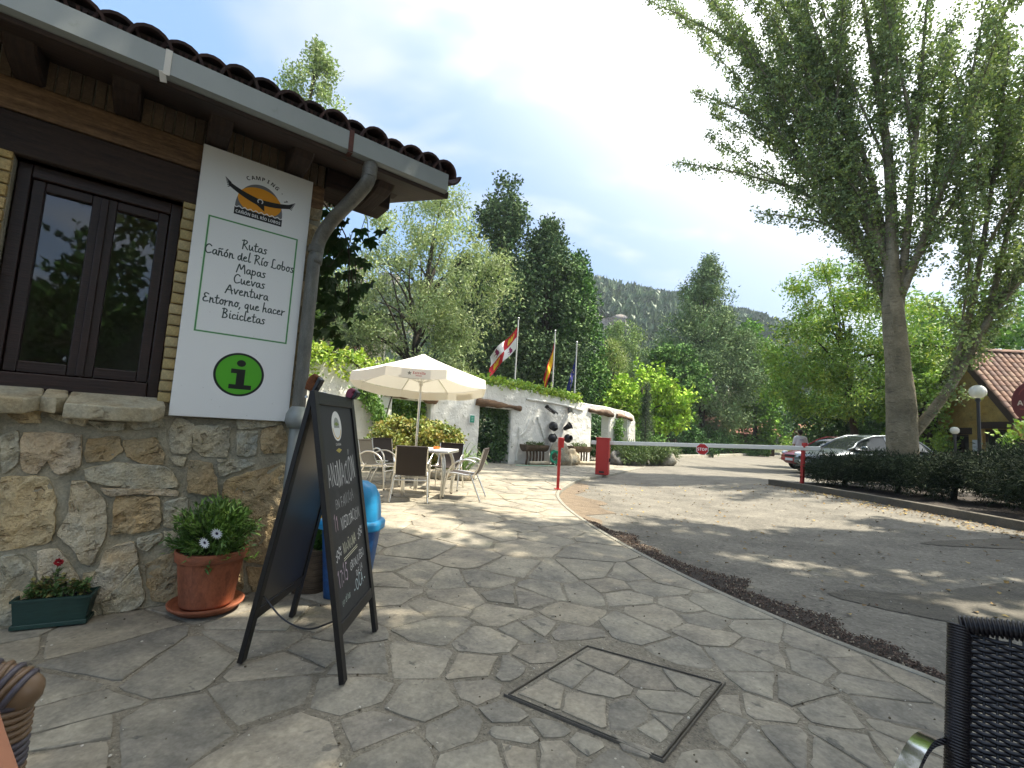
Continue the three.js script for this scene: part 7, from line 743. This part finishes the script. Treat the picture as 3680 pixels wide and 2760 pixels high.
function poplar(label, base, limbs, trunk, tr, seed, o = {}) { // limbs and trunk local to base
  R = rng(seed); const t = thing('white_poplar', label, 'tree', 'great poplars of the drive', base), bark = tm([0.42, 0.38, 0.3], 'bark', 'mottB', 0.37, 0.04), pts = [], tw = [], k = o.k ?? 1, all = limbs.map((l) => ({ l, r: l.r ?? 0.12, main: 1 }));
  { const g = tube(trunk, tr, 40, 70), p = g.attributes.position, tc = new THREE.CatmullRomCurve3(trunk.map((q) => V(...q)), false, 'centripetal'); for (let i = 0; i < p.count; i++) { const y = p.getY(i), c = tc.getPoint(Math.min(1, Math.max(0, (y - trunk[0][1]) / (trunk[trunk.length - 1][1] - trunk[0][1])))), dx = p.getX(i) - c.x, dz = p.getZ(i) - c.z, a = Math.atan2(dz, dx), k = 1 + 0.1 * Math.sin(a * 5 + 0.35 * y + seed) * (0.35 + 0.65 * Math.exp(-y * 0.6)) + 0.07 * noise3(a * 2, y * 0.8, seed) + 0.02 * noise3(a * 9, y * 5, seed); p.setX(i, c.x + dx * k); p.setZ(i, c.z + dz * k); } const w = mergeVertices(clean0(g.clone()), 1e-4); w.computeVertexNormals(); mesh('trunk', uvm(w), bark, t); }
  if (o.fork) for (const { l } of [...all]) { const c = new THREE.CatmullRomCurve3(l.map((p) => V(...p))), len = c.getLength(); for (let i = 0; i < o.fork; i++) { const f = rr(0.18, 0.62), s = c.getPointAt(f), d = c.getTangentAt(f).add(rv().multiplyScalar(0.42)).add(V(0, 0.12, 0)).normalize(), L = len * (1 - f) * rr(0.7, 1.05); all.push({ l: [s, s.clone().addScaledVector(d, L * 0.4).add(V(0, 0.04 * L, 0)), s.clone().addScaledVector(d, L).add(V(0, 0.16 * L, 0))].map((v) => v.toArray()), r: 0.045 }); } }
  for (const { l, r, main } of all) {
    if (o.lift) { const e = l[l.length - 1]; const ez = e[2] + base[2]; if (ez < -2 && e[0] + base[0] < 0.6 - 1.2 * ez && e[1] < 1.2 - 1.15 * ez) continue; } const c = new THREE.CatmullRomCurve3(l.map((p) => V(...p))), len = c.getLength(); if (main) mesh('limb', tube(l, [r * 0.8, 0.014], 9, 26), bark, t); else tw.push(tube(l, [r, 0.008], 5, 10));
    const n = Math.round(len * (o.twigs ?? 6) * k); const low = (x, y, z) => z < -2 && x < 0.6 - 1.2 * z && y < 1.6 - 1.15 * z; /* crowns lifted clear over the drive and paving */ for (let i = 0; i < n; i++) {
      const f = (main ? 0.1 : 0.05) + (main ? 0.9 : 0.95) * Math.pow((i + R()) / n, 0.85), s = c.getPointAt(Math.min(1, f)), d = c.getTangentAt(Math.min(1, f)), L = lerp(1.25, 0.45, f) * rr(0.5, 1.15), dir = d.clone().multiplyScalar(1.0).add(rv().multiplyScalar(0.6)).normalize(), e = s.clone().addScaledVector(dir, L).add(V(0, -0.08 * L, 0)); tw.push(tube([s, s.clone().lerp(e, 0.5).add(V(0, 0.06 * L, 0)), e], [0.011, 0.003], 3, 3)); const q = Math.round(L * (o.dense ?? 6)) + 2; for (let j = 0; j < q; j++) { const p = s.clone().lerp(e, Math.pow(R(), 0.7)).add(rv().multiplyScalar(0.14 * R())); if (!o.lift || !low(p.x + base[0], p.y, p.z + base[2])) pts.push(p); } }
  }
  stuff(mesh('twigs', merge(tw), bark, t)); foliage('crown', o.spray ?? SPR.poplar, LEAFN, pts, o.size ?? [0.8, 1.4], [[0.125, 0.175, 0.058], [0.15, 0.205, 0.065], [0.105, 0.15, 0.054], [0.2, 0.26, 0.065]], t, 0.4); return t;
}
{
  const b = V(12.05, 0.1, -14.15), loc = (p) => [p[0] - b.x, p[1] - b.y, p[2] - b.z], ls = LIMBS.map((l, i) => { const q = l.map(loc); if (i !== 7 && i !== 8 && i !== 13) { const y = 4.3 + (i * 2 % 5) * 0.5; q[0] = [lerp(-0.55, -0.7, (y - 4.2) / 2.4), y, lerp(0.42, 0.58, (y - 4.2) / 2.4)]; } q.r = [0.12, 0.12, 0.15, 0.15, 0.02, 0.16, 0.15, 0.2, 0.13, 0.11, 0.08, 0.12, 0.11, 0.1][i]; return q; });
  poplar('great multi-stemmed poplar with pale bark rising from the hedge', b.toArray(), ls, [[0.1, -0.3, 0], [0.0, 0.4, 0], [-0.15, 1.3, 0.1], [-0.3, 2.6, 0.25], [-0.55, 4.2, 0.42], [-0.7, 5.6, 0.5], ...ls[4].slice(1)], (q) => (q < 0.62 ? lerp(0.44, 0.27, q / 0.62) : lerp(0.27, 0.03, Math.sqrt((q - 0.62) / 0.38))) + 0.3 * Math.exp(-q * 18), 401, { fork: 4, twigs: 5.4, dense: 6, size: [0.9, 1.55] });
  const COARSE = { lift: 1, twigs: 3.6, dense: 3.6, spray: spray(9, 0.32, 0.19, 0.165, 108, 0.5, 0.3), size: [0.8, 1.3] };
  // roadside poplars that stand just out of view and shade the paving
  const fan = (n, h, sp, seed, h0 = 3) => { const o = R; R = rng(seed); const out = []; for (let i = 0; i < n; i++) { const a = i / n * 6.283 + rr(-0.2, 0.2), r = sp * rr(0.6, 1.05), y0 = h0 + rr(0, 2.5), H = h * rr(0.75, 1); const l = [[0, y0, 0], [Math.cos(a) * r * 0.4, lerp(y0, H, 0.4), Math.sin(a) * r * 0.4], [Math.cos(a) * r * 0.75, lerp(y0, H, 0.75), Math.sin(a) * r * 0.75], [Math.cos(a) * r, H, Math.sin(a) * r]]; l.r = 0.12; out.push(l); } R = o; return out; };
  poplar('great poplar beside the camera shading the paving', [6.3, 0, -2.3], [...fan(15, 17, 5.4, 5), ...fan(10, 13, 5.4, 6, 2.6), ...fan(11, 9.5, 5.4, 15, 3), ...[-2.4, -1.2, 0, 1.2, 2.4].map((z) => Object.assign([[0, 3.5, 0], [-1.8, 6, z * 0.4], [-3.6, 8.2, z * 0.8], [-5.4, 9.6, z]], { r: 0.1 }))], [[0, -0.2, 0], [0.05, 3, 0], [0, 7, 0], [0, 11, 0]], [0.45, 0.15], 402, COARSE);
  poplar('great poplar on the bed by the drive shading the road', [11.2, 0.2, -4.2], [...fan(10, 13, 4.4, 7), ...fan(7, 9, 4.4, 8, 2.6), ...[[-2.2, 12, -2.6], [-1.2, 10, -3.2], [0, 9, -2.8], [1, 11, -3], [-1.6, 14, -3.4], [0.4, 13, -3.6], [-2.6, 9.5, -2.2], [-0.6, 7.8, -2.9], [-3, 13, -3], [1.6, 8.5, -2.4]].map(([x, y, z]) => Object.assign([[0, 3.2, 0], [x * 0.4, lerp(3.2, y, 0.45), z * 0.45], [x * 0.8, lerp(3.2, y, 0.8), z * 0.85], [x, y, z]], { r: 0.09 }))], [[0, -0.2, 0], [0.05, 3, 0], [0, 7, 0], [0, 10, 0]], [0.42, 0.14], 403, COARSE);
  poplar('great poplar behind the camera mirrored in the window', [4.4, 0, 3.6], [...fan(12, 13, 4.6, 9), ...fan(5, 8, 3.6, 10, 2)], [[0, -0.2, 0], [0.05, 3, 0], [0, 7, 0], [0, 10, 0]], [0.42, 0.14], 404, { ...COARSE, k: 0.7 });
  tree('locust_tree', 'yellow-green locust tree behind the great poplar trunk', 'tree', { seed: 405, x: 14.6, z: -19.4, lobes: [[-0.6, 6.2, 0, 2.6, 1.6, 2], [-2.2, 5.2, 0.3, 1.9, 1.3, 1.6], [0.6, 4.4, 0, 2.6, 1.4, 2], [-1.6, 3.6, 0.4, 2.2, 1.0, 1.6], [2.6, 6, 0, 2.2, 2, 1.8], [-1.2, 8, 0, 1.6, 1.2, 1.4, 0.6], [4, 4.2, 0.6, 1.8, 1.4, 1.4, 0.7]], clumps: 44, per: 13, clumpR: 0.3, spray: 'fine', size: [0.8, 1.5], cols: [[0.13, 0.23, 0.03], [0.17, 0.28, 0.035], [0.09, 0.17, 0.025], [0.22, 0.28, 0.03]], tr: [0.17, 0.06], trunk: [[0, 0, 0], [-0.2, 2.2, 0], [-0.5, 4.5, 0], [-0.3, 6.5, 0]], limbs: 26 });
  tree('hazel', 'yellow-green hazel branch in front of the house gable', 'tree', { seed: 406, x: 16.0, z: -17.8, lobes: [[0, 4.1, 0, 0.9, 0.5, 0.7], [-0.5, 3.0, 0, 1.0, 1.1, 0.8], [-0.2, 1.6, 0, 1.0, 0.9, 0.8]], clumps: 30, per: 10, spray: 'small', size: [1.6, 2.6], cols: YG });
  tree('dark_holly', 'very dark holly behind the trunk of the great poplar', 'tree', { seed: 407, x: 17.0, z: -23.5, lobes: [[0, 2.6, 0, 1.4, 1.8, 1.3], [-1.6, 2.4, 0, 1.2, 1.3, 1.1], [2, 3, 0, 1.5, 1.8, 1.2]], clumps: 36, per: 12, spray: 'broad', size: [0.7, 1.2], cols: DG });
  for (const [x, z, w, h, sd, lb] of [[8.2, -11.4, 0.78, 0.7, 411, 'dark juniper mound beside the red boom post'], [8.75, -10.5, 0.98, 0.84, 412, 'dark juniper mound against the silver car'], [8.95, -9.4, 1.0, 0.88, 413, 'dark juniper mound at the foot of the poplar'], [9.7, -8.6, 1.1, 1.08, 415, 'tall dark juniper mound before the yellow house'], [8.95, -7.4, 1.05, 1.0, 416, 'dark juniper mound with bare brown stems'], [10.5, -7.3, 1.1, 1.2, 417, 'dark juniper mound behind the bare stems'], [8.6, -6.0, 0.9, 0.82, 418, 'last dark juniper mound along the bed kerb'], [11.8, -9.9, 1.1, 1.1, 419, 'dark juniper mound under the globe lamp']]) tree('juniper_mound', lb, 'shrub', { seed: sd, group: 'juniper mounds on the right bed', x, z, y: ground(x, z) + 0.05, lobes: [[0, h * 0.6, 0, w, h * 0.42, w], [w * 0.4, h * 0.75, 0.2, w * 0.6, h * 0.3, w * 0.6], [-w * 0.4, h * 0.65, -0.2, w * 0.6, h * 0.35, w * 0.6]], clumps: 56, per: 9, shell: 0.25, clumpR: 0.42, spray: 'needle', size: [0.4, 0.85], cols: [[0.009, 0.017, 0.007], [0.014, 0.025, 0.009], [0.024, 0.036, 0.013]], mat: LEAFM, tr: [0.06, 0.03], limbs: 12 });
  tree('flowering_shrub', 'shrub dotted with pale flowers behind the junipers', 'shrub', { seed: 420, x: 13.4, z: -12.2, lobes: [[0, 1.0, 0, 0.8, 0.5, 0.7], [-0.9, 0.9, 0, 0.6, 0.4, 0.6]], clumps: 30, per: 9, spray: 'small', size: [1.0, 1.6], cols: [[0.05, 0.09, 0.03], [0.06, 0.1, 0.03], [0.5, 0.42, 0.4]] });
  tree('golden_shrub', 'yellow-green leafy shrub at the foot of the oval sign', 'shrub', { seed: 421, x: 13.2, z: -11.7, lobes: [[0, 1.6, 0, 0.5, 0.6, 0.5], [0.2, 0.9, 0, 0.6, 0.6, 0.5]], clumps: 24, per: 8, spray: 'small', size: [1.3, 2.2], cols: YG });
}
{ // the hill, its woods and its rock bands
  const ridge = (x) => { const k = [[-260, 56], [-110, 62], [-64, 67], [-20, 75], [20, 79], [38, 78], [78, 72.5], [126, 64.5], [152, 58.5], [175, 47], [220, 30], [300, 18], [420, 14]]; let i = 0; while (i < k.length - 2 && k[i + 1][0] < x) i++; const f = Math.min(1, Math.max(0, (x - k[i][0]) / (k[i + 1][0] - k[i][0]))); return lerp(k[i][1], k[i + 1][1], f * f * (3 - 2 * f) * 0.5 + f * 0.5); };
  const hh = (x, z) => { const d = -z, s = 0.55 * ss(72, 150, d) * 0.55 + 0.7 * ss(100, 258, d); return -2 + Math.min(1, s) * (ridge(x * 255 / Math.max(120, d)) + 2) * (d > 258 ? 1 - 0.25 * ss(258, 330, d) : 1) + 2.2 * fbm(x * 0.03, 1, z * 0.03, 4) * ss(80, 140, d); };
  struct('hill', uvm(sheet((u, v) => { const x = lerp(-300, 440, u), z = lerp(-66, -340, v); return [x, hh(x, z), z]; }, 110, 60)), tm([0.16, 0.155, 0.075], 'grit', 'gritB', 0.05, 0.3));
  R = rng(501); const g = spray(64, 0.95, 0.9, 0.62, 502, 0, 1.1), n = 6500, I = new THREE.InstancedMesh(g, LEAFD, n), M4 = new THREE.Matrix4(), q = new THREE.Quaternion(), e = new THREE.Euler(); let c = 0;
  for (let i = 0; c < n && i < n * 6; i++) { const x = rr(-190, 330), z = -lerp(84, 262, Math.sqrt(R())), d = -z, dn = 0.5 + 1.3 * fbm(x * 0.025, 3, z * 0.025, 3) + 0.35 * ss(110, 190, d); if (R() > dn || (Math.abs(x / d - 0.2) < 0.06 && Math.abs(d - 148) < 9)) continue; const h = rr(3.2, 6.2), w = h * rr(0.42, 0.6); M4.compose(V(x, hh(x, z) + h * 0.55, z), q.setFromEuler(e.set(0, R() * 6.3, 0)), V(w, h * 0.75, w)); I.setMatrixAt(c, M4); const k = rr(0.7, 1.35), b = R(); I.setColorAt(c++, b < 0.75 ? lin(0.046 * k, 0.09 * k, 0.026 * k) : lin(0.08 * k, 0.125 * k, 0.036 * k)); }
  I.count = c; I.name = 'hillside_wood'; stuff(I); tag(I, 'dark juniper wood covering the distant hillside', 'wood'); scene.add(I);
  for (const [x, y, z, w, h, sd, lb] of [[29, 36.5, -149, 13, 5.0, 3, 'upper grey rock band on the hillside'], [31, 30.5, -146, 15, 4.6, 5, 'lower grey rock band on the hillside'], [46, 24, -140, 7, 6, 8, 'grey rock stack low on the hillside'], [-62, 66, -216, 9, 9, 9, 'grey crag on the skyline beside the creeper']]) { const o = tag(mesh('rock_outcrop', warp(new THREE.BoxGeometry(w, h, 7, 22, 10, 8), 1.1, 0.25, sd), tm([0.30, 0.27, 0.25], 'rock', 'rockB', 0.12, 0.4)), lb, 'rock', 'rock bands of the hill'); o.position.set(x, y, z); }
  R = rng(507); const lf = leafGeo([[V(-0.02, 0, 0), V(1, 0.15, 0).normalize(), V(0, 1, 0), 0.045, 0.035, 0.2]]), LL = new THREE.InstancedMesh(lf, LEAFM, 1500); for (let i = 0; i < 1500; i++) { const edge = R() < 0.7, z = rr(-12, -3.5), x = edge ? lerp(7.15, 7.4, ss(-11, -6, z)) - Math.abs(gauss()) * 0.7 : rr(1.5, 7); const k = rr(0.6, 1.3); M4.compose(V(x, ground(x, z) - 0.012, z), q.setFromEuler(e.set(rr(-0.3, 0.3), R() * 6.3, rr(-0.3, 0.3))), V(k, k, k)); LL.setMatrixAt(i, M4); LL.setColorAt(i, R() < 0.6 ? lin(0.2 * k, 0.13 * k, 0.06) : lin(0.34 * k, 0.25 * k, 0.1)); } LL.name = 'dry_leaves'; stuff(LL); tag(LL, 'dry fallen leaves strewn on the drive along the bed kerb', 'leaves'); scene.add(LL);
  R = rng(505); const gr = leafGeo(Array.from({ length: 14 }, () => [V(gauss() * 0.08, 0, gauss() * 0.08), V(gauss() * 0.4, 1, gauss() * 0.4).normalize(), rv(), rr(0.06, 0.15), 0.012])), G2 = new THREE.InstancedMesh(gr, LEAFD, 5000); for (let i = 0; i < 5000; i++) { const t = R(), x = lerp(2, 34, t) - R() * 8, z = lerp(-23.4, -58, t) - R() * 8; const k = rr(0.6, 1.4); M4.compose(V(x, 0.06, z), q.setFromEuler(e.set(0, R() * 6, 0)), V(k, k, k)); G2.setMatrixAt(i, M4); G2.setColorAt(i, lin(0.14 * k, 0.18 * k, 0.04)); } G2.name = 'lawn_grass'; stuff(G2); tag(G2, 'short grass of the lawn beyond the barrier', 'grass'); scene.add(G2);
}
scene.fog = new THREE.FogExp2(0xd8e4f0, 0.0005); // thin summer haze over the hill
renderer.render(scene, camera);
